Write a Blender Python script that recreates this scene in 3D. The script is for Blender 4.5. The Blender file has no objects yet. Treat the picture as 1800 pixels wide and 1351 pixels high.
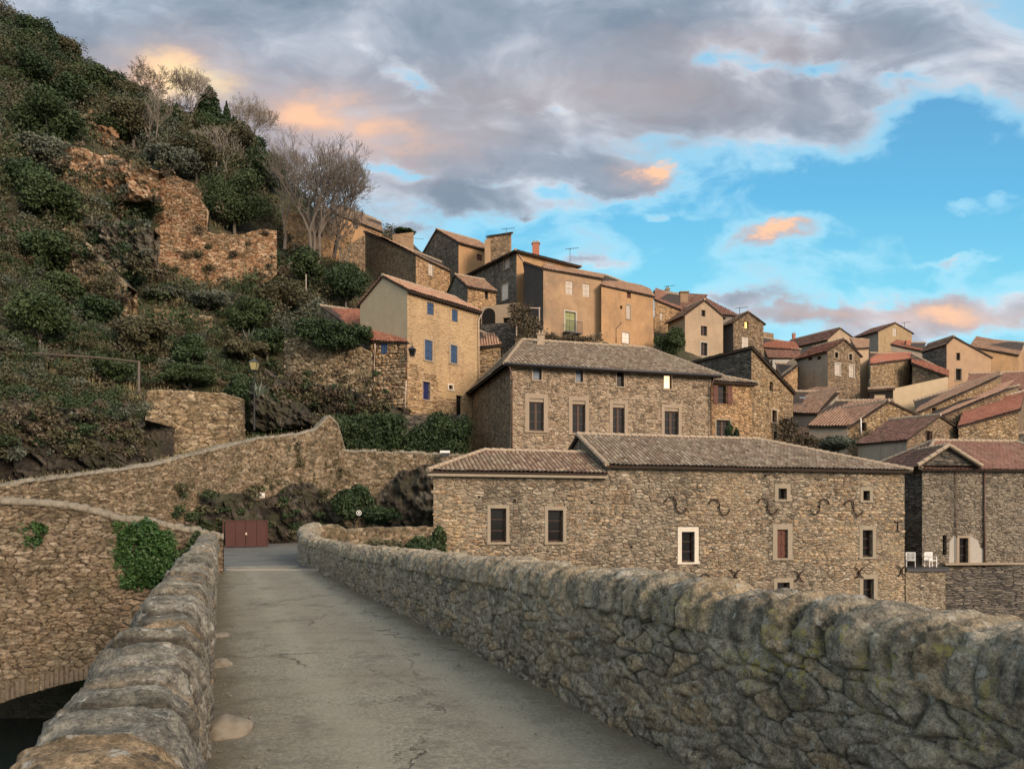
import bpy, bmesh, math, random
import numpy as np
from mathutils import Vector, noise as mnoise
rad = math.radians
scene = bpy.context.scene
COL = scene.collection

# ------------------------------------------------------------------ camera
F, HZ, EYE = 1320.0, 912.0, 1.55          # focal length and horizon line, in photo pixels
cam_d = bpy.data.cameras.new('camera'); cam = bpy.data.objects.new('camera', cam_d); COL.objects.link(cam)
cam.location = (0, 0, EYE); cam.rotation_euler = (rad(90), 0, 0)
cam_d.sensor_width = 36; cam_d.lens = F/1800*36; cam_d.shift_y = (HZ-675.5)/1800
cam_d.clip_start = 0.1; cam_d.clip_end = 3000
scene.camera = cam

# ------------------------------------------------------------------ light
SUN_EL, SUN_AZ = rad(22), rad(138)         # azimuth clockwise from +Y (low in the west, right and behind the camera)
sun_d = bpy.data.lights.new('sun', 'SUN'); sun = bpy.data.objects.new('sun', sun_d); COL.objects.link(sun)
sun_d.energy = 2.1; sun_d.angle = rad(20); sun_d.color = (1.0, 0.73, 0.52)
sdir = Vector((math.sin(SUN_AZ)*math.cos(SUN_EL), math.cos(SUN_AZ)*math.cos(SUN_EL), math.sin(SUN_EL)))
sun.rotation_euler = (-sdir).to_track_quat('-Z', 'Y').to_euler()
vs = scene.view_settings
vs.view_transform = 'Standard'; vs.look = 'None'; vs.gamma = 1; vs.exposure = 0.80

class NT:
    """small node-tree helper"""
    def __init__(s, tree): s.t = tree; s.n = tree.nodes; s.l = tree.links
    def new(s, typ, **kw):
        nd = s.n.new(typ)
        for k, v in kw.items(): setattr(nd, k, v)
        return nd
    def set(s, sock, v):
        if isinstance(v, bpy.types.NodeSocket): s.l.new(v, sock)
        elif v is not None: sock.default_value = v
    def m(s, op, a, b=None, c=None, clamp=False):
        nd = s.new('ShaderNodeMath', operation=op, use_clamp=clamp)
        for i, v in enumerate((a, b, c)):
            if v is not None: s.set(nd.inputs[i], v)
        return nd.outputs[0]
    def vm(s, op, a, b=None, out=0):
        nd = s.new('ShaderNodeVectorMath', operation=op)
        s.set(nd.inputs[0], a)
        if b is not None: s.set(nd.inputs[1], b)
        return nd.outputs[out]
    def mix(s, f, a, b, mode='MIX'):
        nd = s.new('ShaderNodeMix', data_type='RGBA', blend_type=mode)
        s.set(nd.inputs[0], f)
        for i, v in ((6, a), (7, b)):
            if isinstance(v, tuple) and len(v) == 3: v = (*v, 1)
            s.set(nd.inputs[i], v)
        return nd.outputs[2]
    def noise(s, vec, scale, detail=3, rough=0.55, out=0, dist=0):
        nd = s.new('ShaderNodeTexNoise'); s.set(nd.inputs['Vector'], vec)
        nd.inputs['Scale'].default_value = scale; nd.inputs['Detail'].default_value = detail
        nd.inputs['Roughness'].default_value = rough; nd.inputs['Distortion'].default_value = dist
        return nd.outputs[out]
    def ramp(s, f, stops, interp='LINEAR'):
        nd = s.new('ShaderNodeValToRGB'); s.set(nd.inputs[0], f); cr = nd.color_ramp; cr.interpolation = interp
        while len(cr.elements) < len(stops): cr.elements.new(0.5)
        for e, (p, c) in zip(cr.elements, stops):
            e.position = p; e.color = (*c, 1) if len(c) == 3 else c
        return nd.outputs[0]
    def step(s, x, lo, hi):
        nd = s.new('ShaderNodeMapRange', interpolation_type='SMOOTHSTEP'); s.set(nd.inputs[0], x)
        nd.inputs[1].default_value = lo; nd.inputs[2].default_value = hi
        return nd.outputs[0]

# ------------------------------------------------------------------ sky
world = bpy.data.worlds.new('World'); scene.world = world; world.use_nodes = True
w = NT(world.node_tree)
for nd in list(w.n): w.n.remove(nd)
sky = w.new('ShaderNodeTexSky', sky_type='NISHITA', sun_disc=False)
sky.sun_elevation = SUN_EL; sky.sun_rotation = SUN_AZ; sky.air_density = 1.0; sky.dust_density = 0.6; sky.ozone_density = 1.5
tc = w.new('ShaderNodeTexCoord').outputs['Generated']
sx = w.new('ShaderNodeSeparateXYZ'); w.set(sx.inputs[0], tc)
dx, dy, dz = sx.outputs
yy = w.m('MAXIMUM', w.m('ABSOLUTE', dy), 0.30)
az = w.m('DIVIDE', dx, yy); el = w.m('DIVIDE', dz, yy)
cmb = w.new('ShaderNodeCombineXYZ'); w.set(cmb.inputs[0], az); w.set(cmb.inputs[1], el)
P2 = cmb.outputs[0]
def PT(px, py): return ((px-900)/F, (HZ-py)/F)
def blob(px, py, rx, ry, tilt=0, soft=1.0, wob=None):
    cx, cy = PT(px, py); rx /= F; ry /= F
    a = w.m('SUBTRACT', az, cx); b = w.m('SUBTRACT', el, cy)
    ct, st = math.cos(rad(tilt)), math.sin(rad(tilt))
    p = w.m('ADD', w.m('MULTIPLY', a, ct/rx), w.m('MULTIPLY', b, st/rx))
    q = w.m('ADD', w.m('MULTIPLY', a, -st/ry), w.m('MULTIPLY', b, ct/ry))
    r2 = w.m('ADD', w.m('MULTIPLY', p, p), w.m('MULTIPLY', q, q))
    return w.m('POWER', 2.718, w.m('MULTIPLY', r2, -soft))
jit_ = w.new('ShaderNodeSeparateXYZ'); w.set(jit_.inputs[0], w.vm('SUBTRACT', w.noise(w.vm('MULTIPLY', P2, (1.0, 1.8, 1.0)), 9.0, 6, 0.62, out=1), (0.5, 0.5, 0.5)))
az0, el0 = az, el
az = w.m('ADD', az, w.m('MULTIPLY', jit_.outputs[0], 0.17)); el = w.m('ADD', el, w.m('MULTIPLY', jit_.outputs[1], 0.085))
stretch = w.vm('MULTIPLY', P2, (1.0, 1.75, 1.0))
warp = w.noise(stretch, 3.0, 3, out=1)
wv = w.vm('ADD', stretch, w.vm('MULTIPLY', w.vm('SUBTRACT', warp, (0.5, 0.5, 0.5)), (0.30, 0.30, 0.30)))
n_big = w.noise(wv, 4.4, 5, 0.55)
n_fine = w.noise(w.vm('ADD', wv, (7.3, 2.1, 0)), 11.0, 6, 0.55)
n_shade = w.noise(w.vm('ADD', wv, (3.3, 9.1, 0)), 7.0, 5, 0.52)
def acc(items):
    t = None
    for wgt, bl in items:
        v = w.m('MULTIPLY', bl, wgt); t = v if t is None else w.m('ADD', t, v)
    return t
# where the cloud sheet is thick (+) and where it opens (-)
bias = acc([(0.80, blob(380, 130, 640, 250)), (0.54, blob(1180, 70, 620, 120, -3)), (0.44, blob(1330, 190, 240, 62, -8)), (0.30, blob(1000, 190, 200, 90)),
            (0.30, blob(1640, 60, 300, 90)), (0.45, blob(800, 260, 240, 80, -15)), (0.34, blob(820, 345, 180, 30, -10)),
            (0.50, blob(1520, 545, 330, 24, 3)), (0.48, blob(1690, 575, 240, 30, 6)), (0.66, blob(1120, 312, 75, 36, 0)), (0.34, blob(1050, 335, 60, 18)),
            (0.60, blob(1355, 412, 82, 22, 8)), (0.42, blob(960, 300, 80, 22)), (0.34, blob(1700, 362, 70, 14, 3)), (0.42, blob(1700, 458, 52, 11, 14)),
            (0.42, blob(1060, 475, 65, 12, 6)), (0.34, blob(1160, 381, 32, 8, 0)), (0.34, blob(941, 392, 14, 8)), (0.30, blob(1300, 522, 60, 9)), (0.30, blob(700, 410, 60, 8)),
            (-0.34, blob(1480, 340, 330, 80)), (-0.20, blob(1000, 420, 260, 60)), (-0.35, blob(980, 345, 60, 14)), (-0.3, blob(880, 320, 40, 10)), (-0.62, blob(735, 140, 75, 30, -30)), (-0.45, blob(700, 300, 80, 20)), (-0.35, blob(640, 90, 60, 20)), (-0.45, blob(1290, 110, 80, 20)), (-0.5, blob(1440, 122, 80, 18)), (-0.3, blob(960, 200, 50, 14)), (-0.4, blob(1600, 130, 70, 20)),
            (-0.30, blob(860, 175, 60, 16)), (-0.38, blob(1655, 215, 110, 50)), (-0.25, blob(850, 285, 60, 14))])
dens = w.m('ADD', w.m('ADD', w.m('MULTIPLY', n_big, 1.55), w.m('MULTIPLY', n_fine, 0.80)), w.m('SUBTRACT', bias, 0.62))
mask = w.step(dens, 0.64, 0.98)
thick = w.step(dens, 0.72, 1.25)
warm = acc([(0.95, blob(285, 130, 120, 55)), (0.62, blob(570, 200, 130, 50, -20)), (0.40, blob(720, 250, 150, 40)), (1.5, blob(1140, 298, 55, 24)), (1.25, blob(1370, 405, 56, 16)),
            (0.60, blob(1560, 545, 260, 26)), (0.65, blob(1700, 570, 160, 26)), (0.42, blob(1050, 170, 330, 60)), (0.55, blob(1720, 170, 60, 22)), (0.35, blob(1330, 80, 200, 40)), (0.40, blob(450, 250, 300, 100))])
warm = w.m('MULTIPLY', warm, w.m('ADD', 0.15, w.m('MULTIPLY', n_shade, 1.5)), clamp=True)
shade = w.m('ADD', w.m('MULTIPLY', w.m('SUBTRACT', n_shade, 0.5), 1.8), w.m('ADD', 0.25, w.m('MULTIPLY', thick, 0.32)))
ccol = w.ramp(shade, [(0.0, (0.74, 0.74, 0.77)), (0.28, (0.48, 0.51, 0.58)), (0.55, (0.30, 0.345, 0.42)), (0.85, (0.19, 0.245, 0.32))])
ccol = w.mix(w.m('MULTIPLY', w.m('SUBTRACT', 1.0, thick), 0.25), ccol, (0.60, 0.74, 0.88))
ccol = w.mix(warm, ccol, w.mix(w.step(warm, 0.40, 1.0), (0.58, 0.42, 0.38), (0.95, 0.55, 0.34)))
glow = acc([(1.0, blob(310, 135, 70, 26, -18))])
ccol = w.mix(w.m('MULTIPLY', glow, 0.8, clamp=True), ccol, (1.0, 0.78, 0.42))
SKY_K = 0.12
nish = w.vm('MULTIPLY', sky.outputs[0], (SKY_K*0.66, SKY_K*1.10, SKY_K*1.18))
grad = w.ramp(el0, [(0.12, (0.42, 0.72, 0.84)), (0.31, (0.23, 0.69, 0.87)), (0.43, (0.14, 0.51, 0.80)), (0.60, (0.12, 0.36, 0.64))])
clear = w.mix(0.75, nish, grad)
clear = w.mix(w.m('MULTIPLY', w.step(dens, 0.42, 0.68), 0.45), clear, (0.50, 0.80, 0.92))
full = w.mix(w.m('MULTIPLY', mask, 0.95), clear, ccol)
full = w.vm('MULTIPLY', full, (0.66, 0.66, 0.66))
# the sunset half of the sky, behind the camera: broad glow added to light the foreground softly
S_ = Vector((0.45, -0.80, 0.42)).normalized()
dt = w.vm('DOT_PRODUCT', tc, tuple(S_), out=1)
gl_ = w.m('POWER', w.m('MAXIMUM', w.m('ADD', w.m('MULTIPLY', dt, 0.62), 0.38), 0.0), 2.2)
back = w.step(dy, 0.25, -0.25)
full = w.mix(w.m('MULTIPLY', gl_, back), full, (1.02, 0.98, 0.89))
top_ = w.m('MULTIPLY', w.step(dz, 0.62, 0.95), 0.8)
full = w.mix(top_, full, (0.50, 0.47, 0.43))
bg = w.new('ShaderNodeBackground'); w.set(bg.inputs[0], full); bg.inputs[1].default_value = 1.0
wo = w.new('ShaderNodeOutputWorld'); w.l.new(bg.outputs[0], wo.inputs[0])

# ------------------------------------------------------------------ helpers
def at(px, py, Y): return Vector(((px-900)/F*Y, Y, EYE+(HZ-py)/F*Y))
def xat(px, Y): return (px-900)/F*Y
def zat(py, Y): return EYE+(HZ-py)/F*Y

def tag(o, label=None, cat=None, group=None, kind=None):
    if label: o['label'] = label
    if cat: o['category'] = cat
    if group: o['group'] = group
    if kind: o['kind'] = kind
    return o
def empty(name, loc, label, cat, group=None, rz=0):
    o = bpy.data.objects.new(name, None); COL.objects.link(o); o.location = loc; o.rotation_euler = (0, 0, rz)
    o.empty_display_size = 0.2
    return tag(o, label, cat, group)
def origin(parent):
    p = Vector((0, 0, 0)); q = parent
    while q is not None: p = p + q.location; q = q.parent
    return p
def mesh_np(name, V, Fc, mat, parent=None, attrs=None, uv=None, smooth=False, local=False):
    """V (n,3) in world coordinates, Fc (m,k) equal-sided faces"""
    V = np.asarray(V, dtype=np.float32); Fc = np.asarray(Fc, dtype=np.int32)
    if parent is not None and not local:
        V = V - np.array(origin(parent), dtype=np.float32)
    me = bpy.data.meshes.new(name); k = Fc.shape[1]
    me.vertices.add(len(V)); me.vertices.foreach_set('co', V.ravel())
    me.loops.add(Fc.size); me.loops.foreach_set('vertex_index', Fc.ravel())
    me.polygons.add(len(Fc)); me.polygons.foreach_set('loop_start', np.arange(0, Fc.size, k, dtype=np.int32))
    me.polygons.foreach_set('loop_total', np.full(len(Fc), k, dtype=np.int32))
    me.update(calc_edges=True)
    if smooth: me.polygons.foreach_set('use_smooth', np.ones(len(Fc), dtype=bool))
    for an, (dom, arr) in (attrs or {}).items():
        arr = np.asarray(arr, dtype=np.float32)
        if arr.ndim == 1:
            a = me.attributes.new(an, 'FLOAT', dom); a.data.foreach_set('value', arr)
        else:
            a = me.attributes.new(an, 'FLOAT_VECTOR', dom); a.data.foreach_set('vector', arr.ravel())
    if uv is not None:
        ul = me.uv_layers.new(name='UVMap'); ul.data.foreach_set('uv', np.asarray(uv, dtype=np.float32)[Fc.ravel()].ravel())
    me.materials.append(mat)
    o = bpy.data.objects.new(name, me); COL.objects.link(o); o.parent = parent
    return o
class MB:
    """collects polygons into one mesh"""
    def __init__(s): s.v = []; s.f = []
    def poly(s, pts):
        i = len(s.v); s.v += [tuple(p) for p in pts]; s.f.append(tuple(range(i, i+len(pts))))
    def hexa(s, p):      # 8 points: bottom ring 0-3, top ring 4-7
        i = len(s.v); s.v += [tuple(q) for q in p]
        for f in ((3,2,1,0),(4,5,6,7),(0,1,5,4),(1,2,6,5),(2,3,7,6),(3,0,4,7)): s.f.append(tuple(i+k for k in f))
    def box(s, x0, x1, y0, y1, z0, z1):
        s.hexa([(x0,y0,z0),(x1,y0,z0),(x1,y1,z0),(x0,y1,z0),(x0,y0,z1),(x1,y0,z1),(x1,y1,z1),(x0,y1,z1)])
    def slab(s, pts, th):
        """polygon (counter-clockwise from outside) thickened inwards by th"""
        P = [Vector(p) for p in pts]; n = (P[1]-P[0]).cross(P[2]-P[0]).normalized(); Q = [p-n*th for p in P]
        s.poly(P); s.poly(Q[::-1])
        for k in range(len(P)):
            j = (k+1) % len(P); s.poly([P[k], Q[k], Q[j], P[j]])
    def tube(s, pts, r, n=6, caps=True):
        P = [Vector(p) for p in pts]; R = r if hasattr(r, '__len__') else [r]*len(P); rings = []
        up = Vector((0, 0, 1))
        for k, p in enumerate(P):
            d = (P[min(k+1, len(P)-1)]-P[max(k-1, 0)]).normalized()
            a = d.cross(up)
            if a.length < 0.05: a = d.cross(Vector((1, 0, 0)))
            a.normalize(); b = a.cross(d)
            i = len(s.v); rings.append(i)
            for j in range(n):
                t = 2*math.pi*j/n; s.v.append(tuple(p+(a*math.cos(t)+b*math.sin(t))*R[k]))
        for k in range(len(rings)-1):
            for j in range(n):
                jj = (j+1) % n; s.f.append((rings[k]+j, rings[k]+jj, rings[k+1]+jj, rings[k+1]+j))
        if caps:
            s.f.append(tuple(rings[0]+j for j in range(n))[::-1]); s.f.append(tuple(rings[-1]+j for j in range(n)))
    def build(s, name, mat, parent=None, smooth=False, label=None, merge=False):
        me = bpy.data.meshes.new(name); o0 = origin(parent) if parent is not None else Vector((0, 0, 0))
        me.from_pydata([(a-o0.x, b-o0.y, c-o0.z) for a, b, c in s.v], [], s.f)
        me.materials.append(mat); me.update()
        if smooth:
            for p in me.polygons: p.use_smooth = True
        o = bpy.data.objects.new(name, me); COL.objects.link(o); o.parent = parent
        if label: o['label'] = label
        return o

# numpy value noise
def _hash(i, j, seed):
    h = (i.astype(np.int64)*374761393 + j.astype(np.int64)*668265263 + seed*1442695041) & 0xFFFFFFFF
    h = ((h ^ (h >> 13))*1274126177) & 0xFFFFFFFF
    return ((h ^ (h >> 16)) & 0xFFFFFF)/float(0xFFFFFF)
def vnoise(x, y, seed=0):
    xi = np.floor(x); yi = np.floor(y); fx = x-xi; fy = y-yi
    fx = fx*fx*(3-2*fx); fy = fy*fy*(3-2*fy)
    a = _hash(xi, yi, seed); b = _hash(xi+1, yi, seed); c = _hash(xi, yi+1, seed); d = _hash(xi+1, yi+1, seed)
    return (a*(1-fx)+b*fx)*(1-fy)+(c*(1-fx)+d*fx)*fy
def fbm(x, y, seed=0, oct=4, gain=0.5):
    t = 0; amp = 1; tot = 0
    for k in range(oct):
        t = t+amp*vnoise(x*2**k, y*2**k, seed+k*17); tot += amp; amp *= gain
    return t/tot
def voro(x, y, seed=0, jit=0.85):
    """returns edge distance (F2-F1) and the random value of the nearest cell"""
    xi = np.floor(x); yi = np.floor(y)
    f1 = np.full(x.shape, 9.0); f2 = np.full(x.shape, 9.0); rid = np.zeros(x.shape)
    for di in (-1, 0, 1):
        for dj in (-1, 0, 1):
            ci = xi+di; cj = yi+dj
            px = ci+0.5+(_hash(ci, cj, seed)-0.5)*jit; py = cj+0.5+(_hash(ci, cj, seed+5)-0.5)*jit
            d = np.hypot(px-x, py-y); r = _hash(ci, cj, seed+9)
            n1 = d < f1
            f2 = np.where(n1, f1, np.minimum(f2, d)); rid = np.where(n1, r, rid); f1 = np.where(n1, d, f1)
    return f2-f1, rid
# ------------------------------------------------------------------ materials
def mat(name):
    m = bpy.data.materials.new(name); m.use_nodes = True
    t = NT(m.node_tree)
    for nd in list(t.n): t.n.remove(nd)
    b = t.new('ShaderNodeBsdfPrincipled'); o = t.new('ShaderNodeOutputMaterial'); t.l.new(b.outputs[0], o.inputs[0])
    b.inputs['Specular IOR Level'].default_value = 0.25
    return m, t, b
def bump(t, b, h, strength, dist):
    bn = t.new('ShaderNodeBump'); t.set(bn.inputs['Height'], h); bn.inputs['Strength'].default_value = strength; bn.inputs['Distance'].default_value = dist
    t.l.new(bn.outputs[0], b.inputs['Normal'])
def simple(name, col, rough=0.7, var=0.15, scale=6, metal=0, bmp=0.0):
    m, t, b = mat(name); g = t.new('ShaderNodeNewGeometry').outputs['Position']
    n = t.noise(g, scale, 4)
    c = t.mix(n, tuple(x*(1-var) for x in col), tuple(min(1, x*(1+var)) for x in col))
    t.set(b.inputs['Base Color'], c); b.inputs['Roughness'].default_value = rough; b.inputs['Metallic'].default_value = metal
    if bmp: bump(t, b, n, 0.6, bmp)
    return m
def stone(name, ramp, mortar, sx=3.2, sz=7.0, mw=0.10, mortar_amt=1.0, stain=(0.10, 0.09, 0.075), stain_amt=0.45, patch=None, patch_amt=0.5, bm=0.085, seed=0.0, pits=0.95):
    """rubble masonry: cells stretched sideways, each with its own tone, mortar or open joints between"""
    m, t, b = mat(name); g = t.new('ShaderNodeNewGeometry').outputs['Position']
    g = t.vm('ADD', g, (seed, seed*1.7, seed*0.3))
    wob = t.vm('MULTIPLY', t.vm('SUBTRACT', t.noise(g, 2.6, 3, out=1), (0.5, 0.5, 0.5)), (0.34, 0.34, 0.20))
    p = t.vm('MULTIPLY', t.vm('ADD', g, wob), (sx, sx, sz))
    v1 = t.new('ShaderNodeTexVoronoi', feature='F1'); t.set(v1.inputs['Vector'], p); v1.inputs['Scale'].default_value = 1.0; v1.inputs['Randomness'].default_value = 0.9
    v2 = t.new('ShaderNodeTexVoronoi', feature='DISTANCE_TO_EDGE'); t.set(v2.inputs['Vector'], p); v2.inputs['Scale'].default_value = 1.0; v2.inputs['Randomness'].default_value = 0.9
    sep = t.new('ShaderNodeSeparateColor'); t.set(sep.inputs[0], v1.outputs['Color'])
    col = t.ramp(sep.outputs[0], [(i/(len(ramp)-1), c) for i, c in enumerate(ramp)])
    fine = t.noise(g, 19, 5, 0.65)
    col = t.mix(t.m('MULTIPLY', t.step(fine, 0.36, 0.68), 0.85), t.vm('MULTIPLY', col, (1.22, 1.20, 1.16)), t.vm('MULTIPLY', col, (0.40, 0.40, 0.42)))
    big = t.noise(g, 0.33, 4, 0.6); mid = t.noise(g, 1.3, 4, 0.6)
    # mortar: broader in some areas than in others
    mwid = t.m('MULTIPLY', t.step(mid, 0.30, 0.72), mw*1.7)
    edge = t.m('SUBTRACT', v2.outputs['Distance'], mwid)
    mm = t.m('SUBTRACT', 1.0, t.step(edge, 0.0, mw))
    col = t.mix(t.m('MULTIPLY', mm, mortar_amt), col, mortar)
    # dark pits where stones stand out
    pit = t.m('MULTIPLY', t.step(sep.outputs[1], 0.86, 0.93), t.step(v2.outputs['Distance'], 0.0, 0.25))
    pit2 = t.m('MULTIPLY', t.m('SUBTRACT', 1.0, t.step(v2.outputs['Distance'], 0.02, 0.10)), t.step(t.noise(g, 3.1, 3), 0.43, 0.56))
    col = t.mix(t.m('MULTIPLY', t.m('MAXIMUM', t.m('MULTIPLY', pit, 0.8), pit2), pits), col, tuple(x*0.22 for x in mortar))
    col = t.mix(t.m('MULTIPLY', t.step(big, 0.45, 0.75), stain_amt), col, stain)
    col = t.mix(t.m('MULTIPLY', t.step(t.noise(t.vm('MULTIPLY', g, (1.0, 1.0, 0.13)), 1.1, 5, 0.6), 0.50, 0.66), 0.42), col, t.vm('MULTIPLY', col, (0.52, 0.53, 0.55)))
    if patch: col = t.mix(t.m('MULTIPLY', t.step(t.noise(t.vm('ADD', g, (9, 4, 2)), 0.22, 3), 0.50, 0.62), patch_amt), col, patch)
    t.set(b.inputs['Base Color'], col); b.inputs['Roughness'].default_value = 0.95
    h = t.m('ADD', t.m('MULTIPLY', t.step(v2.outputs['Distance'], 0.0, 0.22), t.m('ADD', 0.5, sep.outputs[2])), t.m('MULTIPLY', fine, 0.5))
    bump(t, b, h, 0.9, bm)
    return m
def plaster(name, col, dark, amt=0.5, seed=0, streak=True, bm=0.015):
    m, t, b = mat(name); g = t.new('ShaderNodeNewGeometry').outputs['Position']; g = t.vm('ADD', g, (seed, seed, seed))
    n1 = t.noise(g, 0.35, 5, 0.6); n2 = t.noise(t.vm('MULTIPLY', g, (2.6, 2.6, 0.28)), 0.8, 5, 0.65); n3 = t.noise(g, 7, 5, 0.7)
    c = t.mix(t.m('MULTIPLY', n3, 0.7), col, tuple(x*0.55 for x in col))
    c = t.mix(t.m('MULTIPLY', t.step(t.noise(g, 1.1, 6, 0.7), 0.46, 0.60), amt*0.7), c, tuple(x*0.62 for x in col))
    c = t.mix(t.m('MULTIPLY', t.step(n1, 0.42, 0.72), amt), c, dark)
    if streak: c = t.mix(t.m('MULTIPLY', t.step(n2, 0.50, 0.78), amt), c, tuple(x*0.8 for x in dark))
    c = t.mix(t.m('MULTIPLY', t.step(t.noise(g, 2.3, 4), 0.60, 0.74), 0.35), c, tuple(min(1, x*1.35) for x in col))
    t.set(b.inputs['Base Color'], c); b.inputs['Roughness'].default_value = 0.93
    bump(t, b, n3, 0.5, bm)
    return m
def tiles(name, ramp, moss=(0.10, 0.10, 0.07), moss_amt=0.4, seed=0, canal=True):
    m, t, b = mat(name)
    uv = t.new('ShaderNodeUVMap', uv_map='UVMap').outputs[0]
    fl = t.vm('FLOOR', uv); wn = t.new('ShaderNodeTexWhiteNoise', noise_dimensions='3D'); t.set(wn.inputs[0], t.vm('ADD', fl, (seed, seed, 0)))
    c = t.ramp(wn.outputs[0], [(i/(len(ramp)-1), k) for i, k in enumerate(ramp)])
    g = t.new('ShaderNodeNewGeometry').outputs['Position']
    n = t.noise(g, 9, 5, 0.65)
    c = t.mix(t.m('MULTIPLY', n, 0.8), c, t.vm('MULTIPLY', c, (0.40, 0.40, 0.42)))
    c = t.mix(t.m('MULTIPLY', t.step(t.noise(g, 0.5, 4), 0.42, 0.66), moss_amt), c, moss)
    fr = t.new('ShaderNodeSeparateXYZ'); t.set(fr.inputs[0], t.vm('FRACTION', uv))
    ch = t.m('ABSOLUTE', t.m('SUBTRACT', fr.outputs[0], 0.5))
    if canal: c = t.mix(t.m('MULTIPLY', t.step(ch, 0.27, 0.42), 0.80), c, (0.055, 0.045, 0.035))   # channel shade painted dark into the tile colour, with dirt and moss
    c = t.mix(t.m('MULTIPLY', t.step(fr.outputs[1], 0.14, 0.0), 0.45), c, tuple(min(1, x*1.5) for x in ramp[-1]))   # pale broken lip of each tile
    t.set(b.inputs['Base Color'], c); b.inputs['Roughness'].default_value = 0.9
    bump(t, b, n, 0.5, 0.02)
    return m
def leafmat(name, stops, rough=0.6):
    m, t, b = mat(name); a = t.new('ShaderNodeAttribute', attribute_name='leaf_tone').outputs['Fac']
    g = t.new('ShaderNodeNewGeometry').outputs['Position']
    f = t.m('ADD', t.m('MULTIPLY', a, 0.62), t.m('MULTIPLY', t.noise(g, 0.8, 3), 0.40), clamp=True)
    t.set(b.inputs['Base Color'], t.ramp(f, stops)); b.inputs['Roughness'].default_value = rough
    return m

M = {}
warm_ramp = [(0.17, 0.115, 0.062), (0.40, 0.285, 0.165), (0.31, 0.235, 0.15), (0.50, 0.385, 0.25), (0.25, 0.16, 0.085), (0.44, 0.35, 0.235), (0.34, 0.22, 0.115)]
grey_ramp = [(0.10, 0.09, 0.08), (0.24, 0.21, 0.17), (0.17, 0.15, 0.13), (0.31, 0.27, 0.22), (0.14, 0.12, 0.10), (0.22, 0.20, 0.18)]
M['front'] = stone('rubble_front', [(0.12, 0.092, 0.068), (0.33, 0.27, 0.20), (0.22, 0.182, 0.138), (0.46, 0.40, 0.31), (0.19, 0.13, 0.085), (0.37, 0.31, 0.235)], (0.285, 0.24, 0.178), 3.0, 6.6, 0.10, 0.85, stain=(0.16, 0.135, 0.10), stain_amt=0.5, patch=(0.31, 0.25, 0.17), patch_amt=0.5)
M['upper'] = stone('rubble_upper', [(0.15, 0.105, 0.07), (0.40, 0.30, 0.20), (0.29, 0.215, 0.145), (0.48, 0.38, 0.275), (0.23, 0.155, 0.105), (0.43, 0.335, 0.235)], (0.41, 0.325, 0.235), 2.7, 7.0, 0.11, 0.95, stain_amt=0.12, seed=3)
M['orange'] = stone('rubble_orange', [(0.24, 0.13, 0.065), (0.50, 0.33, 0.18), (0.38, 0.235, 0.12), (0.56, 0.39, 0.235)], (0.44, 0.29, 0.165), 2.7, 6.0, 0.12, 0.9, stain_amt=0.2, seed=5)
M['warm'] = stone('rubble_warm', warm_ramp, (0.30, 0.21, 0.12), 2.4, 6.0, 0.08, 0.8, stain_amt=0.35, seed=7)
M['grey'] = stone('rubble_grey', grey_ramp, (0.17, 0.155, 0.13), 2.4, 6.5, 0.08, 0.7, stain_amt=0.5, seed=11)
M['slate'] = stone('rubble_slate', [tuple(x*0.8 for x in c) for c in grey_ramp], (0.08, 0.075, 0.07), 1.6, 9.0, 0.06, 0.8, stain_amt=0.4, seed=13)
M['brown'] = stone('rubble_brown', [(0.16, 0.11, 0.07), (0.34, 0.24, 0.15), (0.24, 0.18, 0.12), (0.40, 0.30, 0.20), (0.22, 0.14, 0.09)], (0.24, 0.18, 0.12), 2.6, 6.4, 0.09, 0.8, stain_amt=0.35, seed=17)
M['dry'] = stone('dry_stone', [(0.20, 0.12, 0.06), (0.52, 0.37, 0.22), (0.34, 0.20, 0.10), (0.60, 0.46, 0.30), (0.28, 0.17, 0.09)], (0.045, 0.032, 0.02), 2.3, 7.5, 0.05, 1.0, stain_amt=0.30, stain=(0.17, 0.10, 0.06), seed=19, bm=0.10)
M['drygrey'] = stone('dry_stone_grey', [(0.13, 0.10, 0.07), (0.36, 0.29, 0.20), (0.22, 0.17, 0.12), (0.42, 0.35, 0.26), (0.16, 0.12, 0.08)], (0.03, 0.025, 0.02), 2.6, 7.5, 0.05, 1.0, stain_amt=0.30, stain=(0.10, 0.09, 0.06), seed=23, bm=0.10)
M['ochre'] = plaster('ochre_render', (0.41, 0.275, 0.165), (0.18, 0.13, 0.095), 0.65, 1)
M['ochre2'] = plaster('deep_ochre_render', (0.46, 0.285, 0.15), (0.21, 0.135, 0.085), 0.6, 5)
M['ochre_st'] = plaster('ochre_pointed_render', (0.41, 0.30, 0.175), (0.22, 0.155, 0.095), 0.65, 9, bm=0.05)
M['greybrown'] = stone('rubble_greybrown', [(0.13, 0.105, 0.08), (0.29, 0.245, 0.19), (0.21, 0.175, 0.135), (0.34, 0.29, 0.23)], (0.25, 0.215, 0.165), 2.8, 6.6, 0.12, 0.9, stain_amt=0.5, patch=(0.22, 0.195, 0.16), patch_amt=0.6, seed=37)
M['ochre_pt'] = stone('ochre_pointed_rubble', [(0.20, 0.125, 0.07), (0.44, 0.32, 0.19), (0.34, 0.23, 0.13), (0.48, 0.36, 0.22)], (0.42, 0.30, 0.175), 2.4, 5.5, 0.30, 0.95, stain=(0.24, 0.17, 0.105), stain_amt=0.4, patch=(0.43, 0.305, 0.175), patch_amt=0.85, seed=29, bm=0.03, pits=0.30)
M['beige'] = plaster('beige_render', (0.50, 0.40, 0.27), (0.38, 0.31, 0.22), 0.35, 13)
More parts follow.
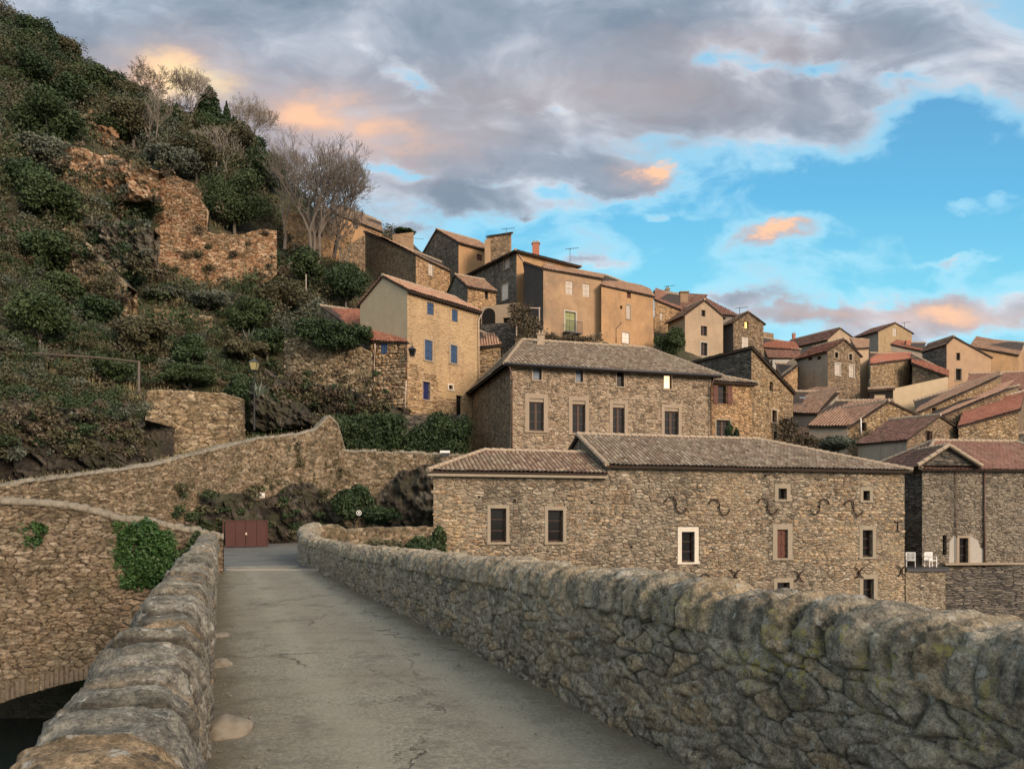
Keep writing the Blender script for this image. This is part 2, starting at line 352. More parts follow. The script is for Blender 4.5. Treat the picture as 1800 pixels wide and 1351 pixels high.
M['greyr'] = plaster('grey_render', (0.33, 0.28, 0.225), (0.19, 0.165, 0.14), 0.55, 17)
M['brownr'] = plaster('brown_render', (0.44, 0.33, 0.225), (0.26, 0.20, 0.145), 0.55, 21)
M['pink'] = plaster('rosy_render', (0.47, 0.315, 0.20), (0.30, 0.21, 0.15), 0.5, 25)
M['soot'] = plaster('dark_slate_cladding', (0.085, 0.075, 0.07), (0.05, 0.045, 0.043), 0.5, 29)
M['white'] = plaster('white_render', (0.44, 0.41, 0.36), (0.45, 0.42, 0.38), 0.3, 33)
M['cement'] = plaster('cement_band', (0.33, 0.28, 0.21), (0.25, 0.21, 0.16), 0.4, 37)
M['cement_l'] = plaster('pale_cement_band', (0.36, 0.29, 0.215), (0.28, 0.225, 0.165), 0.3, 39, streak=False)
M['whitest'] = plaster('pale_dressed_stone', (0.68, 0.62, 0.52), (0.50, 0.44, 0.36), 0.3, 41, streak=False)
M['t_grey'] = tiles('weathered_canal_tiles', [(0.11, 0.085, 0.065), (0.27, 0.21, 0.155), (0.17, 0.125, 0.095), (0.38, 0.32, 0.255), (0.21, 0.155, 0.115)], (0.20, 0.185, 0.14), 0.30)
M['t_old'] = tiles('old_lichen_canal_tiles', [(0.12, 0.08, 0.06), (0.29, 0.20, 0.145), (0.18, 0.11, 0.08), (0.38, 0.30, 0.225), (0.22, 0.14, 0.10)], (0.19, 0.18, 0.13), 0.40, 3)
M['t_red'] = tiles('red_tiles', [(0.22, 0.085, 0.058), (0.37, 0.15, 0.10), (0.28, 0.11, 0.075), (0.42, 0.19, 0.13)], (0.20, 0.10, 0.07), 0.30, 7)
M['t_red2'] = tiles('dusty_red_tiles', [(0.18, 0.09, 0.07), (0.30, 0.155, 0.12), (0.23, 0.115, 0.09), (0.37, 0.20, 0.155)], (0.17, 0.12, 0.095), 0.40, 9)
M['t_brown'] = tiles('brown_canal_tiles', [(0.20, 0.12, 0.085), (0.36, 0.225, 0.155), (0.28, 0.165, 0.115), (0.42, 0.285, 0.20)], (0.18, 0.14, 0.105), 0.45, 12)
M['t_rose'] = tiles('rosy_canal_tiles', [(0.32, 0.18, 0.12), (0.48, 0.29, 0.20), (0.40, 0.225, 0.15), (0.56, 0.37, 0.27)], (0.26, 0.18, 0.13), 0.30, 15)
M['eave'] = simple('dark_eave_timber', (0.045, 0.032, 0.024), 0.85)
M['mortar'] = simple('ridge_mortar', (0.34, 0.27, 0.20), 0.9, 0.35, 5, bmp=0.02)
M['brownwood'] = simple('dark_brown_joinery', (0.05, 0.026, 0.018), 0.5, 0.25)
M['redwood'] = simple('red_brown_shutter', (0.10, 0.038, 0.026), 0.6, 0.25)
M['palewood'] = simple('pale_shutter', (0.46, 0.40, 0.34), 0.7, 0.2)
M['whitewood'] = simple('white_shutter', (0.66, 0.60, 0.54), 0.7, 0.15)
M['greenwood'] = simple('faded_green_shutter', (0.25, 0.27, 0.13), 0.7, 0.2)
M['blue'] = simple('blue_painted_shutter', (0.036, 0.068, 0.140), 0.6, 0.25)
M['dblue'] = simple('deep_blue_door', (0.016, 0.022, 0.09), 0.5, 0.2)
M['dark'] = simple('dark_interior', (0.010, 0.008, 0.007), 0.9)
M['iron'] = simple('rusty_dark_iron', (0.038, 0.022, 0.016), 0.7, 0.4, 20)
M['grate'] = simple('dark_grey_metal', (0.05, 0.05, 0.055), 0.5)
M['zinc'] = simple('pale_zinc_pipe', (0.42, 0.34, 0.28), 0.5, 0.2)
M['pipeb'] = simple('brown_downpipe', (0.11, 0.065, 0.05), 0.5, 0.2)
M['gatered'] = simple('oxide_red_gate_paint', (0.052, 0.016, 0.013), 0.55, 0.35, 3)
M['plastic'] = simple('white_plastic', (0.78, 0.78, 0.76), 0.4, 0.04)
M['signwhite'] = simple('white_enamel', (0.72, 0.70, 0.64), 0.4, 0.05)
M['black'] = simple('black_paint', (0.02, 0.02, 0.02), 0.5)
M['brick'] = simple('brick_chimney', (0.36, 0.14, 0.09), 0.9, 0.3, 8, bmp=0.02)
def glass(name, col, rough=0.08, sp=0.6):
    m, t, b = mat(name); b.inputs['Base Color'].default_value = (*col, 1); b.inputs['Roughness'].default_value = rough
    b.inputs['Specular IOR Level'].default_value = sp
    return m
M['glass'] = glass('dark_window_glass', (0.010, 0.009, 0.009), 0.12, 0.25)
M['glassb'] = glass('painted_sky_glass', (0.16, 0.19, 0.23), 0.06)  # pale blue base colour holds a painted sky reflection
def emis(name, col, k, base=(0.6, 0.5, 0.3)):
    m, t, b = mat(name); b.inputs['Base Color'].default_value = (*base, 1)
    b.inputs['Emission Color'].default_value = (*col, 1); b.inputs['Emission Strength'].default_value = k
    return m
M['lit'] = emis('lit_window', (1.0, 0.74, 0.42), 0.85)
M['lit2'] = emis('lit_yellow_window', (1.0, 0.55, 0.08), 0.75)
M['lampglass'] = emis('lantern_glass', (0.9, 0.65, 0.15), 0.008, (0.30, 0.26, 0.12))
M['bark'] = simple('grey_bark', (0.135, 0.115, 0.098), 0.9, 0.3, 4)
M['barkp'] = simple('pale_bark', (0.22, 0.19, 0.16), 0.9, 0.3, 4)
M['timber'] = simple('weathered_timber', (0.085, 0.07, 0.055), 0.9, 0.3, 4)
G = lambda *k: [(i/(len(k)-1), c) for i, c in enumerate(k)]
M['l_dark'] = leafmat('dark_evergreen_leaves', G((0.012, 0.022, 0.010), (0.030, 0.052, 0.022), (0.060, 0.088, 0.034)))
M['l_green'] = leafmat('green_leaves', G((0.016, 0.028, 0.012), (0.038, 0.060, 0.023), (0.085, 0.115, 0.048)))
M['l_olive'] = leafmat('olive_brown_leaves', G((0.030, 0.030, 0.017), (0.070, 0.067, 0.036), (0.15, 0.14, 0.078)))
M['l_grey'] = leafmat('grey_green_leaves', G((0.035, 0.042, 0.031), (0.080, 0.092, 0.068), (0.15, 0.165, 0.125)))
M['l_brown'] = leafmat('dry_brown_twigs', G((0.045, 0.036, 0.025), (0.095, 0.075, 0.050), (0.18, 0.15, 0.10)))
M['l_ivy'] = leafmat('ivy_leaves', G((0.012, 0.032, 0.010), (0.035, 0.080, 0.022), (0.085, 0.15, 0.05)), 0.45)
M['l_grass'] = leafmat('dry_grass', G((0.07, 0.06, 0.03), (0.15, 0.13, 0.07), (0.28, 0.24, 0.14)), 0.8)
M['l_agave'] = leafmat('agave_leaves', G((0.10, 0.12, 0.09), (0.20, 0.23, 0.18)), 0.6)

def stone_attr(name, ramp, joint, lichen=(0.40, 0.36, 0.28), lichen_amt=0.35, yellow=0.0, dark_amt=0.4, fine=16.0, bm=0.02, moss=0.0, joint_amt=0.9, mortar=None, cap=None):
    """modelled stones: each stone's own tone from the 'cell' attribute (x random, y edge distance)"""
    m, t, b = mat(name); at_ = t.new('ShaderNodeAttribute', attribute_name='cell').outputs['Vector']
    sp = t.new('ShaderNodeSeparateXYZ'); t.set(sp.inputs[0], at_)
    g = t.new('ShaderNodeNewGeometry').outputs['Position']
    c = t.ramp(sp.outputs[0], G(*ramp))
    n1 = t.noise(g, fine, 7, 0.72); n2 = t.noise(g, 2.2, 6, 0.7, dist=0.6); n3 = t.noise(t.vm('ADD', g, (5, 5, 5)), fine*0.4, 7, 0.75, dist=0.5)
    c = t.mix(t.m('MULTIPLY', t.step(n1, 0.38, 0.64), 0.80), t.vm('MULTIPLY', c, (1.15, 1.15, 1.13)), t.vm('MULTIPLY', c, (0.34, 0.34, 0.35)))
    if mortar:   # mortar flush with the stones in places
        mo = t.m('MULTIPLY', t.m('SUBTRACT', 1.0, t.step(t.m('ADD', sp.outputs[1], t.m('MULTIPLY', t.m('SUBTRACT', n3, 0.5), 0.5)), 0.02, 0.20)), t.step(n2, 0.62, 0.46))
        c = t.mix(mo, c, t.mix(n1, tuple(x*1.3 for x in mortar), tuple(x*0.5 for x in mortar)))
    c = t.mix(t.m('MULTIPLY', t.step(n2, 0.47, 0.64), dark_amt), c, t.vm('MULTIPLY', c, (0.30, 0.30, 0.28)))
    c = t.mix(t.m('MULTIPLY', t.step(n3, 0.56, 0.64), lichen_amt), c, lichen)
    jn = t.m('SUBTRACT', 1.0, t.step(sp.outputs[1], 0.0, 0.13 if not mortar else 0.075))
    if mortar: jn = t.m('MULTIPLY', jn, t.step(t.noise(g, 1.6, 4), 0.44, 0.60))
    c = t.mix(t.m('MULTIPLY', jn, joint_amt), c, joint)
    sp3 = t.step(t.noise(t.vm('ADD', g, (1, 8, 3)), 42, 3), 0.64, 0.70)
    c = t.mix(t.m('MULTIPLY', sp3, 0.6), c, (0.03, 0.03, 0.026))
    if moss: c = t.mix(t.m('MULTIPLY', t.step(t.noise(g, 0.9, 5, 0.7), 0.48, 0.60), moss), c, (0.05, 0.055, 0.03))
    if fine > 12:   # the two parapets one stands next to: grain, crusts and pin-holes
        nh = t.noise(g, 75, 5, 0.8); nm = t.noise(g, 34, 5, 0.75)
        c = t.mix(t.m('MULTIPLY', t.step(nh, 0.40, 0.60), 0.70), t.vm('MULTIPLY', c, (1.30, 1.29, 1.26)), t.vm('MULTIPLY', c, (0.42, 0.42, 0.43)))
        vl = t.new('ShaderNodeTexVoronoi', feature='F1'); t.set(vl.inputs['Vector'], t.vm('ADD', g, t.vm('MULTIPLY', t.noise(g, 26, 3, out=1), (0.05, 0.05, 0.05)))); vl.inputs['Scale'].default_value = 13
        vs_ = t.new('ShaderNodeSeparateColor'); t.set(vs_.inputs[0], vl.outputs['Color'])
        cr = t.m('MULTIPLY', t.step(vl.outputs['Distance'], 0.36, 0.26), t.step(vs_.outputs[0], 0.70, 0.74))
        c = t.mix(t.m('MULTIPLY', cr, t.m('MULTIPLY', t.step(nm, 0.40, 0.55), 0.75)), c, (0.46, 0.45, 0.40))
        c = t.mix(t.m('MULTIPLY', t.m('MULTIPLY', t.step(vl.outputs['Distance'], 0.30, 0.20), t.step(vs_.outputs[1], 0.80, 0.84)), 0.7), c, (0.05, 0.048, 0.042))
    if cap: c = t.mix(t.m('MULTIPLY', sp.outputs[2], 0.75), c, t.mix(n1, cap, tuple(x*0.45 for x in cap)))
    if yellow:
        y = t.m('MULTIPLY', t.m('MULTIPLY', t.step(t.noise(g, 11, 8, 0.85), 0.52, 0.56), t.step(t.noise(t.vm('ADD', g, (2, 2, 2)), 2.2, 4), 0.45, 0.55)), t.m('MULTIPLY', sp.outputs[2], yellow))
        c = t.mix(y, c, (0.37, 0.32, 0.11))
    t.set(b.inputs['Base Color'], c); b.inputs['Roughness'].default_value = 0.95
    hh = t.m('ADD', t.m('MULTIPLY', n1, 0.9), t.m('MULTIPLY', n3, 0.8))
    if fine > 12: hh = t.m('ADD', hh, t.m('MULTIPLY', nh, 0.30))
    bump(t, b, hh, 1.0, bm)
    return m
M['coping'] = stone_attr('parapet_stone', [(0.20, 0.175, 0.138), (0.44, 0.385, 0.30), (0.28, 0.247, 0.195), (0.47, 0.36, 0.235), (0.32, 0.285, 0.225), (0.30, 0.27, 0.22)], (0.035, 0.032, 0.026), lichen=(0.50, 0.47, 0.41), lichen_amt=0.65, yellow=1.0, dark_amt=0.55, bm=0.035, mortar=(0.34, 0.30, 0.23))
M['copingl'] = stone_attr('parapet_stone_left', [(0.15, 0.14, 0.115), (0.28, 0.26, 0.215), (0.20, 0.185, 0.15), (0.33, 0.235, 0.14), (0.23, 0.22, 0.19), (0.31, 0.28, 0.23)], (0.04, 0.034, 0.026), lichen=(0.40, 0.38, 0.33), lichen_amt=0.5, dark_amt=0.5, bm=0.03)
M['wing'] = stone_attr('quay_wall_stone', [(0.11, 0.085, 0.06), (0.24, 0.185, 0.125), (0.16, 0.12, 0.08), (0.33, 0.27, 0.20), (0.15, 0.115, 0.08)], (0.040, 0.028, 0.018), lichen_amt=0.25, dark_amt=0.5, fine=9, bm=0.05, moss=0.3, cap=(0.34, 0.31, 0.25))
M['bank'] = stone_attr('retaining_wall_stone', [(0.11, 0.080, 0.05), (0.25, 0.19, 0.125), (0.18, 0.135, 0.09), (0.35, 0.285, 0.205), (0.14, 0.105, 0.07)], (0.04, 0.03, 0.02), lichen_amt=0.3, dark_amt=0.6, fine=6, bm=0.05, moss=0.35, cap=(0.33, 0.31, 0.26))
M['rockg'] = stone_attr('grey_rock_face', [(0.06, 0.052, 0.042), (0.15, 0.13, 0.105), (0.09, 0.078, 0.062), (0.20, 0.175, 0.145)], (0.03, 0.026, 0.02), lichen=(0.27, 0.25, 0.21), lichen_amt=0.5, dark_amt=0.55, fine=3, bm=0.1, moss=0.4)
M['rock'] = stone_attr('rock_face', [(0.022, 0.019, 0.016), (0.075, 0.063, 0.05), (0.04, 0.034, 0.028), (0.12, 0.105, 0.085)], (0.018, 0.016, 0.013), lichen=(0.17, 0.155, 0.125), lichen_amt=0.45, dark_amt=0.6, fine=3, bm=0.1, moss=0.5)

M['wingring'] = simple('arch_stone', (0.15, 0.12, 0.088), 0.95, 0.6, 9, bmp=0.03)
def ground_mat():
    m, t, b = mat('hillside_soil'); gm = t.new('ShaderNodeNewGeometry'); g = gm.outputs['Position']
    n1 = t.noise(g, 0.25, 5, 0.6); n2 = t.noise(g, 2.2, 6, 0.7); n3 = t.noise(g, 0.9, 5, 0.65, dist=0.5)
    c = t.ramp(n2, G((0.028, 0.026, 0.018), (0.070, 0.062, 0.042), (0.12, 0.10, 0.068)))
    c = t.mix(t.step(n1, 0.45, 0.62), c, (0.050, 0.056, 0.026))
    c = t.mix(t.m('MULTIPLY', t.step(n3, 0.55, 0.66), 0.75), c, (0.13, 0.105, 0.075))
    t.set(b.inputs['Base Color'], c); b.inputs['Roughness'].default_value = 1.0
    bump(t, b, t.m('ADD', n2, n3), 1.0, 0.35)
    return m
M['ground'] = ground_mat()
def road_mat(name, base, crackamt, patch, dk=0.45, edges=False):
    m, t, b = mat(name); g = t.new('ShaderNodeNewGeometry').outputs['Position']
    n = t.noise(g, 34, 5, 0.75); n2 = t.noise(g, 0.55, 5, 0.6, dist=0.4); n3 = t.noise(g, 2.4, 6, 0.7)
    c = t.mix(t.step(n, 0.30, 0.72), tuple(x*0.55 for x in base), tuple(x*1.35 for x in base))
    c = t.mix(t.m('MULTIPLY', t.step(n2, 0.40, 0.66), 0.55), c, patch)
    c = t.mix(t.m('MULTIPLY', t.step(n3, 0.52, 0.66), 0.55), c, tuple(x*0.50 for x in base))
    c = t.mix(t.m('MULTIPLY', t.step(t.noise(t.vm('MULTIPLY', g, (0.7, 3.2, 1)), 1.6, 5, 0.65), 0.54, 0.66), 0.45), c, tuple(x*0.60 for x in base))
    c = t.mix(t.m('MULTIPLY', t.step(t.noise(g, 90, 2), 0.68, 0.74), 0.7), c, tuple(min(1, x*2.3) for x in base))
    if edges:   # dirt and moss gathered along both parapets, two paler wheel tracks
        la = t.m('ADD', t.vm('DOT_PRODUCT', g, (0.9323, 0.3616, 0.0), out=1), t.m('MULTIPLY', t.m('SUBTRACT', t.noise(g, 1.3, 5, 0.65), 0.5), 0.7))
        dirt = t.m('MAXIMUM', t.step(la, 2.30, 2.75), t.step(la, 0.32, -0.05))
        c = t.mix(t.m('MULTIPLY', dirt, 0.70), c, t.mix(t.noise(g, 12, 4), (0.045, 0.048, 0.026), (0.16, 0.125, 0.085)))
        tr = t.m('MAXIMUM', t.m('MULTIPLY', t.step(la, 0.55, 0.80), t.step(la, 1.15, 0.90)), t.m('MULTIPLY', t.step(la, 1.75, 2.0), t.step(la, 2.35, 2.1)))
        c = t.mix(t.m('MULTIPLY', tr, 0.30), c, tuple(min(1, x*1.35) for x in base))
        c = t.mix(t.m('MULTIPLY', t.step(t.noise(t.vm('ADD', g, (4, 4, 0)), 0.9, 6, 0.7), 0.56, 0.62), 0.55), c, tuple(x*0.52 for x in base))
    wv = t.vm('ADD', g, t.vm('MULTIPLY', t.noise(g, 1.7, 5, 0.7, out=1), (1.0, 1.0, 0)))
    v = t.new('ShaderNodeTexVoronoi', feature='DISTANCE_TO_EDGE'); t.set(v.inputs['Vector'], wv); v.inputs['Scale'].default_value = 0.42
    ck = t.m('MULTIPLY', t.m('SUBTRACT', 1.0, t.step(v.outputs['Distance'], 0.0, 0.008)), t.step(t.noise(g, 0.8, 2), 0.42, 0.60))
    c = t.mix(t.m('MULTIPLY', ck, crackamt), c, (0.03, 0.028, 0.022))
    t.set(b.inputs['Base Color'], c); b.inputs['Roughness'].default_value = 0.92
    bump(t, b, t.m('SUBTRACT', t.m('ADD', n, t.m('MULTIPLY', n3, 1.5)), t.m('MULTIPLY', ck, 2.0)), 0.7, 0.012)
    return m
M['road'] = road_mat('worn_asphalt', (0.245, 0.234, 0.190), 0.75, (0.20, 0.178, 0.138), edges=True)
M['road2'] = road_mat('patched_asphalt', (0.155, 0.158, 0.150), 0.6, (0.070, 0.074, 0.072))
M['water'] = glass('river_water', (0.02, 0.03, 0.028), 0.12)
M['farhill'] = simple('far_wooded_hill', (0.045, 0.05, 0.05), 1.0, 0.4, 0.05)
# ------------------------------------------------------------------ terrain
CP = []
def cp(px, *rows):
    for py, Y in rows: CP.append((xat(px, Y), Y, zat(py, Y)))
cp(47, (690, 40), (545, 50), (400, 62), (255, 76), (115, 92), (60, 102))
cp(250, (720, 44), (580, 54), (440, 65), (335, 77), (240, 90), (185, 102))
cp(430, (745, 49), (620, 58), (500, 67), (400, 80), (300, 94), (262, 108))
cp(560, (740, 53), (600, 63), (520, 72), (450, 84), (395, 98), (345, 110))
cp(700, (735, 55), (560, 74), (500, 82), (440, 98), (420, 112))
cp(900, (760, 52), (640, 62), (570, 74), (500, 92), (470, 108))
cp(1150, (770, 56), (660, 66), (580, 85), (560, 110))
cp(1350, (790, 60), (700, 72), (640, 92), (610, 118))
cp(1550, (800, 62), (740, 74), (690, 92), (630, 125))
cp(1780, (840, 62), (780, 74), (700, 92), (640, 125))
for x, y, z in [(-20, 24, 0.2), (-12, 24, -0.1), (-8, 36, -0.1), (-14, 40, 0.3), (-22, 33, 1.4), (-5, 42, 1.5), (5, 40, -1.5), (15, 44, -1.5), (25, 46, -1.5), (38, 44, -2), (55, 50, 0), (80, 55, 3), (-40, 30, 8), (-60, 34, 18),
                (-90, 60, 48), (-110, 100, 78), (-70, 150, 66), (-18, 120, 42), (-27, 132, 43), (-20, 160, 44), (30, 150, 36), (-3, 50, 6.2), (-3, 56, 7.2), (-6.5, 50, 6.0), (90, 150, 34), (140, 120, 28), (-60, 210, 56), (20, 230, 40), (120, 230, 30), (-140, 160, 85), (150, 60, 8)]:
    CP.append((x, y, z))
cpa = np.array(CP, float)
def _phi(r2): return np.where(r2 > 1e-9, 0.5*r2*np.log(r2+1e-12), 0)
_n = len(cpa); _d2 = ((cpa[:, None, :2]-cpa[None, :, :2])**2).sum(-1)
_A = np.zeros((_n+3, _n+3)); _A[:_n, :_n] = _phi(_d2)+np.eye(_n)*60.0
_A[:_n, _n] = 1; _A[:_n, _n+1:] = cpa[:, :2]; _A[_n, :_n] = 1; _A[_n+1:, :_n] = cpa[:, :2].T
_w = np.linalg.solve(_A, np.concatenate([cpa[:, 2], [0, 0, 0]]))
def tps(x, y):
    x = np.asarray(x, float); y = np.asarray(y, float); sh = x.shape; x = x.ravel(); y = y.ravel(); out = np.zeros(len(x))
    for i in range(0, len(x), 20000):
        xx = x[i:i+20000]; yv = y[i:i+20000]
        d2 = (xx[:, None]-cpa[None, :, 0])**2+(yv[:, None]-cpa[None, :, 1])**2
        out[i:i+20000] = _phi(d2)@_w[:_n]+_w[_n]+_w[_n+1]*xx+_w[_n+2]*yv
    return out.reshape(sh)
BANKX = [-200, -26, -9.5, -8.9, -7.5, -3.2, 21, 28, 60, 200]; BANKY = [24, 25, 25, 25.0, 32.6, 35.6, 41.4, 45, 50, 60]
def terr(x, y, rough=True):
    x = np.asarray(x, float); y = np.asarray(y, float)
    z = tps(x, y)
    if rough:
        k = np.clip((y-40)/15, 0, 1)*np.clip((40-x)/60, 0.15, 1)
        z = z+k*((fbm(x*0.13, y*0.13, 3, 4)-0.5)*6.0+(fbm(x*0.6, y*0.6, 8, 4)-0.5)*2.2)
    wy = np.interp(x, [-60, -25, -19, -17.7, -17, -15.5, -12.8, -11.4, -10.6, -4, -1.5, 0], [27, 31.5, 34, 37, 38.5, 42, 45.5, 46.8, 47.6, 49, 46, 34])   # level road up to the retaining wall
    z = np.where(y < wy+0.4, np.minimum(z, -0.12), z)
    z = np.where((x > -13) & (x < 4) & (y > 47.5) & (y < 62) & (y-0.9*x < 64), np.minimum(z, 5.8+0.1*(y-48)), z)
    z = z-4.0*np.exp(-(((x+35)/22)**2+((y-118)/16)**2))
    z = np.where(y < np.interp(x, BANKX, BANKY), -5.4+0.5*fbm(x*0.4, y*0.4, 5), z)
    return z
gx = np.concatenate([np.linspace(-200, -75, 30), np.linspace(-74, 60, 180), np.linspace(62, 220, 40)])
gy = np.concatenate([np.linspace(-30, 14, 14), np.linspace(15, 110, 150), np.linspace(113, 330, 50)])
GX, GY = np.meshgrid(gx, gy); GZ = terr(GX, GY)
def grid_faces(ni, nj):
    i = np.arange(ni-1)[:, None]; j = np.arange(nj-1)[None, :]; a = (i*nj+j).ravel()
    return np.stack([a, a+1, a+nj+1, a+nj], 1)
o = mesh_np('hillside', np.stack([GX.ravel(), GY.ravel(), GZ.ravel()], 1), grid_faces(len(gy), len(gx)), M['ground'], smooth=True); tag(o, kind='structure')
# flat land to the horizon, river
m_ = MB(); m_.poly([(-3000, -3000, -7), (3000, -3000, -7), (3000, 3000, -7), (-3000, 3000, -7)]); tag(m_.build('ground', M['ground']), kind='structure')
m_ = MB(); m_.poly([(-200, -30, -4.95), (200, -30, -4.95), (200, 50, -4.95), (-200, 50, -4.95)]); tag(m_.build('river', M['water']), kind='structure')
# far wooded ridge, right
V = []; nx = 90
for k in range(nx):
    x = 190+k*8.0; hz_ = 94+34*math.sin(max(0, min(1, (x-190)/420))*math.pi*0.62)+3.5*(mnoise.noise(Vector((x*0.05, 0, 0)))+0.7*mnoise.noise(Vector((x*0.21, 3, 0)))+0.6*mnoise.noise(Vector((x*0.6, 3, 0))))
    V += [(x, 430, -6), (x, 470, hz_*0.6), (x, 520, hz_), (x, 640, -6)]
o = mesh_np('hills', V, grid_faces(nx, 4), M['farhill'], smooth=True); tag(o, kind='structure')

def tpoint(px, py, y0=34, y1=150):
    """first point where the ray through a photo pixel meets the hillside"""
    Y = np.linspace(y0, y1, 500); X = (px-900)/F*Y; Z = EYE+(HZ-py)/F*Y; T = terr(X, Y, True)
    k = np.nonzero(T > Z)[0]
    k = k[0] if len(k) else int(np.argmin(np.abs(T-Z)))
    return Vector((X[k], Y[k], T[k]))

# ------------------------------------------------------------------ bridge
BD = np.array([-0.3616, 0.9323]); BN = np.array([0.9323, 0.3616])
def bpt(s, a): return BD*s+BN*a
# deck and bank road
V = []; ss = np.concatenate([np.linspace(-6, 12, 90), np.linspace(12.4, 26, 40)]); aa = np.linspace(-0.5, 3.1, 37)
for s in ss:
    for a in aa:
        p = bpt(s, a); z = 0.05*(fbm(np.array([p[0]*0.6]), np.array([p[1]*0.6]), 2)[0]-0.5)+0.02*(1-((a-1.3)/1.6)**2)
        V.append((p[0], p[1], z))
o = mesh_np('bridge_road', V, grid_faces(len(ss), len(aa)), M['road'], smooth=True); tag(o, kind='structure')
V = []; A_ = np.linspace(0, 1, 40); B_ = np.linspace(0, 1, 40)
P00, P10, P01, P11 = np.array([-12.5, 21.9]), np.array([-5.0, 22.9]), np.array([-19, 46.5]), np.array([-7.0, 47.5])
for a in A_:
    for b in B_:
        p = P00*(1-a)*(1-b)+P10*b*(1-a)+P01*a*(1-b)+P11*a*b
        V.append((p[0], p[1], 0.018+0.55*max(0, a-0.45)**1.5+0.04*(fbm(np.array([p[0]*0.5]), np.array([p[1]*0.5]), 2)[0]-0.5)))
o = mesh_np('road', V, grid_faces(40, 40), M['road2'], smooth=True); tag(o, kind='structure')
# concrete joint across the road where the bridge ends
m_ = MB(); p0 = bpt(23.6, -0.5); p1 = bpt(24.0, 3.0)
m_.box(-8.55, -5.45, 22.46, 22.57, -0.02, 0.062); tag(m_.build('road_joint', simple('pale_concrete', (0.30, 0.29, 0.26), 0.9)), kind='structure')
# bridge body under the deck
m_ = MB()
c = [bpt(-7, -0.48), bpt(-7, 3.16), bpt(24.5, 3.16), bpt(23.0, -0.48)]
m_.hexa([(*p, -1.2) for p in c]+[(*p, -0.06) for p in c]); 
c = [bpt(19, -0.46), bpt(19, 3.14), bpt(25, 3.14), bpt(24, -0.46)]
m_.hexa([(*p, -6.5) for p in c]+[(*p, -1.21) for p in c])
c = [bpt(-9, -0.46), bpt(-9, 3.14), bpt(-5, 3.14), bpt(-5, -0.46)]
m_.hexa([(*p, -6.5) for p in c]+[(*p, -1.21) for p in c])
o = m_.build('stone_bridge', M['brown']); tag(o, 'stone bridge carrying the narrow worn road over the river bed', 'bridge')

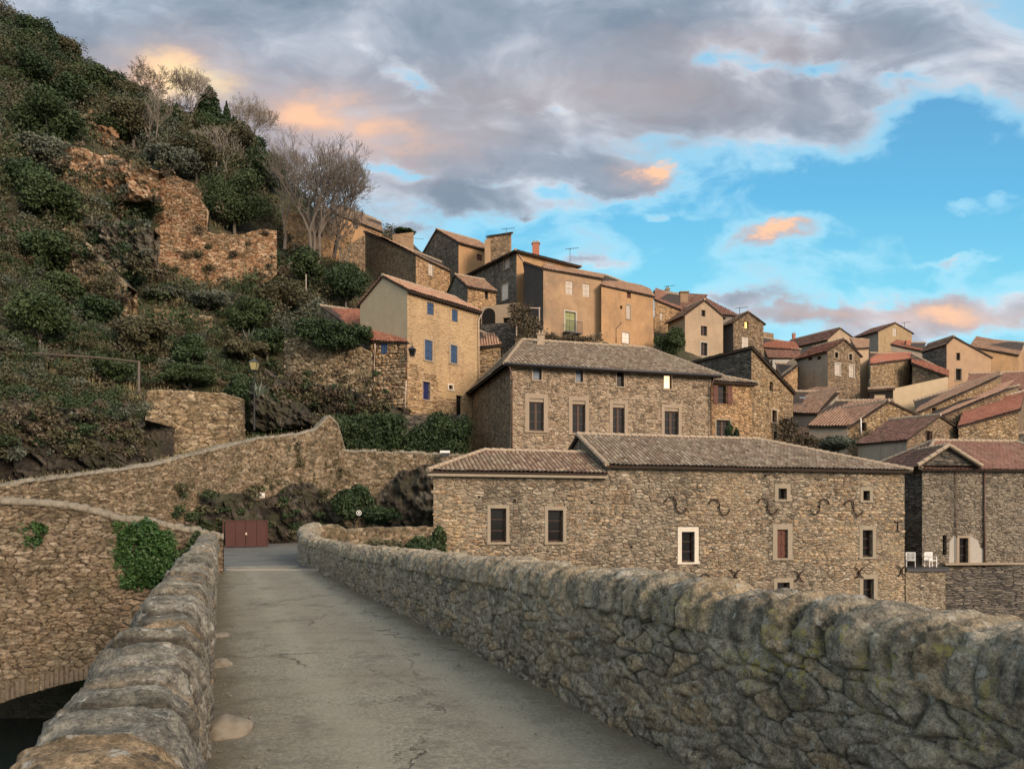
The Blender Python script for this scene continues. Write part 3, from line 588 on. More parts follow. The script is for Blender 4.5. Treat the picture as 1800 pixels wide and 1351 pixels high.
def ribbon(name, path, width, samples_s, prof_n, mat_, parent=None, cell=(0.30, 0.17), amp=0.03, cop=None, coph=0.28, seed=1, round_=0.6, back=1.0, noise_amp=0.02, toptex=None, yel=None, cop_amp=0.05, smooth=False, capflag=False):
    """a wall swept along a path: front face up, top across, back face down, modelled stones.
    path: list of (x, y, zbase, ztop), front is on the right-hand side of the direction of travel."""
    P = np.array(path, float); seg = np.hypot(np.diff(P[:, 0]), np.diff(P[:, 1])); cum = np.concatenate([[0], np.cumsum(seg)])
    S = samples_s if hasattr(samples_s, '__len__') else np.linspace(0, cum[-1], samples_s)
    S = np.clip(np.asarray(S), 0, cum[-1])
    C = np.stack([np.interp(S, cum, P[:, k]) for k in range(4)], 1)
    tx = np.gradient(C[:, 0], S+1e-9*np.arange(len(S))); ty = np.gradient(C[:, 1], S+1e-9*np.arange(len(S)))
    k5 = 5 if len(S) > 30 else 1
    L = np.hypot(tx, ty); tx /= L; ty /= L
    NX, NY = ty, -tx                                     # right-hand normal = front
    H = C[:, 3]-C[:, 2]; Hm = H.mean(); ZMIN = C[:, 2].min()
    # profile parameter: front (0..h), cap (half ellipse), back
    rt = coph if cop else 0.12
    npf, npc, npb = prof_n
    t = []
    for k in range(npf): t.append(('f', k/(npf)))
    for k in range(npc): t.append(('c', k/(npc-1)))
    for k in range(1, npb+1): t.append(('b', k/npb))
    nt = len(t); V = np.zeros((len(S), nt, 3)); cellv = np.zeros((len(S), nt, 3))
    rng = np.random.RandomState(seed)
    if cop:
        w_ = rng.uniform(cop[0], cop[1], 4000); bnd = np.cumsum(w_)-1.0
        c_h = rng.uniform(-1, 1, 4000); c_o = rng.uniform(-1, 1, 4000); c_r = rng.uniform(0, 1, 4000)
    wj = 0
    for j, (kind, q) in enumerate(t):
        if kind == 'f':
            off = np.full(len(S), width/2); z = C[:, 2]+q*(H-rt); tt = z-ZMIN
        elif kind == 'b':
            off = np.full(len(S), -width/2); z = C[:, 2]+(1-q)*(H-rt)-(1-back)*0; tt = 100+z-ZMIN
        else:
            ph = math.pi*q; ex = round_
            cc, sn = math.cos(ph), math.sin(ph)
            off = np.full(len(S), width/2*math.copysign(abs(cc)**ex, cc)*(1.04 if cop else 1.0)); z = C[:, 3]-rt+rt*abs(sn)**0.8; tt = Hm+q*width*1.3
        tarr = tt if hasattr(tt, '__len__') else np.full(len(S), tt)
        if kind == 'c' and cop:
            lean = 0.05*math.sin(6*q+1)
            sw = S+lean+0.05*(vnoise(S*1.1, np.full(len(S), q*3.0), seed)-0.5)
            k = np.clip(np.searchsorted(bnd, sw), 1, len(bnd)-1); lo = bnd[k-1]; hi = bnd[k]
            f = np.clip((sw-lo)/(hi-lo), 0, 1); wdt = hi-lo
            bd = np.minimum(f, 1-f)*wdt; ed = bd/0.22
            prof = 1-np.exp(-bd/0.028)
            ca = cop_amp/0.05
            d0 = cop_amp*1.25*(prof-0.7)+0.06*ca*(f-0.5)*c_h[k]+0.055*c_o[k]*ca*(1 if q < .5 else 0.7)
            tq = q*width*2.2
            fc_, fr_ = voro(S/0.075+0.8*(fbm(S*5, tq*5, seed+61, 3)-.5), tq/0.09+np.zeros(len(S))+0.8*(fbm(S*5+4, tq*5, seed+62, 3)-.5), seed+60, 0.95); d = noise_amp*0.95*(fr_-0.5)*np.clip(fc_*7, 0, 1)+0*S
            d = d0+d+noise_amp*1.9*(fbm(S*8, tq*8+q, seed+3, 6, 0.66)-0.5)+0.07*ca*(fbm(S*1.3, q*1.2+0*S, seed+8, 3)-0.5)
            crk = np.clip(1-np.abs(fbm(S*3.1, tq*5.2, seed+40, 4)-0.5)*22, 0, 1)*(vnoise(S*1.7, tq*1.7, seed+41) > 0.5)
            d = d-0.014*ca*crk
            zz = 0.02*c_h[k]*ca*abs(math.sin(math.pi*q))
            rid = c_r[k]; edge = ed
            yl = np.full(len(S), 1.0 if q < 0.22 else 0.0)
            if capflag: yl = np.full(len(S), 1e6)
        else:
            cx, cy = cell
            row = tarr/cy+0.9*(fbm(S*0.8, tarr*1.1, seed+11, 3)-0.5)*2
            wx = 0.9*(fbm(S*2.2, tarr*3.5, seed+4, 4)-.5); wz = 0.9*(fbm(S*2.4+9, tarr*3.9, seed+14, 4)-.5)
            ex_, rid = voro(S/cx+0.35*np.sin(row*2.1)+wx, row+wz, seed+2, 0.95)
            h1 = _hash(np.floor(rid*9973), np.zeros(len(S)), 3)-0.5; h2 = _hash(np.floor(rid*9973), np.ones(len(S)), 4)-0.5
            edge = ex_*0.62
            sm = 1-np.exp(-ex_/0.085)
            d = amp*(sm*(0.6+0.9*rid)-0.9)+noise_amp*2.2*(fbm(S*5, tarr*6, seed+3, 6, 0.62)-0.5)+amp*1.2*(fbm(S*0.7, tarr*0.9, seed+6, 3)-0.5)
            rid = np.mod(rid*7.13+0.13, 1.0)
            tl = ((S/cx) % 1.0-0.5)*h1+((tarr/cy) % 1.0-0.5)*h2
            d = d+0*tl
            fc_, fr_ = voro(S/0.085+wx*2, tarr/0.06+wz*2, seed+60, 0.95); d = d+noise_amp*0.8*(fr_-0.5)*np.clip(fc_*5, 0, 1)
            zz = 0
            yl = np.clip((tarr-(Hm-rt-0.28))/0.2, 0, 1) if kind == 'f' else np.zeros(len(S))
            if kind == 'f' and q > 0.80: d = d-(q-0.80)/0.2*0.02
        yl = yl*np.clip((S-(yel or 1e9))/1.5, 0, 1)
        if kind == 'c': nx_, nz_ = math.cos(math.pi*q), math.sin(math.pi*q)
        else: nx_, nz_ = (1 if kind == 'f' else -1), 0
        o_ = off+d*nx_
        V[:, j, 0] = C[:, 0]+NX*o_; V[:, j, 1] = C[:, 1]+NY*o_; V[:, j, 2] = z+d*nz_+zz
        if capflag: yl = np.full(len(S), 1.0 if kind == 'c' else 0.0)
        cellv[:, j, 0] = rid; cellv[:, j, 1] = edge; cellv[:, j, 2] = yl
    V[:, 0, 2] -= 0.15; V[:, -1, 2] -= 0.15
    # end caps
    Fc = grid_faces(len(S), nt)
    Vf = V.reshape(-1, 3)
    caps = []
    for e in (0, len(S)-1):
        for a in range(nt//2):
            b = nt-1-a
            if b-1 > a+1 or b > a+1: caps.append([e*nt+a, e*nt+a+1, e*nt+b-1, e*nt+b])
    Fc = np.concatenate([Fc, np.array([c for c in caps if len(set(c)) == 4], dtype=int).reshape(-1, 4)])
    o = mesh_np(name, Vf, Fc, mat_, parent, attrs={'cell': ('POINT', cellv.reshape(-1, 3))}, smooth=smooth)
    return o
def adaptive(length, dist0, k=0.004, mn=0.016, mx=0.08, rev=False):
    """sample positions with a spacing that grows with the distance from the camera"""
    s = [0.0]
    while s[-1] < length:
        s.append(s[-1]+min(mx, max(mn, k*abs(dist0(s[-1])))))
    return np.array(s)
# right parapet (front face is on the road side, so travel towards the camera)
pr = [(-8.3, 31.3, 0.12, 1.42), (-8.25, 30.2, 0.10, 1.36), (-7.9, 28.2, 0.05, 1.18), (-7.0, 25.5, 0, 1.0)]
pr = [(x+0.10, y, a, b) for x, y, a, b in pr]
for s, zt in [(22.8, 0.93), (18, 0.92), (12, 1.02), (8, 1.10), (5, 1.13), (2, 1.14), (0, 1.14), (-4, 1.14)]:
    p = bpt(s, 2.73+0.24); pr.append((p[0], p[1], 0, zt))
tot = sum(math.hypot(pr[i+1][0]-pr[i][0], pr[i+1][1]-pr[i][1]) for i in range(len(pr)-1))
Sr = adaptive(tot, lambda s: max(2.2, 28-s), 0.0042, 0.015, 0.07)
# front must face the road: right-hand side when travelling towards the camera
o = ribbon('bridge_parapet', pr, 0.48, Sr, (80, 50, 14), M['coping'], cell=(0.25, 0.125), amp=0.026, cop=(0.06, 0.20), coph=0.27, seed=4, cop_amp=0.040, noise_amp=0.030, yel=tot-8.8, round_=0.5, smooth=False)
tag(o, 'long grey parapet on the right of the road, lumpy coping stones with yellow lichen', 'parapet')
# left parapet, front face on the river side
pl = []
for s, zt in [(-4, 1.00), (0, 1.00), (3, 1.02), (6, 1.06), (10, 1.10), (16, 1.14), (20.6, 1.16), (22.3, 1.17)]:
    p = bpt(s, -0.06-0.215); pl.append((p[0], p[1], -0.02, zt))
pl = pl[::-1]
tot = sum(math.hypot(pl[i+1][0]-pl[i][0], pl[i+1][1]-pl[i][1]) for i in range(len(pl)-1))
Sl = adaptive(tot, lambda s: max(1.2, 21-s), 0.0055, 0.010, 0.07)
o = ribbon('bridge_parapet', pl, 0.39, Sl, (46, 60, 30), M['copingl'], cell=(0.26, 0.12), amp=0.025, cop=(0.10, 0.34), coph=0.32, seed=9, cop_amp=0.036, noise_amp=0.026, round_=0.52, smooth=False)
tag(o, 'left parapet beside the camera with big rounded coping stones', 'parapet')
# outer face of the bridge below the left parapet
# quay wall climbing to the left from the end of the left parapet
def W(px, py, Y): return (xat(px, Y), Y, zat(py, Y))
qw = []
for px, py, Y in [(386, 938, 21.3), (355, 930, 21.1), (300, 920, 20.8), (260, 911, 20.5), (205, 905, 20.2), (150, 890, 19.9), (100, 880, 19.6), (45, 876, 19.3), (-60, 872, 18.9), (-200, 870, 18.4)]:
    x, y, z = W(px, py, Y); qw.append((x, y+0.25, float(np.interp(px, [-200, -60, 45, 100, 150, 205, 260, 300, 340, 386], [-3.9, -3.2, -2.78, -2.62, -2.52, -2.52, -2.7, -3.1, -4.4, -5.3])), z))
qw = qw[::-1]
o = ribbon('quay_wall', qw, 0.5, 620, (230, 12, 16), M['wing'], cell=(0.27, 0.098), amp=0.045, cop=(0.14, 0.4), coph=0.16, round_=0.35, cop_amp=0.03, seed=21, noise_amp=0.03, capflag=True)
tag(o, 'rough brown quay wall with ivy, dropping to a dark arch left of the bridge', 'wall')
mb = MB(); rr = random.Random(3)       # ring of upright stones along the arch
for k in range(60):
    px = -190+k*8.6; Y = float(np.interp(px, [-200, -60, 45, 150, 300, 386], [18.4, 18.9, 19.3, 19.9, 20.8, 21.3])); x = xat(px, Y); z = float(np.interp(px, [-200, -60, 45, 100, 150, 205, 260, 300, 340, 386], [-3.9, -3.2, -2.78, -2.62, -2.52, -2.52, -2.7, -3.1, -4.4, -5.3]))
    hw_ = rr.uniform(0.035, 0.058); mb.box(x-hw_, x+hw_, Y-0.05-rr.random()*0.05, Y+0.5, z-0.16, z+0.12+rr.random()*0.14)
mb.build('arch_ring', M['wingring'], o)
mb = MB(); mb.box(-40, -8.9, 20.2, 32.0, -2.3, -0.5); tag(mb.build('lane', M['brown']), kind='structure')
# low quay wall on the right bank between the bridge and the long building
fw = []
for px, py, Y in [(553, 921, 31.4), (590, 922, 31.8), (603, 929, 32.0), (650, 926, 32.4), (700, 926, 33.0), (745, 925, 33.6), (772, 925, 34.0)]:
    x, y, z = W(px, py, Y); fw.append((x, y+0.25, -5.3, z))
o = ribbon('quay_wall', fw, 0.5, 130, (90, 10, 12), M['bank'], cell=(0.40, 0.17), amp=0.06, cop=(0.2, 0.5), coph=0.10, round_=0.35, cop_amp=0.03, seed=25)
tag(o, 'short quay wall between the bridge end and the long stone building', 'wall')
# retaining wall of the upper lane, climbing to a peak, then the straight garden wall
rw = []
for px, py, pb, Y in [(-260, 868, 1000, 26), (-60, 856, 1000, 29), (45, 840, 985, 31), (80, 837, 980, 32), (250, 815, 975, 36), (300, 802, 965, 37.5), (400, 778, 962, 41), (440, 768, 960, 42.5), (520, 760, 958, 44.5), (548, 752, 958, 45.2), (572, 728, 957, 45.8), (584, 740, 957, 46.1), (600, 790, 957, 46.6), (700, 792, 957, 47.3), (790, 797, 957, 48), (835, 799, 957, 48.6)]:
    x, y, z = W(px, py, Y); rw.append((x, y+0.3, zat(pb, Y)-0.6, z))
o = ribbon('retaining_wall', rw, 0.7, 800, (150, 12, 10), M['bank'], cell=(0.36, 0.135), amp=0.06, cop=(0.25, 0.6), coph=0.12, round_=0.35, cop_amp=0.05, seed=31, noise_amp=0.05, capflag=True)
tag(o, 'long retaining wall behind the red gate, its top climbing to a peak', 'wall')
# black rock at the foot of that wall
def rockface(name, label, pts, Yo, amp=0.8, seed=1, n=(120, 60), cell=(0.9, 0.8), matk='rock', thick=1.4):
    """pts: list of (px, py_bottom, py_top, Y); a bulging rock body with its own thickness"""
    A = np.array(pts, float); u = np.linspace(0, 1, n[0]); ku = np.linspace(0, 1, len(A))
    PX, PB, PTp, YY = (np.interp(u, ku, A[:, k]) for k in range(4))
    v = np.linspace(0, 1, n[1])
    UU, VV = np.meshgrid(u, v, indexing='ij')
    Y0 = np.repeat(YY[:, None], n[1], 1); X0 = (PX[:, None]-900)/F*Y0
    zb = EYE+(HZ-PB)/F*YY; zt = EYE+(HZ-PTp)/F*YY+0.5*(fbm(u*14, u*0, seed+6, 3)-0.5)
    Z0 = zb[:, None]+(zt-zb)[:, None]*VV
    ln = np.cumsum(np.concatenate([[0], np.hypot(np.diff(X0[:, 0]), np.diff(YY))]))[:, None]+0*VV
    ex_, rid = voro(ln/cell[0]+0.6*fbm(ln, Z0, seed), Z0/cell[1]+ln*0.3, seed, 0.95)
    prof = np.sin(np.pi*np.clip(VV, 0, 1)**0.6)**0.5
    edge_t = np.minimum(1, np.minimum(UU, 1-UU)*10)
    rg = 1-np.abs(2*fbm(ln*0.55+Z0*0.3, Z0*0.45, seed+1, 5, 0.6)-1); rg2 = 1-np.abs(2*fbm(ln*1.6, Z0*1.1+ln*0.5, seed+2, 5, 0.6)-1)
    ledge = np.abs(((Z0*0.9+1.2*fbm(ln*0.4, Z0*0.4, seed+4, 3)) % 1.0)-0.5)
    d = amp*(prof*edge_t*(0.1+1.1*rg**2)+0.75*(rg2**2-0.5)+0.45*ledge+0.22*rid-0.35)
    V = np.stack([X0, Y0-d-Yo, Z0], -1)
    back = V[:, ::-1].copy(); back[:, :, 1] += thick+d[:, ::-1]*0.5
    V = np.concatenate([V, back], 1); cv = np.stack([rid, ex_, rid*0], -1); cv = np.concatenate([cv, cv[:, ::-1]], 1)
    o = mesh_np(name, V.reshape(-1, 3), grid_faces(n[0], n[1]*2), M[matk], attrs={'cell': ('POINT', cv.reshape(-1, 3))})
    tag(o, label, 'rock'); return o
rockface('rock_outcrop', 'black craggy rock under the retaining wall behind the red gate', [(255, 972, 905, 37), (330, 965, 880, 38.6), (385, 962, 868, 40), (430, 960, 872, 41.5), (470, 960, 880, 43), (505, 960, 850, 44), (540, 960, 848, 44.8), (575, 960, 872, 45.6), (605, 958, 884, 46)], 0.1, 0.7, 41, (170, 60))
rockface('rock_outcrop', 'pale grey rock buttress against the garden wall left of the long building', [(640, 960, 905, 46.5), (672, 962, 865, 46.6), (705, 965, 830, 46.6), (735, 965, 824, 46.4), (760, 968, 812, 46.2), (800, 968, 850, 46.2)], 0.1, 0.8, 43, (80, 60), matk='rock')
# ------------------------------------------------------------------ building kit
class Face:
    """a vertical wall plane: P0 lower-left corner seen from outside, u along it, n outward"""
    def __init__(s, P0, u, L, zb):
        s.P0 = Vector((P0[0], P0[1], 0)); s.u = Vector((u[0], u[1], 0)).normalized(); s.n = Vector((s.u.y, -s.u.x, 0)); s.L = L; s.zb = zb; s.holes = []
    def w(s, a, d, z): p = s.P0+s.u*a+s.n*d; return (p.x, p.y, z)
    def a_of(s, px):
        t = (px-900)/F; return (t*s.P0.y-s.P0.x)/(s.u.x-t*s.u.y)
    def rect(s, x0, x1, y0, y1):
        a0, a1 = s.a_of(x0), s.a_of(x1); Yc = s.P0.y+s.u.y*(a0+a1)/2
        return a0, a1, zat(y1, Yc), zat(y0, Yc)
    def box(s, mb, a0, a1, d0, d1, z0, z1):
        mb.hexa([s.w(a0,d0,z0), s.w(a0,d1,z0), s.w(a1,d1,z0), s.w(a1,d0,z0), s.w(a0,d0,z1), s.w(a0,d1,z1), s.w(a1,d1,z1), s.w(a1,d0,z1)])
def clip_poly(poly, rect):
    a0, a1, z0, z1 = rect
    for ax, val, sg in ((0, a0, 1), (0, a1, -1), (1, z0, 1), (1, z1, -1)):
        out = []
        for i in range(len(poly)):
            p, q = poly[i], poly[(i+1) % len(poly)]
            ip, iq = (p[ax]-val)*sg >= 0, (q[ax]-val)*sg >= 0
            if ip: out.append(p)
            if ip != iq:
                t = (val-p[ax])/(q[ax]-p[ax]); out.append((p[0]+(q[0]-p[0])*t, p[1]+(q[1]-p[1])*t))
        poly = out
        if len(poly) < 3: return []
    return poly
def wall_mesh(mb, f, poly, holes, depth=0.22):
    As = sorted(set([min(p[0] for p in poly), max(p[0] for p in poly)]+[x for h in holes for x in h[:2]]))
    Zs = sorted(set([min(p[1] for p in poly), max(p[1] for p in poly)]+[x for h in holes for x in h[2:4]]))
    for i in range(len(As)-1):
        for j in range(len(Zs)-1):
            ca, cz = (As[i]+As[i+1])/2, (Zs[j]+Zs[j+1])/2
            if any(h[0] < ca < h[1] and h[2] < cz < h[3] for h in holes): continue
            q = clip_poly(poly, (As[i], As[i+1], Zs[j], Zs[j+1]))
            if len(q) >= 3: mb.poly([f.w(a, 0, z) for a, z in q])
    for a0, a1, z0, z1 in holes:
        for q in ([(a0,0,z0),(a0,-depth,z0),(a0,-depth,z1),(a0,0,z1)], [(a1,0,z1),(a1,-depth,z1),(a1,-depth,z0),(a1,0,z0)],
                  [(a0,0,z0),(a1,0,z0),(a1,-depth,z0),(a0,-depth,z0)], [(a0,-depth,z1),(a1,-depth,z1),(a1,0,z1),(a0,0,z1)]):
            mb.poly([f.w(*p) for p in q])
def window(f, parent, r, style='brown', depth=0.22, surround=None, sw=0.18, bars=2):
    """an opening filled with a window; r = (a0,a1,z0,z1). Parts: window > pane, surround"""
    a0, a1, z0, z1 = r; W_, H_ = a1-a0, z1-z0; am = (a0+a1)/2
    nm = 'door' if style in ('dblue', 'darkdoor', 'greendoor', 'greydoor') else ('shutter' if style in ('blue', 'pale', 'white') else 'window')
    mb = MB(); d0, d1 = -depth-0.02, -depth+0.05
    fm = {'brown': 'brownwood', 'sky': 'brownwood', 'lit': 'brownwood', 'lit2': 'brownwood', 'blue': 'blue', 'pale': 'palewood', 'white': 'whitewood', 'dblue': 'dblue',
          'darkdoor': 'dark', 'greendoor': 'greenwood', 'hole': 'brownwood', 'red': 'redwood', 'whitewin': 'whitewood', 'greydoor': 'palewood', 'arch': 'palewood', 'roller': 'brownwood'}[style]
    pm = {'sky': 'glassb', 'lit': 'lit', 'lit2': 'lit2'}.get(style, 'glass')
    if style in ('blue', 'pale', 'white', 'dblue', 'greendoor', 'greydoor', 'red', 'arch'):
        fd = -0.05 if style in ('blue', 'pale', 'white', 'arch') else -0.14
        for s0, s1 in ((a0+0.02, am-0.012), (am+0.012, a1-0.02)):
            f.box(mb, s0, s1, fd-0.04, fd, z0+0.02, z1-0.02)
            for k in range(3):
                zc = z0+(0.15+0.35*k)*H_; f.box(mb, s0+0.02, s1-0.02, fd, fd+0.025, zc-0.045, zc+0.045)
            for k in range(1, 3):
                ac = s0+(s1-s0)*k/3; f.box(mb, ac-0.008, ac+0.008, fd, fd+0.006, z0+0.03, z1-0.03)
        wn = mb.build(nm, M[fm], parent)
        bk = MB(); f.box(bk, a0, a1, -depth-0.03, -depth-0.01, z0, z1); bk.build('backing', M['dark'], wn)
    elif style == 'darkdoor':
        f.box(mb, a0, a1, -depth-0.04, -depth, z0, z1)
        for k in range(1, 4): f.box(mb, a0+W_*k/4-0.015, a0+W_*k/4+0.015, -depth, -depth+0.02, z0, z1)
        wn = mb.build(nm, M['dark'], parent)
    elif style == 'hole':
        fw = 0.05
        f.box(mb, a0, a0+fw, d0, d1, z0, z1); f.box(mb, a1-fw, a1, d0, d1, z0, z1); f.box(mb, a0+fw, a1-fw, d0, d1, z0, z0+fw); f.box(mb, a0+fw, a1-fw, d0, d1, z1-fw, z1)
        wn = mb.build(nm, M[fm], parent)
        p = MB(); f.box(p, a0+fw, a1-fw, -depth-0.015, -depth+0.0, z0+fw, z1-fw); p.build('pane', M['glass'], wn)
    else:
        fw = min(0.09, W_*0.10); top = z1
        if style == 'roller': top = z1-0.11*H_
        f.box(mb, a0, a0+fw, d0, d1, z0, top); f.box(mb, a1-fw, a1, d0, d1, z0, top); f.box(mb, a0+fw, a1-fw, d0, d1, z0, z0+fw); f.box(mb, a0+fw, a1-fw, d0, d1, top-fw, top)
        if W_ > 0.78: f.box(mb, am-fw*0.9, am+fw*0.9, d0, d1-0.004, z0+fw, top-fw)
        nb = bars if H_ > 1.1 else 0
        for k in range(1, nb+1):
            zc = z0+(top-z0)*k/(nb+1); f.box(mb, a0+fw, a1-fw, d0, d1-0.018, zc-0.02, zc+0.02)
        wn = mb.build(nm, M[fm], parent)
        p = MB(); f.box(p, a0+fw, a1-fw, -depth-0.015, -depth+0.0, z0+fw, top-fw); p.build('pane', M[pm], wn)
        if style == 'roller':
            p = MB(); f.box(p, a0, a1, -depth, -0.04, top+0.004, z1-0.004); p.build('roller_box', M['cement_l'], wn)
    if surround:
        s = MB(); e = 0.022; g = 0.003
        ws = sw*(0.75+0.25*random.random())
        f.box(s, a0-ws, a0+g, -0.05, e, z0-0.02, z1+ws*1.1); f.box(s, a1-g, a1+ws, -0.05, e, z0-0.02, z1+ws*1.1); f.box(s, a0+g, a1-g, -0.05, e+0.004, z1-g, z1+ws*1.1-0.003)
        f.box(s, a0-ws*1.2, a1+ws*1.2, -0.06, e+0.05, z0-0.11, z0-0.022)
        s.build('surround', M[surround], wn)
    return wn

def roofplane(V, Fc, UV, EL, ER, TR, TL, pitch=0.215, row=0.36, hgt=0.075, ns=6, kind='canal', uo=0, th=0.02):
    """corrugated tile surface over the quad eave-left, eave-right, top-right, top-left"""
    EL, ER, TR, TL = (Vector(p) for p in (EL, ER, TR, TL))
    u = (ER-EL).normalized(); n = u.cross(TL-EL if (TL-EL).length > (TR-EL).length*0.2 else TR-EL)
    mid = (TR+TL)/2-EL; n = u.cross(mid).normalized(); v = n.cross(u)
    def loc(p): q = p-EL; return q.dot(u), q.dot(v)
    (_, _), (x1, y1), (x2, y2), (x3, y3) = loc(EL), loc(ER), loc(TR), loc(TL)
    Hh = max(y2, y3); nrow = max(1, int(round(Hh/row))); x_lo = min(0, x3); x_hi = max(x1, x2)
    xs = np.arange(math.floor(x_lo/pitch)*pitch, x_hi+pitch, pitch/ns)
    def edge(t):
        L0 = np.interp(t, [0, max(y3, 1e-3)], [0, x3]); R0 = np.interp(t, [y1*0, max(y2, 1e-3)], [x1, x2]); return L0, R0
    rngx = _hash(np.floor(xs/pitch+1e-6)+uo, np.zeros(len(xs)), 3)
    base = len(V); ring = []
    sub = 3 if (row > 0.2 and pitch < 0.35 and ns > 4) else 2
    lev = []
    for r in range(nrow):
        for s_ in range(sub):
            t = (r+s_/(sub-1)*0.999)/nrow*Hh; lift = 0.030*(1-s_/(sub-1))
            lev.append((t, lift, r+min(0.999, s_/(sub-1)), r))
    pts = []; uvs = []
    for t, lift, vv, r in lev:
        L0, R0 = edge(t); x = np.clip(xs, L0, R0); ph = x/pitch
        if kind == 'canal': c = np.abs(np.sin(np.pi*ph)); h = hgt*np.sqrt(c) if ns > 4 else hgt*c
        elif kind == 'flat': h = hgt*0.45*(0.5+0.5*np.cos(2*np.pi*ph))**2
        jit = 0.012*(_hash(np.floor(ph), np.full(len(xs), float(r)), 7)-0.5)
        dv = 0.05*(_hash(np.floor(ph), np.full(len(xs), float(r)), 11)-0.5)*(1 if lift > 0 else 0)
        big = 0.085*(fbm(x*0.35+uo, np.full(len(xs), t*0.5), 5, 3)-0.5)
        hh = h+lift+jit+big
        P = np.array(EL)[None]+x[:, None]*np.array(u)[None]+(t+dv)[:, None]*np.array(v)[None]+hh[:, None]*np.array(n)[None]
        pts.append(P); uvs.append(np.stack([xs/pitch+uo*13, np.full(len(xs), vv)], 1))
    P = np.concatenate(pts); U = np.concatenate(uvs); nj = len(xs)
    f = grid_faces(len(lev), nj)
    # drop faces that collapsed against the roof edge
    w1 = np.linalg.norm(P[f[:, 0]]-P[f[:, 1]], axis=1); w2 = np.linalg.norm(P[f[:, 3]]-P[f[:, 2]], axis=1)
    f = f[(w1 > 1e-4) | (w2 > 1e-4)]
    V.append(P); Fc.append(f+sum(len(q) for q in V[:-1])); UV.append(U)
def roof_obj(planes, matk, parent, ridges=(), Yref=50, kind='canal', under=True, pitch=0.215, thick=0.10):
    V, Fc, UV = [], [], []
    ns = 8 if Yref < 50 else (6 if Yref < 65 else 4)
    row = 0.34
    if kind == 'flat': row = 0.36; pitch = 0.25
    for k, q in enumerate(planes): roofplane(V, Fc, UV, *q, ns=ns, kind=kind, uo=k*57, pitch=pitch, row=row)
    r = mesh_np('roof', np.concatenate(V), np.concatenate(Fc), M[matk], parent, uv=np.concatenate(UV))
    if under:
        mb = MB()
        for q in planes:
            pts = [Vector(p) for p in q]
            n = (pts[1]-pts[0]).cross((pts[2]+pts[3])/2-pts[0]).normalized()
            P = [p-n*0.02 for p in pts]
            if (P[2]-P[3]).length < 0.02: P = P[:3]
            mb.slab(P, thick)
        mb.build('eaves', M['eave'], parent)
    if ridges:
        cv, cf, cu = [], [], []
        mb = MB()
        for a, b in ridges:
            a, b = Vector(a), Vector(b); L = (b-a).length; n = max(1, int(L/0.38))
            for i in range(n):
                p = a.lerp(b, i/n); q = a.lerp(b, (i+1.08)/n); off = Vector((0, 0, 0.035+0.012*random.random()))
                mb.tube([p+off+Vector((0, 0, 0.012)), q+off-Vector((0, 0, 0.01))], [0.125, 0.10], 8)
        rg = mb.build('ridge_tiles', M['mortar'], r)
    return r

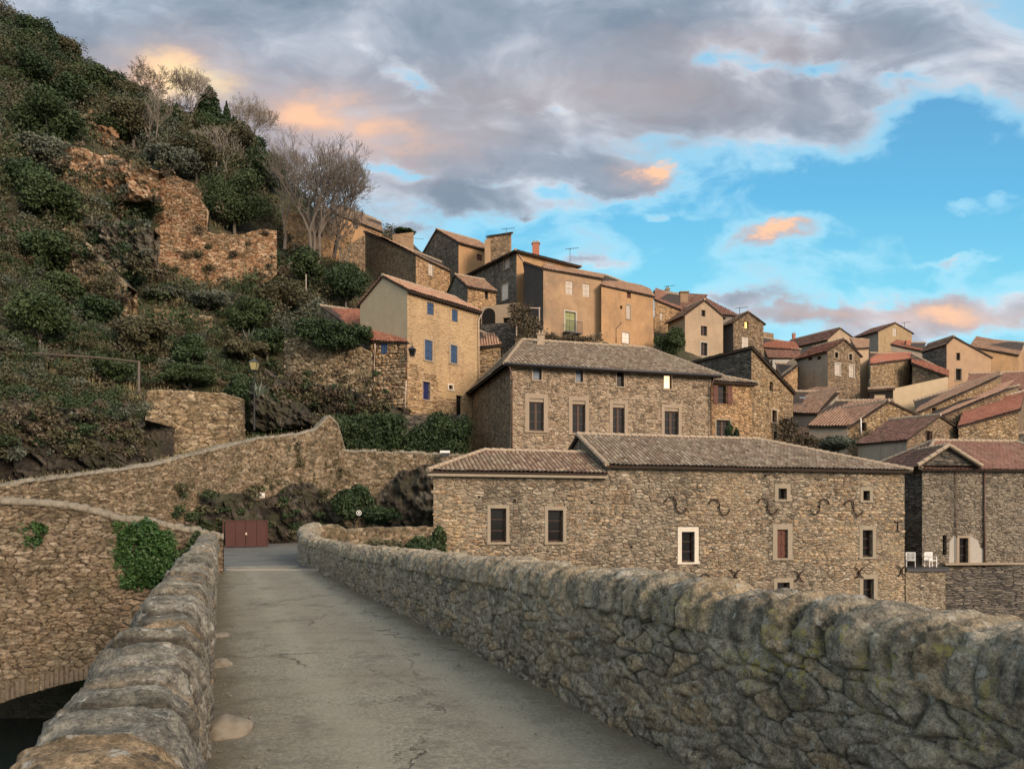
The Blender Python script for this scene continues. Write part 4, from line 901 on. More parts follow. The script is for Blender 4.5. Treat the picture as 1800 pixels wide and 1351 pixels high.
def house(name, label, K, th, r, l, eave, apex=None, ridge='v', base=None, mats=('warm', 'grey'), roof='t_brown', eave2=None, m=0.5, win=(), winl=(), ov=0.30, vg=0.12, cat='house', hip=None, kind='canal', depth=None, group=None, extra_base=3.0, Ll=None, noroof=False, pitch=0.215):
    """K=(px,Y) near corner; th plan angle of the right wall; r, l photo columns where right and left walls end;
    eave photo row at the corner; apex photo row of the gable/ridge; ridge 'u' along the right wall, 'v' away from it"""
    kx, Y = K; K0 = Vector((xat(kx, Y), Y, 0)); t_ = rad(th)
    u = Vector((math.cos(t_), math.sin(t_), 0)); v = Vector((-math.sin(t_), math.cos(t_), 0))
    tr = (r-900)/F; Lr = (tr*K0.y-K0.x)/(u.x-tr*u.y)
    if l is not None:
        tl = (l-900)/F; Lv = (tl*K0.y-K0.x)/(v.x-tl*v.y)
    else: Lv = depth
    if Ll: Lv = Ll
    ze = zat(eave, Y)
    zb = (zat(base, Y) if base else ze-7)-extra_base
    A, B, C, D = K0, K0+u*Lr, K0+u*Lr+v*Lv, K0+v*Lv
    ze2 = ze if eave2 is None else (zat(eave2, (B if ridge == 'v' else D).y))
    e = empty(name, (K0.x, K0.y, zb), label, cat, group)
    e['footprint'] = [Lr, Lv]
    if ridge == 'v':
        Pm = A+u*Lr*m; za = zat(apex, Pm.y); polyR = [(0, zb), (Lr, zb), (Lr, ze2), (Lr*m, za), (0, ze)]
        polyL = [(0, zb), (Lv, zb), (Lv, ze), (0, ze)]; polyB = [(0, zb), (Lr, zb), (Lr, ze), (Lr*(1-m), za), (0, ze2)]; polyE = [(0, zb), (Lv, zb), (Lv, ze2), (0, ze2)]
    elif ridge == 'u':
        Pm = A+v*Lv*m; za = zat(apex, Pm.y); polyL = [(0, zb), (Lv, zb), (Lv, ze), (Lv*(1-m), za), (0, ze2)]
        polyL = [(0, zb), (Lv, zb), (Lv, ze), (Lv*(1-m), za), (0, ze2)]
        polyR = [(0, zb), (Lr, zb), (Lr, ze), (0, ze)]; polyB = [(0, zb), (Lr, zb), (Lr, ze2), (0, ze2)]; polyE = [(0, zb), (Lv, zb), (Lv, ze2), (Lv*m, za), (0, ze)]
    else:
        za = ze; polyL = polyE = [(0, zb), (Lv, zb), (Lv, ze), (0, ze)]; polyR = polyB = [(0, zb), (Lr, zb), (Lr, ze), (0, ze)]
    fR, fL, fB, fE = Face(A, u, Lr, zb), Face(D, -v, Lv, zb), Face(C, -u, Lr, zb), Face(B, v, Lv, zb)
    if ridge == 'u' or ridge == 'v': pass
    for f, poly, specs, mk in ((fR, polyR, win, mats[0]), (fL, polyL, winl, mats[1])):
        holes = []; rs = []
        for sp in specs:
            x0, x1, y0, y1 = sp[:4]; rc = f.rect(x0, x1, y0, y1); holes.append(rc); rs.append((rc, sp))
        mb = MB(); wall_mesh(mb, f, [(max(0, a), z) for a, z in poly], holes)
        mb.build('wall', M[mk], e)
        for rc, sp in rs:
            style = sp[4] if len(sp) > 4 else 'brown'; sur = sp[5] if len(sp) > 5 else None
            window(f, e, rc, style, surround=sur, sw=sp[6] if len(sp) > 6 else 0.16)
    mb = MB(); wall_mesh(mb, fB, polyB, []); wall_mesh(mb, fE, polyE, []); mb.build('wall', M[mats[1]], e)
    planes, ridges = [], []
    if hip is not None:
        # hip roof: ridge along u, set in from both ends; hip=(inset_left, inset_right, rise)
        hl, hr, rise = hip; zr = ze+rise; o1 = ov; sl = rise/(Lv/2); dz = o1*sl
        A1, B1, C1, D1 = A-u*o1-v*o1, B+u*o1-v*o1, C+u*o1+v*o1, D-u*o1+v*o1
        R0 = A+u*hl+v*Lv/2; R1 = B-u*hr+v*Lv/2
        def Z(p, z): return (p.x, p.y, z)
        ez = ze-dz*0.5+0.05
        a1, b1, c1, d1, r0, r1 = Z(A1, ez), Z(B1, ez), Z(C1, ez), Z(D1, ez), Z(R0, zr), Z(R1, zr)
        planes = [(a1, b1, r1, r0), (c1, d1, r0, r1), (d1, a1, r0, r0), (b1, c1, r1, r1)]
        ridges = [(r0, r1), (a1, r0), (b1, r1), (d1, r0), (c1, r1)]
    elif ridge in 'uv' and not noroof:
        if ridge == 'v': w_, q_, Lw, Lq = v, u, Lv, Lr
        else: w_, q_, Lw, Lq = u, v, Lr, Lv
        # side 1 at q=0 (eave ze), side 2 at q=Lq (eave ze2)
        def pt(a, b, z): p = A+w_*a+q_*b; return (p.x, p.y, z+0.06)
        s1 = (za-ze)/(Lq*m) if m > 0.02 else 0; s2 = (za-ze2)/(Lq*(1-m)) if m < 0.98 else 0
        a0, a1_ = -vg, Lw+vg
        if m > 0.02:
            P1 = [pt(a0, -ov, ze-ov*s1), pt(a1_, -ov, ze-ov*s1), pt(a1_, Lq*m, za), pt(a0, Lq*m, za)]
            if ridge == 'v': P1 = [P1[1], P1[0], P1[3], P1[2]]
            planes.append(P1)
        if m < 0.98:
            P2 = [pt(a1_, Lq+ov, ze2-ov*s2), pt(a0, Lq+ov, ze2-ov*s2), pt(a0, Lq*m, za), pt(a1_, Lq*m, za)]
            if ridge == 'v': P2 = [P2[1], P2[0], P2[3], P2[2]]
            planes.append(P2)
        ridges = [(pt(a0, Lq*m, za), pt(a1_, Lq*m, za))]
    rf = roof_obj(planes, roof, e, ridges, Y, kind, pitch=pitch) if planes else None
    return dict(e=e, R=fR, L=fL, A=A, B=B, C=C, D=D, u=u, v=v, ze=ze, za=za, roof=rf, Lr=Lr, Lv=Lv)

def chimney(parent, px, pyb, pyt, wpx, Y, matk='brick', cap=True, root=None, dpt=None):
    x = xat(px, Y); wd = wpx/F*Y; z0, z1 = zat(pyb, Y)-0.6, zat(pyt, Y); d = dpt or wd*0.8
    mb = MB(); mb.box(x-wd/2, x+wd/2, Y, Y+d, z0, z1)
    c = mb.build('chimney', M[matk], parent)
    if cap:
        mb = MB(); mb.box(x-wd*0.62, x+wd*0.62, Y-wd*0.12, Y+d+wd*0.12, z1+0.003, z1+0.09)
        for s_ in (-1, 1): mb.tube([(x+s_*wd*0.22, Y+d/2, z1+0.09), (x+s_*wd*0.22, Y+d/2, z1+0.34)], wd*0.14, 8)
        mb.build('chimney_cap', M['t_brown'] if False else M['mortar'], c)
    return c
def aerial(px, pyb, pyt, Y, label):
    mb = MB(); x = xat(px, Y); z0, z1 = zat(pyb, Y)-0.5, zat(pyt, Y)
    mb.tube([(x, Y, z0), (x, Y, z1)], 0.03, 6)
    mb.tube([(x-0.5, Y, z1-0.12), (x+0.9, Y, z1+0.02)], 0.022, 5)
    for k in range(6):
        xx = x-0.4+k*0.25; mb.tube([(xx, Y-0.28, z1-0.12+k*0.025), (xx, Y+0.28, z1-0.12+k*0.025)], 0.014, 4)
    o = mb.build('aerial', M['grate']); tag(o, label, 'aerial', 'aerials on the roofs')
random.seed(5)
# ------------------------------------------------------------------ long stone building on the river bank
LB = dict()
def long_building():
    th = rad(13.8); u = Vector((math.cos(th), math.sin(th), 0)); v = Vector((-math.sin(th), math.cos(th), 0))
    A = Vector((xat(762, 34), 34, 0)); f0 = Face(A, u, 1, 0); L = f0.a_of(1590); am = f0.a_of(1068)
    zb = -5.6; z1 = zat(829, 34); z2 = zat(819, A.y+u.y*am)
    e = empty('stone_building', (A.x, A.y, zb), 'long rubble stone building on the bank with S-shaped wall irons and two low roofs', 'building')
    f = Face(A, u, L, zb); Dp = 8.2; mb = MB()
    specs = [(862, 890, 893, 952, 'brown', 'cement', 0.16), (963, 990, 896, 952, 'brown', 'cement', 0.16), (1198, 1221, 934, 987, 'brown', 'whitest', 0.22),
             (1173, 1195, 1013, 1045, 'red', 'cement', 0.14), (1368, 1383, 858, 877, 'hole', 'cement', 0.22), (1366, 1385, 930, 980, 'red', 'cement', 0.26),
             (1366, 1388, 1023, 1075, 'brown', 'cement', 0.26), (1517, 1529, 862, 879, 'hole', 'cement', 0.2), (1516, 1534, 931, 978, 'brown', 'cement', 0.2), (1517, 1536, 1017, 1075, 'brown', 'cement', 0.24)]
    rs = [(f.rect(*s[:4]), s) for s in specs]
    holes = [r for r, _ in rs]
    wall_mesh(mb, f, [(0, zb), (am, zb), (am, z1), (0, z1)], [h for h in holes if h[1] < am], 0.3)
    wall_mesh(mb, f, [(am, zb), (L, zb), (L, z2), (am, z2)], [h for h in holes if h[0] > am], 0.3)
    fE = Face(A+u*L, v, Dp, zb); wall_mesh(mb, fE, [(0, zb), (Dp, zb), (Dp, z2), (0, z2)], [])
    lq = A-(A+u*1.9+v*Dp); fL = Face(A+u*1.9+v*Dp, lq, lq.length, zb); wall_mesh(mb, fL, [(0, zb), (lq.length, zb), (lq.length, z1), (0, z1)], [])
    fB = Face(A+u*L+v*Dp, -u, L, zb); wall_mesh(mb, fB, [(0, zb), (L-1.9, zb), (L-1.9, z1), (0, z1)], [])
    # gable step between the two roofs
    fg = Face(A+u*am+v*Dp, -v, Dp, zb)
    zr = z2+1.95
    mb.poly([fg.w(Dp, 0, z1), fg.w(Dp, 0, z2), fg.w(Dp/2, 0, zr), fg.w(0, 0, z2), fg.w(0, 0, z1)])
    mb.build('wall', M['front'], e)
    for r, s in rs: window(f, e, r, s[4], 0.26, s[5], s[6])
    def pt(a, b, z): p = A+u*a+v*b; return (p.x, p.y, z)
    # right roof, hipped at its right end
    o1 = 0.32; ze = z2+0.02
    hl, hrr = am-0.15, L-6.2
    pl = [(pt(hl, -o1, ze), pt(L+0.25, -o1, ze), pt(hrr, Dp/2, zr), pt(hl, Dp/2, zr)),
          (pt(L+0.25, Dp+o1, ze), pt(hl, Dp+o1, ze), pt(hl, Dp/2, zr), pt(hrr, Dp/2, zr)),
          (pt(L+0.25, -o1, ze), pt(L+0.25, Dp+o1, ze), pt(hrr, Dp/2, zr), pt(hrr, Dp/2, zr))]
    roof_obj(pl, 't_grey', e, [(pl[0][3], pl[0][2]), (pl[0][1], pl[0][2]), (pl[0][0], pl[0][3])], 38, thick=0.12)
    # left roof, lower, hipped at its left end
    ze1 = z1+0.02; zr1 = z1+1.25; D2 = 5.6
    pl = [(pt(-0.3, -o1, ze1), pt(am-0.16, -o1, ze1), pt(am-0.16, D2/2, zr1), pt(2.9, D2/2, zr1)),
          (pt(1.15, D2+o1, ze1), pt(-0.3, -o1, ze1), pt(2.9, D2/2, zr1), pt(2.9, D2/2, zr1)),
          (pt(am-0.16, D2+o1, ze1), pt(1.15, D2+o1, ze1), pt(2.9, D2/2, zr1), pt(am-0.16, D2/2, zr1))]
    roof_obj(pl, 't_old', e, [(pl[0][3], pl[0][2]), (pl[0][0], pl[0][3])], 34, thick=0.12)
    # gutter-like mortar course under the left eave
    mb = MB(); f.box(mb, -0.3, am-0.1, 0.0, 0.30, z1-0.20, z1-0.09); mb.build('cornice', M['cement'], e)
    mb = MB()
    q = f.rect(981, 993, 815, 822); mb.tube([f.w(q[0]+.05, 0.0, z1+0.17), f.w(q[1]-.05, 0.0, z1+0.2)], 0.06, 8); mb.build('roof_vent', M['cement_l'], e)
    # wall irons
    def irons(kind, px, py, sc=1.0, mir=1):
        t = (px-900)/F; a = f.a_of(px); Yc = A.y+u.y*a; z = zat(py, Yc); mb = MB()
        if kind == 's':
            pts = []
            for k in range(13):
                q_ = math.pi*k/12; pts.append((-0.29+(-0.29)*math.cos(q_), 0.33*math.sin(q_)))
            for k in range(1, 13):
                q_ = math.pi*k/12; pts.append((0.29-0.29*math.cos(q_), -0.33*math.sin(q_)))
            rot = -0.22
            pts = [(mir*(x*math.cos(rot)-y*math.sin(rot)), x*math.sin(rot)+y*math.cos(rot)) for x, y in pts]
            pts = [(x*sc, y*sc*1.0) for x, y in pts]
            mb.tube([f.w(a+x, 0.09, z+y) for x, y in pts], 0.034, 6)
            mb.tube([f.w(a, -0.1, z), f.w(a, 0.09, z)], 0.055, 6)
        elif kind == 'x':
            for s_ in (-1, 1):
                mb.tube([f.w(a+s_*0.26, 0.09, z+0.30), f.w(a+s_*0.06, 0.09, z+0.12), f.w(a, 0.1, z), f.w(a-s_*0.06, 0.09, z-0.14), f.w(a-s_*0.24, 0.09, z-0.28)], 0.032, 6)
            mb.tube([f.w(a, -0.1, z), f.w(a, 0.09, z)], 0.05, 6)
        else:
            mb.tube([f.w(a-0.22, 0.05, z+0.25), f.w(a-0.08, 0.05, z+0.14), f.w(a+0.08, 0.05, z+0.14), f.w(a+0.22, 0.05, z+0.25)], 0.032, 6)
            mb.tube([f.w(a, 0.05, z+0.25), f.w(a, 0.05, z-0.32)], 0.035, 6); mb.tube([f.w(a-0.15, 0.05, z-0.3), f.w(a+0.15, 0.05, z-0.3)], 0.03, 6)
        mb.build('wall_iron', M['iron'], e, smooth=True)
    for px, py, mi in [(1187, 887, 1), (1263, 891, 1), (1348, 889, 1), (1439, 890, -1), (1499, 892, 1), (1229, 1022, -1)]: irons('s', px, py, 1.0, mi)
    for px, py in [(1157, 1013), (1291, 1011), (1403, 1012), (1509, 1006), (1583, 1003)]: irons('x', px, py)
    irons('t', 1577, 923)
    # small drainage holes and a rust-coloured put-log row
    mb = MB()
    for px, py in [(842, 873), (1040, 883), (893, 996), (905, 880), (1270, 945), (1331, 920), (1450, 990), (1110, 960), (1345, 836)]:
        q = f.rect(px-2, px+2, py-2, py+2); f.box(mb, q[0], q[1], -0.02, 0.012, q[2], q[3])
    mb.build('putlog_holes', M['dark'], e)
    LB.update(f=f, A=A, u=u, v=v, L=L, e=e, zb=zb)
long_building()

# ------------------------------------------------------------------ big two-storey house above it
H2 = house('stone_house', 'broad two-storey stone house with hipped grey tile roof and brown windows, behind the long building', (897, 46), 15.2, 1250, 816, 641, ridge='h', hip=(2.8, 1.3, 3.3), base=790, mats=('upper', 'brown'), roof='t_grey', ov=0.5, pitch=0.27,
    win=[(937, 952, 641.5, 667, 'sky', 'cement_l', 0.08), (1012, 1025, 645, 671, 'sky', 'cement_l', 0.08), (1084, 1097, 652, 679, 'brown', 'cement_l', 0.08), (1167, 1181, 658, 683, 'lit', 'cement_l', 0.08),
         (930, 956, 700, 757, 'roller', 'cement_l', 0.26), (1006, 1029, 704, 761, 'roller', 'cement_l', 0.26), (1077, 1098, 710, 765, 'roller', 'cement_l', 0.26), (1168, 1193, 717, 766, 'roller', 'cement_l', 0.26)])
def pipe(parent, pts, matk='pipeb', r=0.05, name='downpipe'):
    mb = MB(); mb.tube(pts, r, 8); return mb.build(name, M[matk], parent, smooth=True)
f = H2['R']
pipe(H2['e'], [f.w(-0.2, 0.42, H2['ze']+0.0), f.w(0.1, 0.12, H2['ze']-0.9), f.w(0.08, 0.09, H2['ze']-1.6), f.w(0.08, 0.09, H2['ze']-7)])
a = f.a_of(1247); pipe(H2['e'], [f.w(a+0.2, 0.42, H2['ze']), f.w(a, 0.12, H2['ze']-0.8), f.w(a, 0.09, H2['ze']-7)])
pipe(H2['e'], [f.w(-0.5, 0.53, H2['ze']-0.06), f.w(H2['Lr']+0.5, 0.53, H2['ze']-0.06)], 'grate', 0.07, 'gutter')
g_ = H2['L']; pipe(H2['e'], [g_.w(-0.1, 0.45, H2['ze']), g_.w(0.0, 0.15, H2['ze']-1.3), g_.w(0.0, 0.1, H2['ze']-4.4)], 'pipeb', 0.05)
pipe(H2['e'], [g_.w(0.05, 0.11, H2['ze']-4.4), g_.w(0.05, 0.11, H2['ze']-8.5)], 'zinc', 0.05)
chimney(H2['roof'], 951, 604, 588, 13, H2['A'].y+6.3, 'mortar')

# extension on its right
X1 = house('house', 'small orange stone annex with a red-brown shuttered window, right of the broad stone house', (1251, 50.3), 15.2, 1322, None, 671, ridge='h', hip=(0.3, 2.6, 1.2), base=790, depth=5.5, mats=('orange', 'orange'), roof='t_grey', ov=0.3,
    win=[(1262, 1277, 677, 709, 'brown', None), (1259, 1283, 738, 768, 'brown', 'cement_l', 0.1)])
f = X1['R']
for x0, x1 in ((1253, 1261.5), (1278, 1286.5)):
    q = f.rect(x0, x1, 676, 710); mb = MB(); f.box(mb, q[0], q[1], 0.01, 0.055, q[2], q[3])
    for k in range(3):
        zc = q[2]+(0.15+0.35*k)*(q[3]-q[2]); f.box(mb, q[0]+.03, q[1]-.03, 0.055, 0.08, zc-0.04, zc+0.04)
    mb.build('shutter', M['redwood'], X1['e'])

def prism(name, label, top, zb, matf, matl, roofk=None, win=(), cat='house', Yref=60, winl=(), ov=0.25, group=None, ridge_edge=None, ext=0.0):
    """block with vertical walls under four top corners: front-left, front-right, back-right, back-left (3-D points)"""
    T = [Vector(p) for p in top]; e = empty(name, (T[0].x, T[0].y, zb), label, cat, group); faces = []
    fs = [(0, 1), (3, 0), (1, 2), (2, 3)]; out = []
    for k, (i, j) in enumerate(fs):
        a, b = T[i], T[j]; d = Vector((b.x-a.x, b.y-a.y, 0)); f = Face(a, d, d.length, zb); sp_ = win if k == 0 else (winl if k == 1 else ())
        holes = [f.rect(*s[:4]) for s in sp_]; mb = MB()
        wall_mesh(mb, f, [(0, zb), (d.length, zb), (d.length, b.z), (0, a.z)], holes)
        mb.build('wall', M[matf if k == 0 else matl], e)
        for h, s in zip(holes, sp_): window(f, e, h, s[4] if len(s) > 4 else 'brown', surround=s[5] if len(s) > 5 else None, sw=s[6] if len(s) > 6 else 0.16)
        out.append(f)
    rf = None
    if roofk:
        c = sum(T, Vector())/4; O = []
        for p in T:
            q = p+(p-c)*(ov/max(1, (p-c).length)); O.append((q.x, q.y, p.z+(p.z-c.z)*(ov/max(1, (p-c).length))+0.1))
        rf = roof_obj([tuple(O)], roofk, e, [(O[3], O[2])], Yref)
    return dict(e=e, f=out, roof=rf, T=T)

# gable-wall house right of the annex
a_, b_ = at(1321, 614, 54.5), at(1394, 692, 58.5)
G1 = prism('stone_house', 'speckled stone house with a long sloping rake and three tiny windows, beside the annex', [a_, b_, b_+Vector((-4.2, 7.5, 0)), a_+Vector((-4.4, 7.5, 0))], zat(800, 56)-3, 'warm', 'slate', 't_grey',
    win=[(1353, 1359, 671, 687, 'hole'), (1357, 1365.5, 721, 742, 'hole', 'cement_l', 0.15), (1360, 1366, 758, 772, 'hole', 'cement_l', 0.08)])
a_ = at(1252, 647, 60); b_ = at(1321, 615, 56)
prism('house', 'dark slate-grey stone wing behind the annex', [a_, b_, b_+Vector((0, 6, 0)), a_+Vector((0, 6, 0))], zat(760, 56), 'slate', 'slate', 't_grey')

# ------------------------------------------------------------------ house with blue shutters
B1 = house('plastered_house', 'tall ochre house with blue shutters and a plain beige gable, above the garden hedge', (716, 52), 48.5, 843, 633, 509, apex=486, ridge='u', base=728, mats=('ochre_pt', 'beige'), roof='t_rose', ov=0.35, vg=0.1,
    win=[(751, 762.5, 532, 553, 'blue'), (794.5, 804.5, 544, 565, 'blue'), (746.5, 760, 598, 633, 'blue', 'cement_l', 0.14), (792, 803.5, 607, 638, 'blue', 'cement_l', 0.14), (743.5, 756, 671, 702, 'dblue', 'cement_l', 0.1), (789, 796, 677, 684, 'hole', 'whitest', 0.12), (802, 813, 695, 729, 'darkdoor')])
f = B1['R']; a = f.a_of(841)
pipe(B1['e'], [f.w(a+0.15, 0.3, B1['ze']-0.1), f.w(a-0.1, 0.1, B1['ze']-0.8), f.w(a-0.1, 0.08, B1['ze']-6.5)], 'zinc', 0.05)
mb = MB()          # exposed rafter ends under the eave
for k in range(26):
    aa_ = 0.2+k*(B1['Lr']-0.3)/25; f.box(mb, aa_-0.04, aa_+0.04, 0.0, 0.32, B1['ze']-0.28, B1['ze']-0.14)
mb.build('rafter_ends', M['eave'], B1['e'])
prism('garden_wall', 'dark stone terrace wall at the foot of the blue-shuttered house, behind the hedge', [at(690, 729, 50.4), at(822, 728, 51.2), at(822, 728, 51.9), at(690, 729, 51.1)], 2.0, 'slate', 'slate', None, cat='wall')
# exposed rubble area around the blue door (real stones standing proud of the render)
def stone_patch(f, parent, polypx, matk='dry', seed=1, size=(0.34, 0.15), proud=0.06, name='exposed_stonework', holes=(), dens=0.97):
    """many small bevelled stones laid in courses inside a photo polygon on wall f, one mesh"""
    rng = random.Random(seed)
    pts = []
    for px, py in polypx:
        a = f.a_of(px); Yc = f.P0.y+f.u.y*a; pts.append((a, zat(py, Yc)))
    hs = []
    for h in holes: hs.append(f.rect(*h))
    def inside(x, z):
        c = False; n = len(pts)
        for i in range(n):
            x1, z1 = pts[i]; x2, z2 = pts[(i+1) % n]
            if (z1 > z) != (z2 > z) and x < (x2-x1)*(z-z1)/(z2-z1)+x1: c = not c
        return c and not any(h[0]-.05 < x < h[1]+.05 and h[2]-.05 < z < h[3]+.05 for h in hs)
    V, Fq, C = [], [], []
    z = min(p[1] for p in pts)
    while z < max(p[1] for p in pts):
        hgt = size[1]*rng.uniform(0.6, 1.35); x = min(p[0] for p in pts)+rng.uniform(-0.2, 0)
        while x < max(p[0] for p in pts):
            wd = size[0]*rng.uniform(0.45, 1.5)
            if inside(x+wd/2, z+hgt/2) and rng.random() < dens:
                d = proud*rng.uniform(0.3, 1.5); g = 0.014; bz = 0.03
                i = len(V); dz = rng.uniform(-0.02, 0.02)
                base = [(x+g, z+g), (x+wd-g, z+g+dz), (x+wd-g, z+hgt-g+dz), (x+g, z+hgt-g)]
                V += [f.w(p[0], -0.02, p[1]) for p in base]
                V += [f.w(p[0]+(bz if k in (0, 3) else -bz), d, p[1]+(bz*.6 if k in (0, 1) else -bz*.6)) for k, p in enumerate(base)]
                for q in ((0,1,5,4),(1,2,6,5),(2,3,7,6),(3,0,4,7),(4,5,6,7)): Fq.append([i+k for k in q])
                r = rng.random(); C += [(r, 1, 0)]*8
            x += wd
        z += hgt
    if V:
        o = mesh_np(name, V, Fq, M['patchstone'], parent, attrs={'cell': ('POINT', C)}); o['kind'] = 'stuff'; return o
M['patchstone'] = stone_attr('exposed_stones', [(0.17, 0.11, 0.065), (0.42, 0.31, 0.19), (0.28, 0.185, 0.11), (0.52, 0.41, 0.28), (0.22, 0.15, 0.10)], (0.05, 0.035, 0.02), lichen_amt=0.15, dark_amt=0.3, fine=6, joint_amt=0)
stone_patch(B1['R'], B1['e'], [(717, 640), (727, 636), (741, 645), (748, 655), (764, 658), (768, 672), (775, 686), (778, 700), (800, 700), (813, 728), (716, 728)], seed=3, holes=[(742, 758, 669, 703), (801, 814, 693, 730)])
fl = LB['f']; hl_ = [(s_[0]-9, s_[1]+9, s_[2]-9, s_[3]+7) for s_ in [(862, 890, 893, 952), (963, 990, 896, 952), (1198, 1221, 934, 987), (1173, 1195, 1013, 1045), (1368, 1383, 858, 877), (1366, 1385, 930, 980), (1366, 1388, 1023, 1075), (1517, 1529, 862, 879), (1516, 1534, 931, 978), (1517, 1536, 1017, 1075)]]
for sd, pl_, sz in [(31, [(764, 845), (800, 870), (850, 900), (853, 960), (880, 975), (860, 1010), (790, 1060), (764, 1060)], (0.30, 0.15)), (32, [(1420, 850), (1500, 835), (1588, 832), (1590, 1090), (1500, 1090), (1470, 1010), (1395, 985), (1400, 900)], (0.28, 0.13)),
                    (33, [(1230, 850), (1330, 830), (1350, 930), (1340, 1010), (1290, 1050), (1240, 1040), (1235, 960), (1180, 930)], (0.24, 0.10)), (34, [(1000, 860), (1100, 850), (1120, 900), (1050, 950), (1020, 990), (960, 985), (1000, 930)], (0.24, 0.10))]:
    stone_patch(fl, LB['e'], pl_, seed=sd, size=sz, proud=0.022, holes=hl_, dens=0.62)
# lower wing on its left with the red roof
eL, eR = at(652, 600, 52.6), at(716, 603, 51.7); rR, rL = at(640, 552, 60), at(566, 541, 61)
W1 = prism('house_wing', 'low stone wing under a bright red lean-to tile roof, left of the blue-shuttered house', [eL, eR, rR, rL], zat(728, 52)-3, 'dry', 'drygrey', 't_red', win=[(669, 681, 599, 622, 'blue')], Yref=50)
stone_patch(W1['f'][0], W1['e'], [(656, 625), (714, 625), (714, 727), (640, 727), (640, 712), (656, 690)], seed=8, size=(0.36, 0.19), proud=0.09)
f = W1['f'][0]
pipe(W1['e'], [at(659, 604, 52.1), at(659, 618, 52.2), at(657.5, 640, 52.25), at(658, 672, 52.2), at(654, 682, 52.1), at(625, 712, 51.8), at(622, 735, 51.7)], 'zinc', 0.045)
pipe(W1['e'], [at(714.5, 606, 51.35), at(714, 668, 51.3)], 'pipeb', 0.045); pipe(W1['e'], [at(714, 668, 51.3), at(712, 725, 51.3)], 'zinc', 0.045)
# pink roofed shed between the blue-shuttered house and the broad house
prism('shed', 'small shed roof of rosy tiles tucked behind the blue-shuttered house', [at(838, 612, 60), at(880, 607, 60), at(868, 596, 64), at(838, 583, 64)], zat(680, 60), 'warm', 'warm', 't_rose')

# ------------------------------------------------------------------ the high ochre group in the middle
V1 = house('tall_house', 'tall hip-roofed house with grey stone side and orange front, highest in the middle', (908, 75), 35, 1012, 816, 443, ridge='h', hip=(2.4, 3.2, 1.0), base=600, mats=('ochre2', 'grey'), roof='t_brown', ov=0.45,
    win=[(962, 973, 464, 472, 'pale', 'cement_l', 0.1)], winl=[(886, 895, 453, 472, 'greydoor', 'cement_l', 0.12), (882, 893, 499, 527, 'white', 'cement_l', 0.1)])
pipe(V1['e'], [V1['R'].w(0.1, 0.1, V1['ze']-0.1), V1['R'].w(1.2, 0.1, V1['ze']-1.2), V1['R'].w(1.2, 0.1, V1['ze']-6)], 'zinc', 0.05)
chimney(V1['roof'], 942, 440, 427, 12, 79.5, 'brick')
V2 = prism('plastered_house', 'broad flat ochre facade with pale shutters, a green balcony door and a dark slate-clad side', [at(955, 474, 70), at(1057, 491, 73), at(1062, 486, 80), at(960, 466, 78)], zat(625, 70)-3, 'ochre', 'soot', 't_brown',
    win=[(994, 1007, 494, 518, 'pale', None), (1024, 1037, 499, 522, 'pale', None), (993, 1012, 548, 586, 'greendoor', 'white', 0.12)], ov=0.2, Yref=70)
a_, b_ = at(921, 463, 72.5), at(954.9, 474, 70.05)
prism('house_wing', 'narrow near-black slate-clad wall joined to the left of the broad ochre facade', [a_, b_, b_+Vector((0.4, 6, 0)), a_+Vector((0.4, 6, 0))], zat(610, 71), 'soot', 'soot', 't_brown', ov=0.1)
mb = MB()        # balcony of the green door
f = V2['f'][0]; q = f.rect(989, 1017, 584, 588); f.box(mb, q[0], q[1], 0.0, 0.7, q[2], q[2]+0.12)
for k in range(15):
    aa_ = q[0]+(q[1]-q[0])*k/14; f.box(mb, aa_-0.012, aa_+0.012, 0.66, 0.69, q[2]+0.12, q[2]+1.1)
f.box(mb, q[0], q[1], 0.65, 0.70, q[2]+1.1, q[2]+1.15); mb.build('balcony', M['grate'], V2['e'])
V3 = prism('plastered_house', 'deep orange rendered facade with a white ground-floor shutter, right of the broad ochre facade', [at(1057, 503, 72), at(1149, 522, 76), at(1140, 514, 82), at(1064, 486, 80)], zat(640, 73)-3, 'ochre2', 'ochre2', 't_brown',
    win=[(1101, 1108, 536, 560, 'pale', 'cement_l', 0.1), (1093.5, 1106, 584, 603, 'white', 'cement_l', 0.06), (1102, 1109, 512, 524, 'red', None), (1090, 1094, 537, 543, 'hole', None)], ov=0.2, Yref=70)
f = V3['f'][0]; pipe(V3['e'], [at(1092, 566, 71.2), at(1090, 571, 71.2), at(1083, 577, 71.0), at(1083, 602, 71.0)], 'pipeb', 0.05)
V4 = house('small_house', 'little orange cottage with a grey gable, in front of the tall hip-roofed house', (822, 69), 30, 872, 781, 503, apex=484, ridge='u', base=560, mats=('orange', 'grey'), roof='t_brown', win=[(852, 858, 512, 525, 'hole')], ov=0.25)
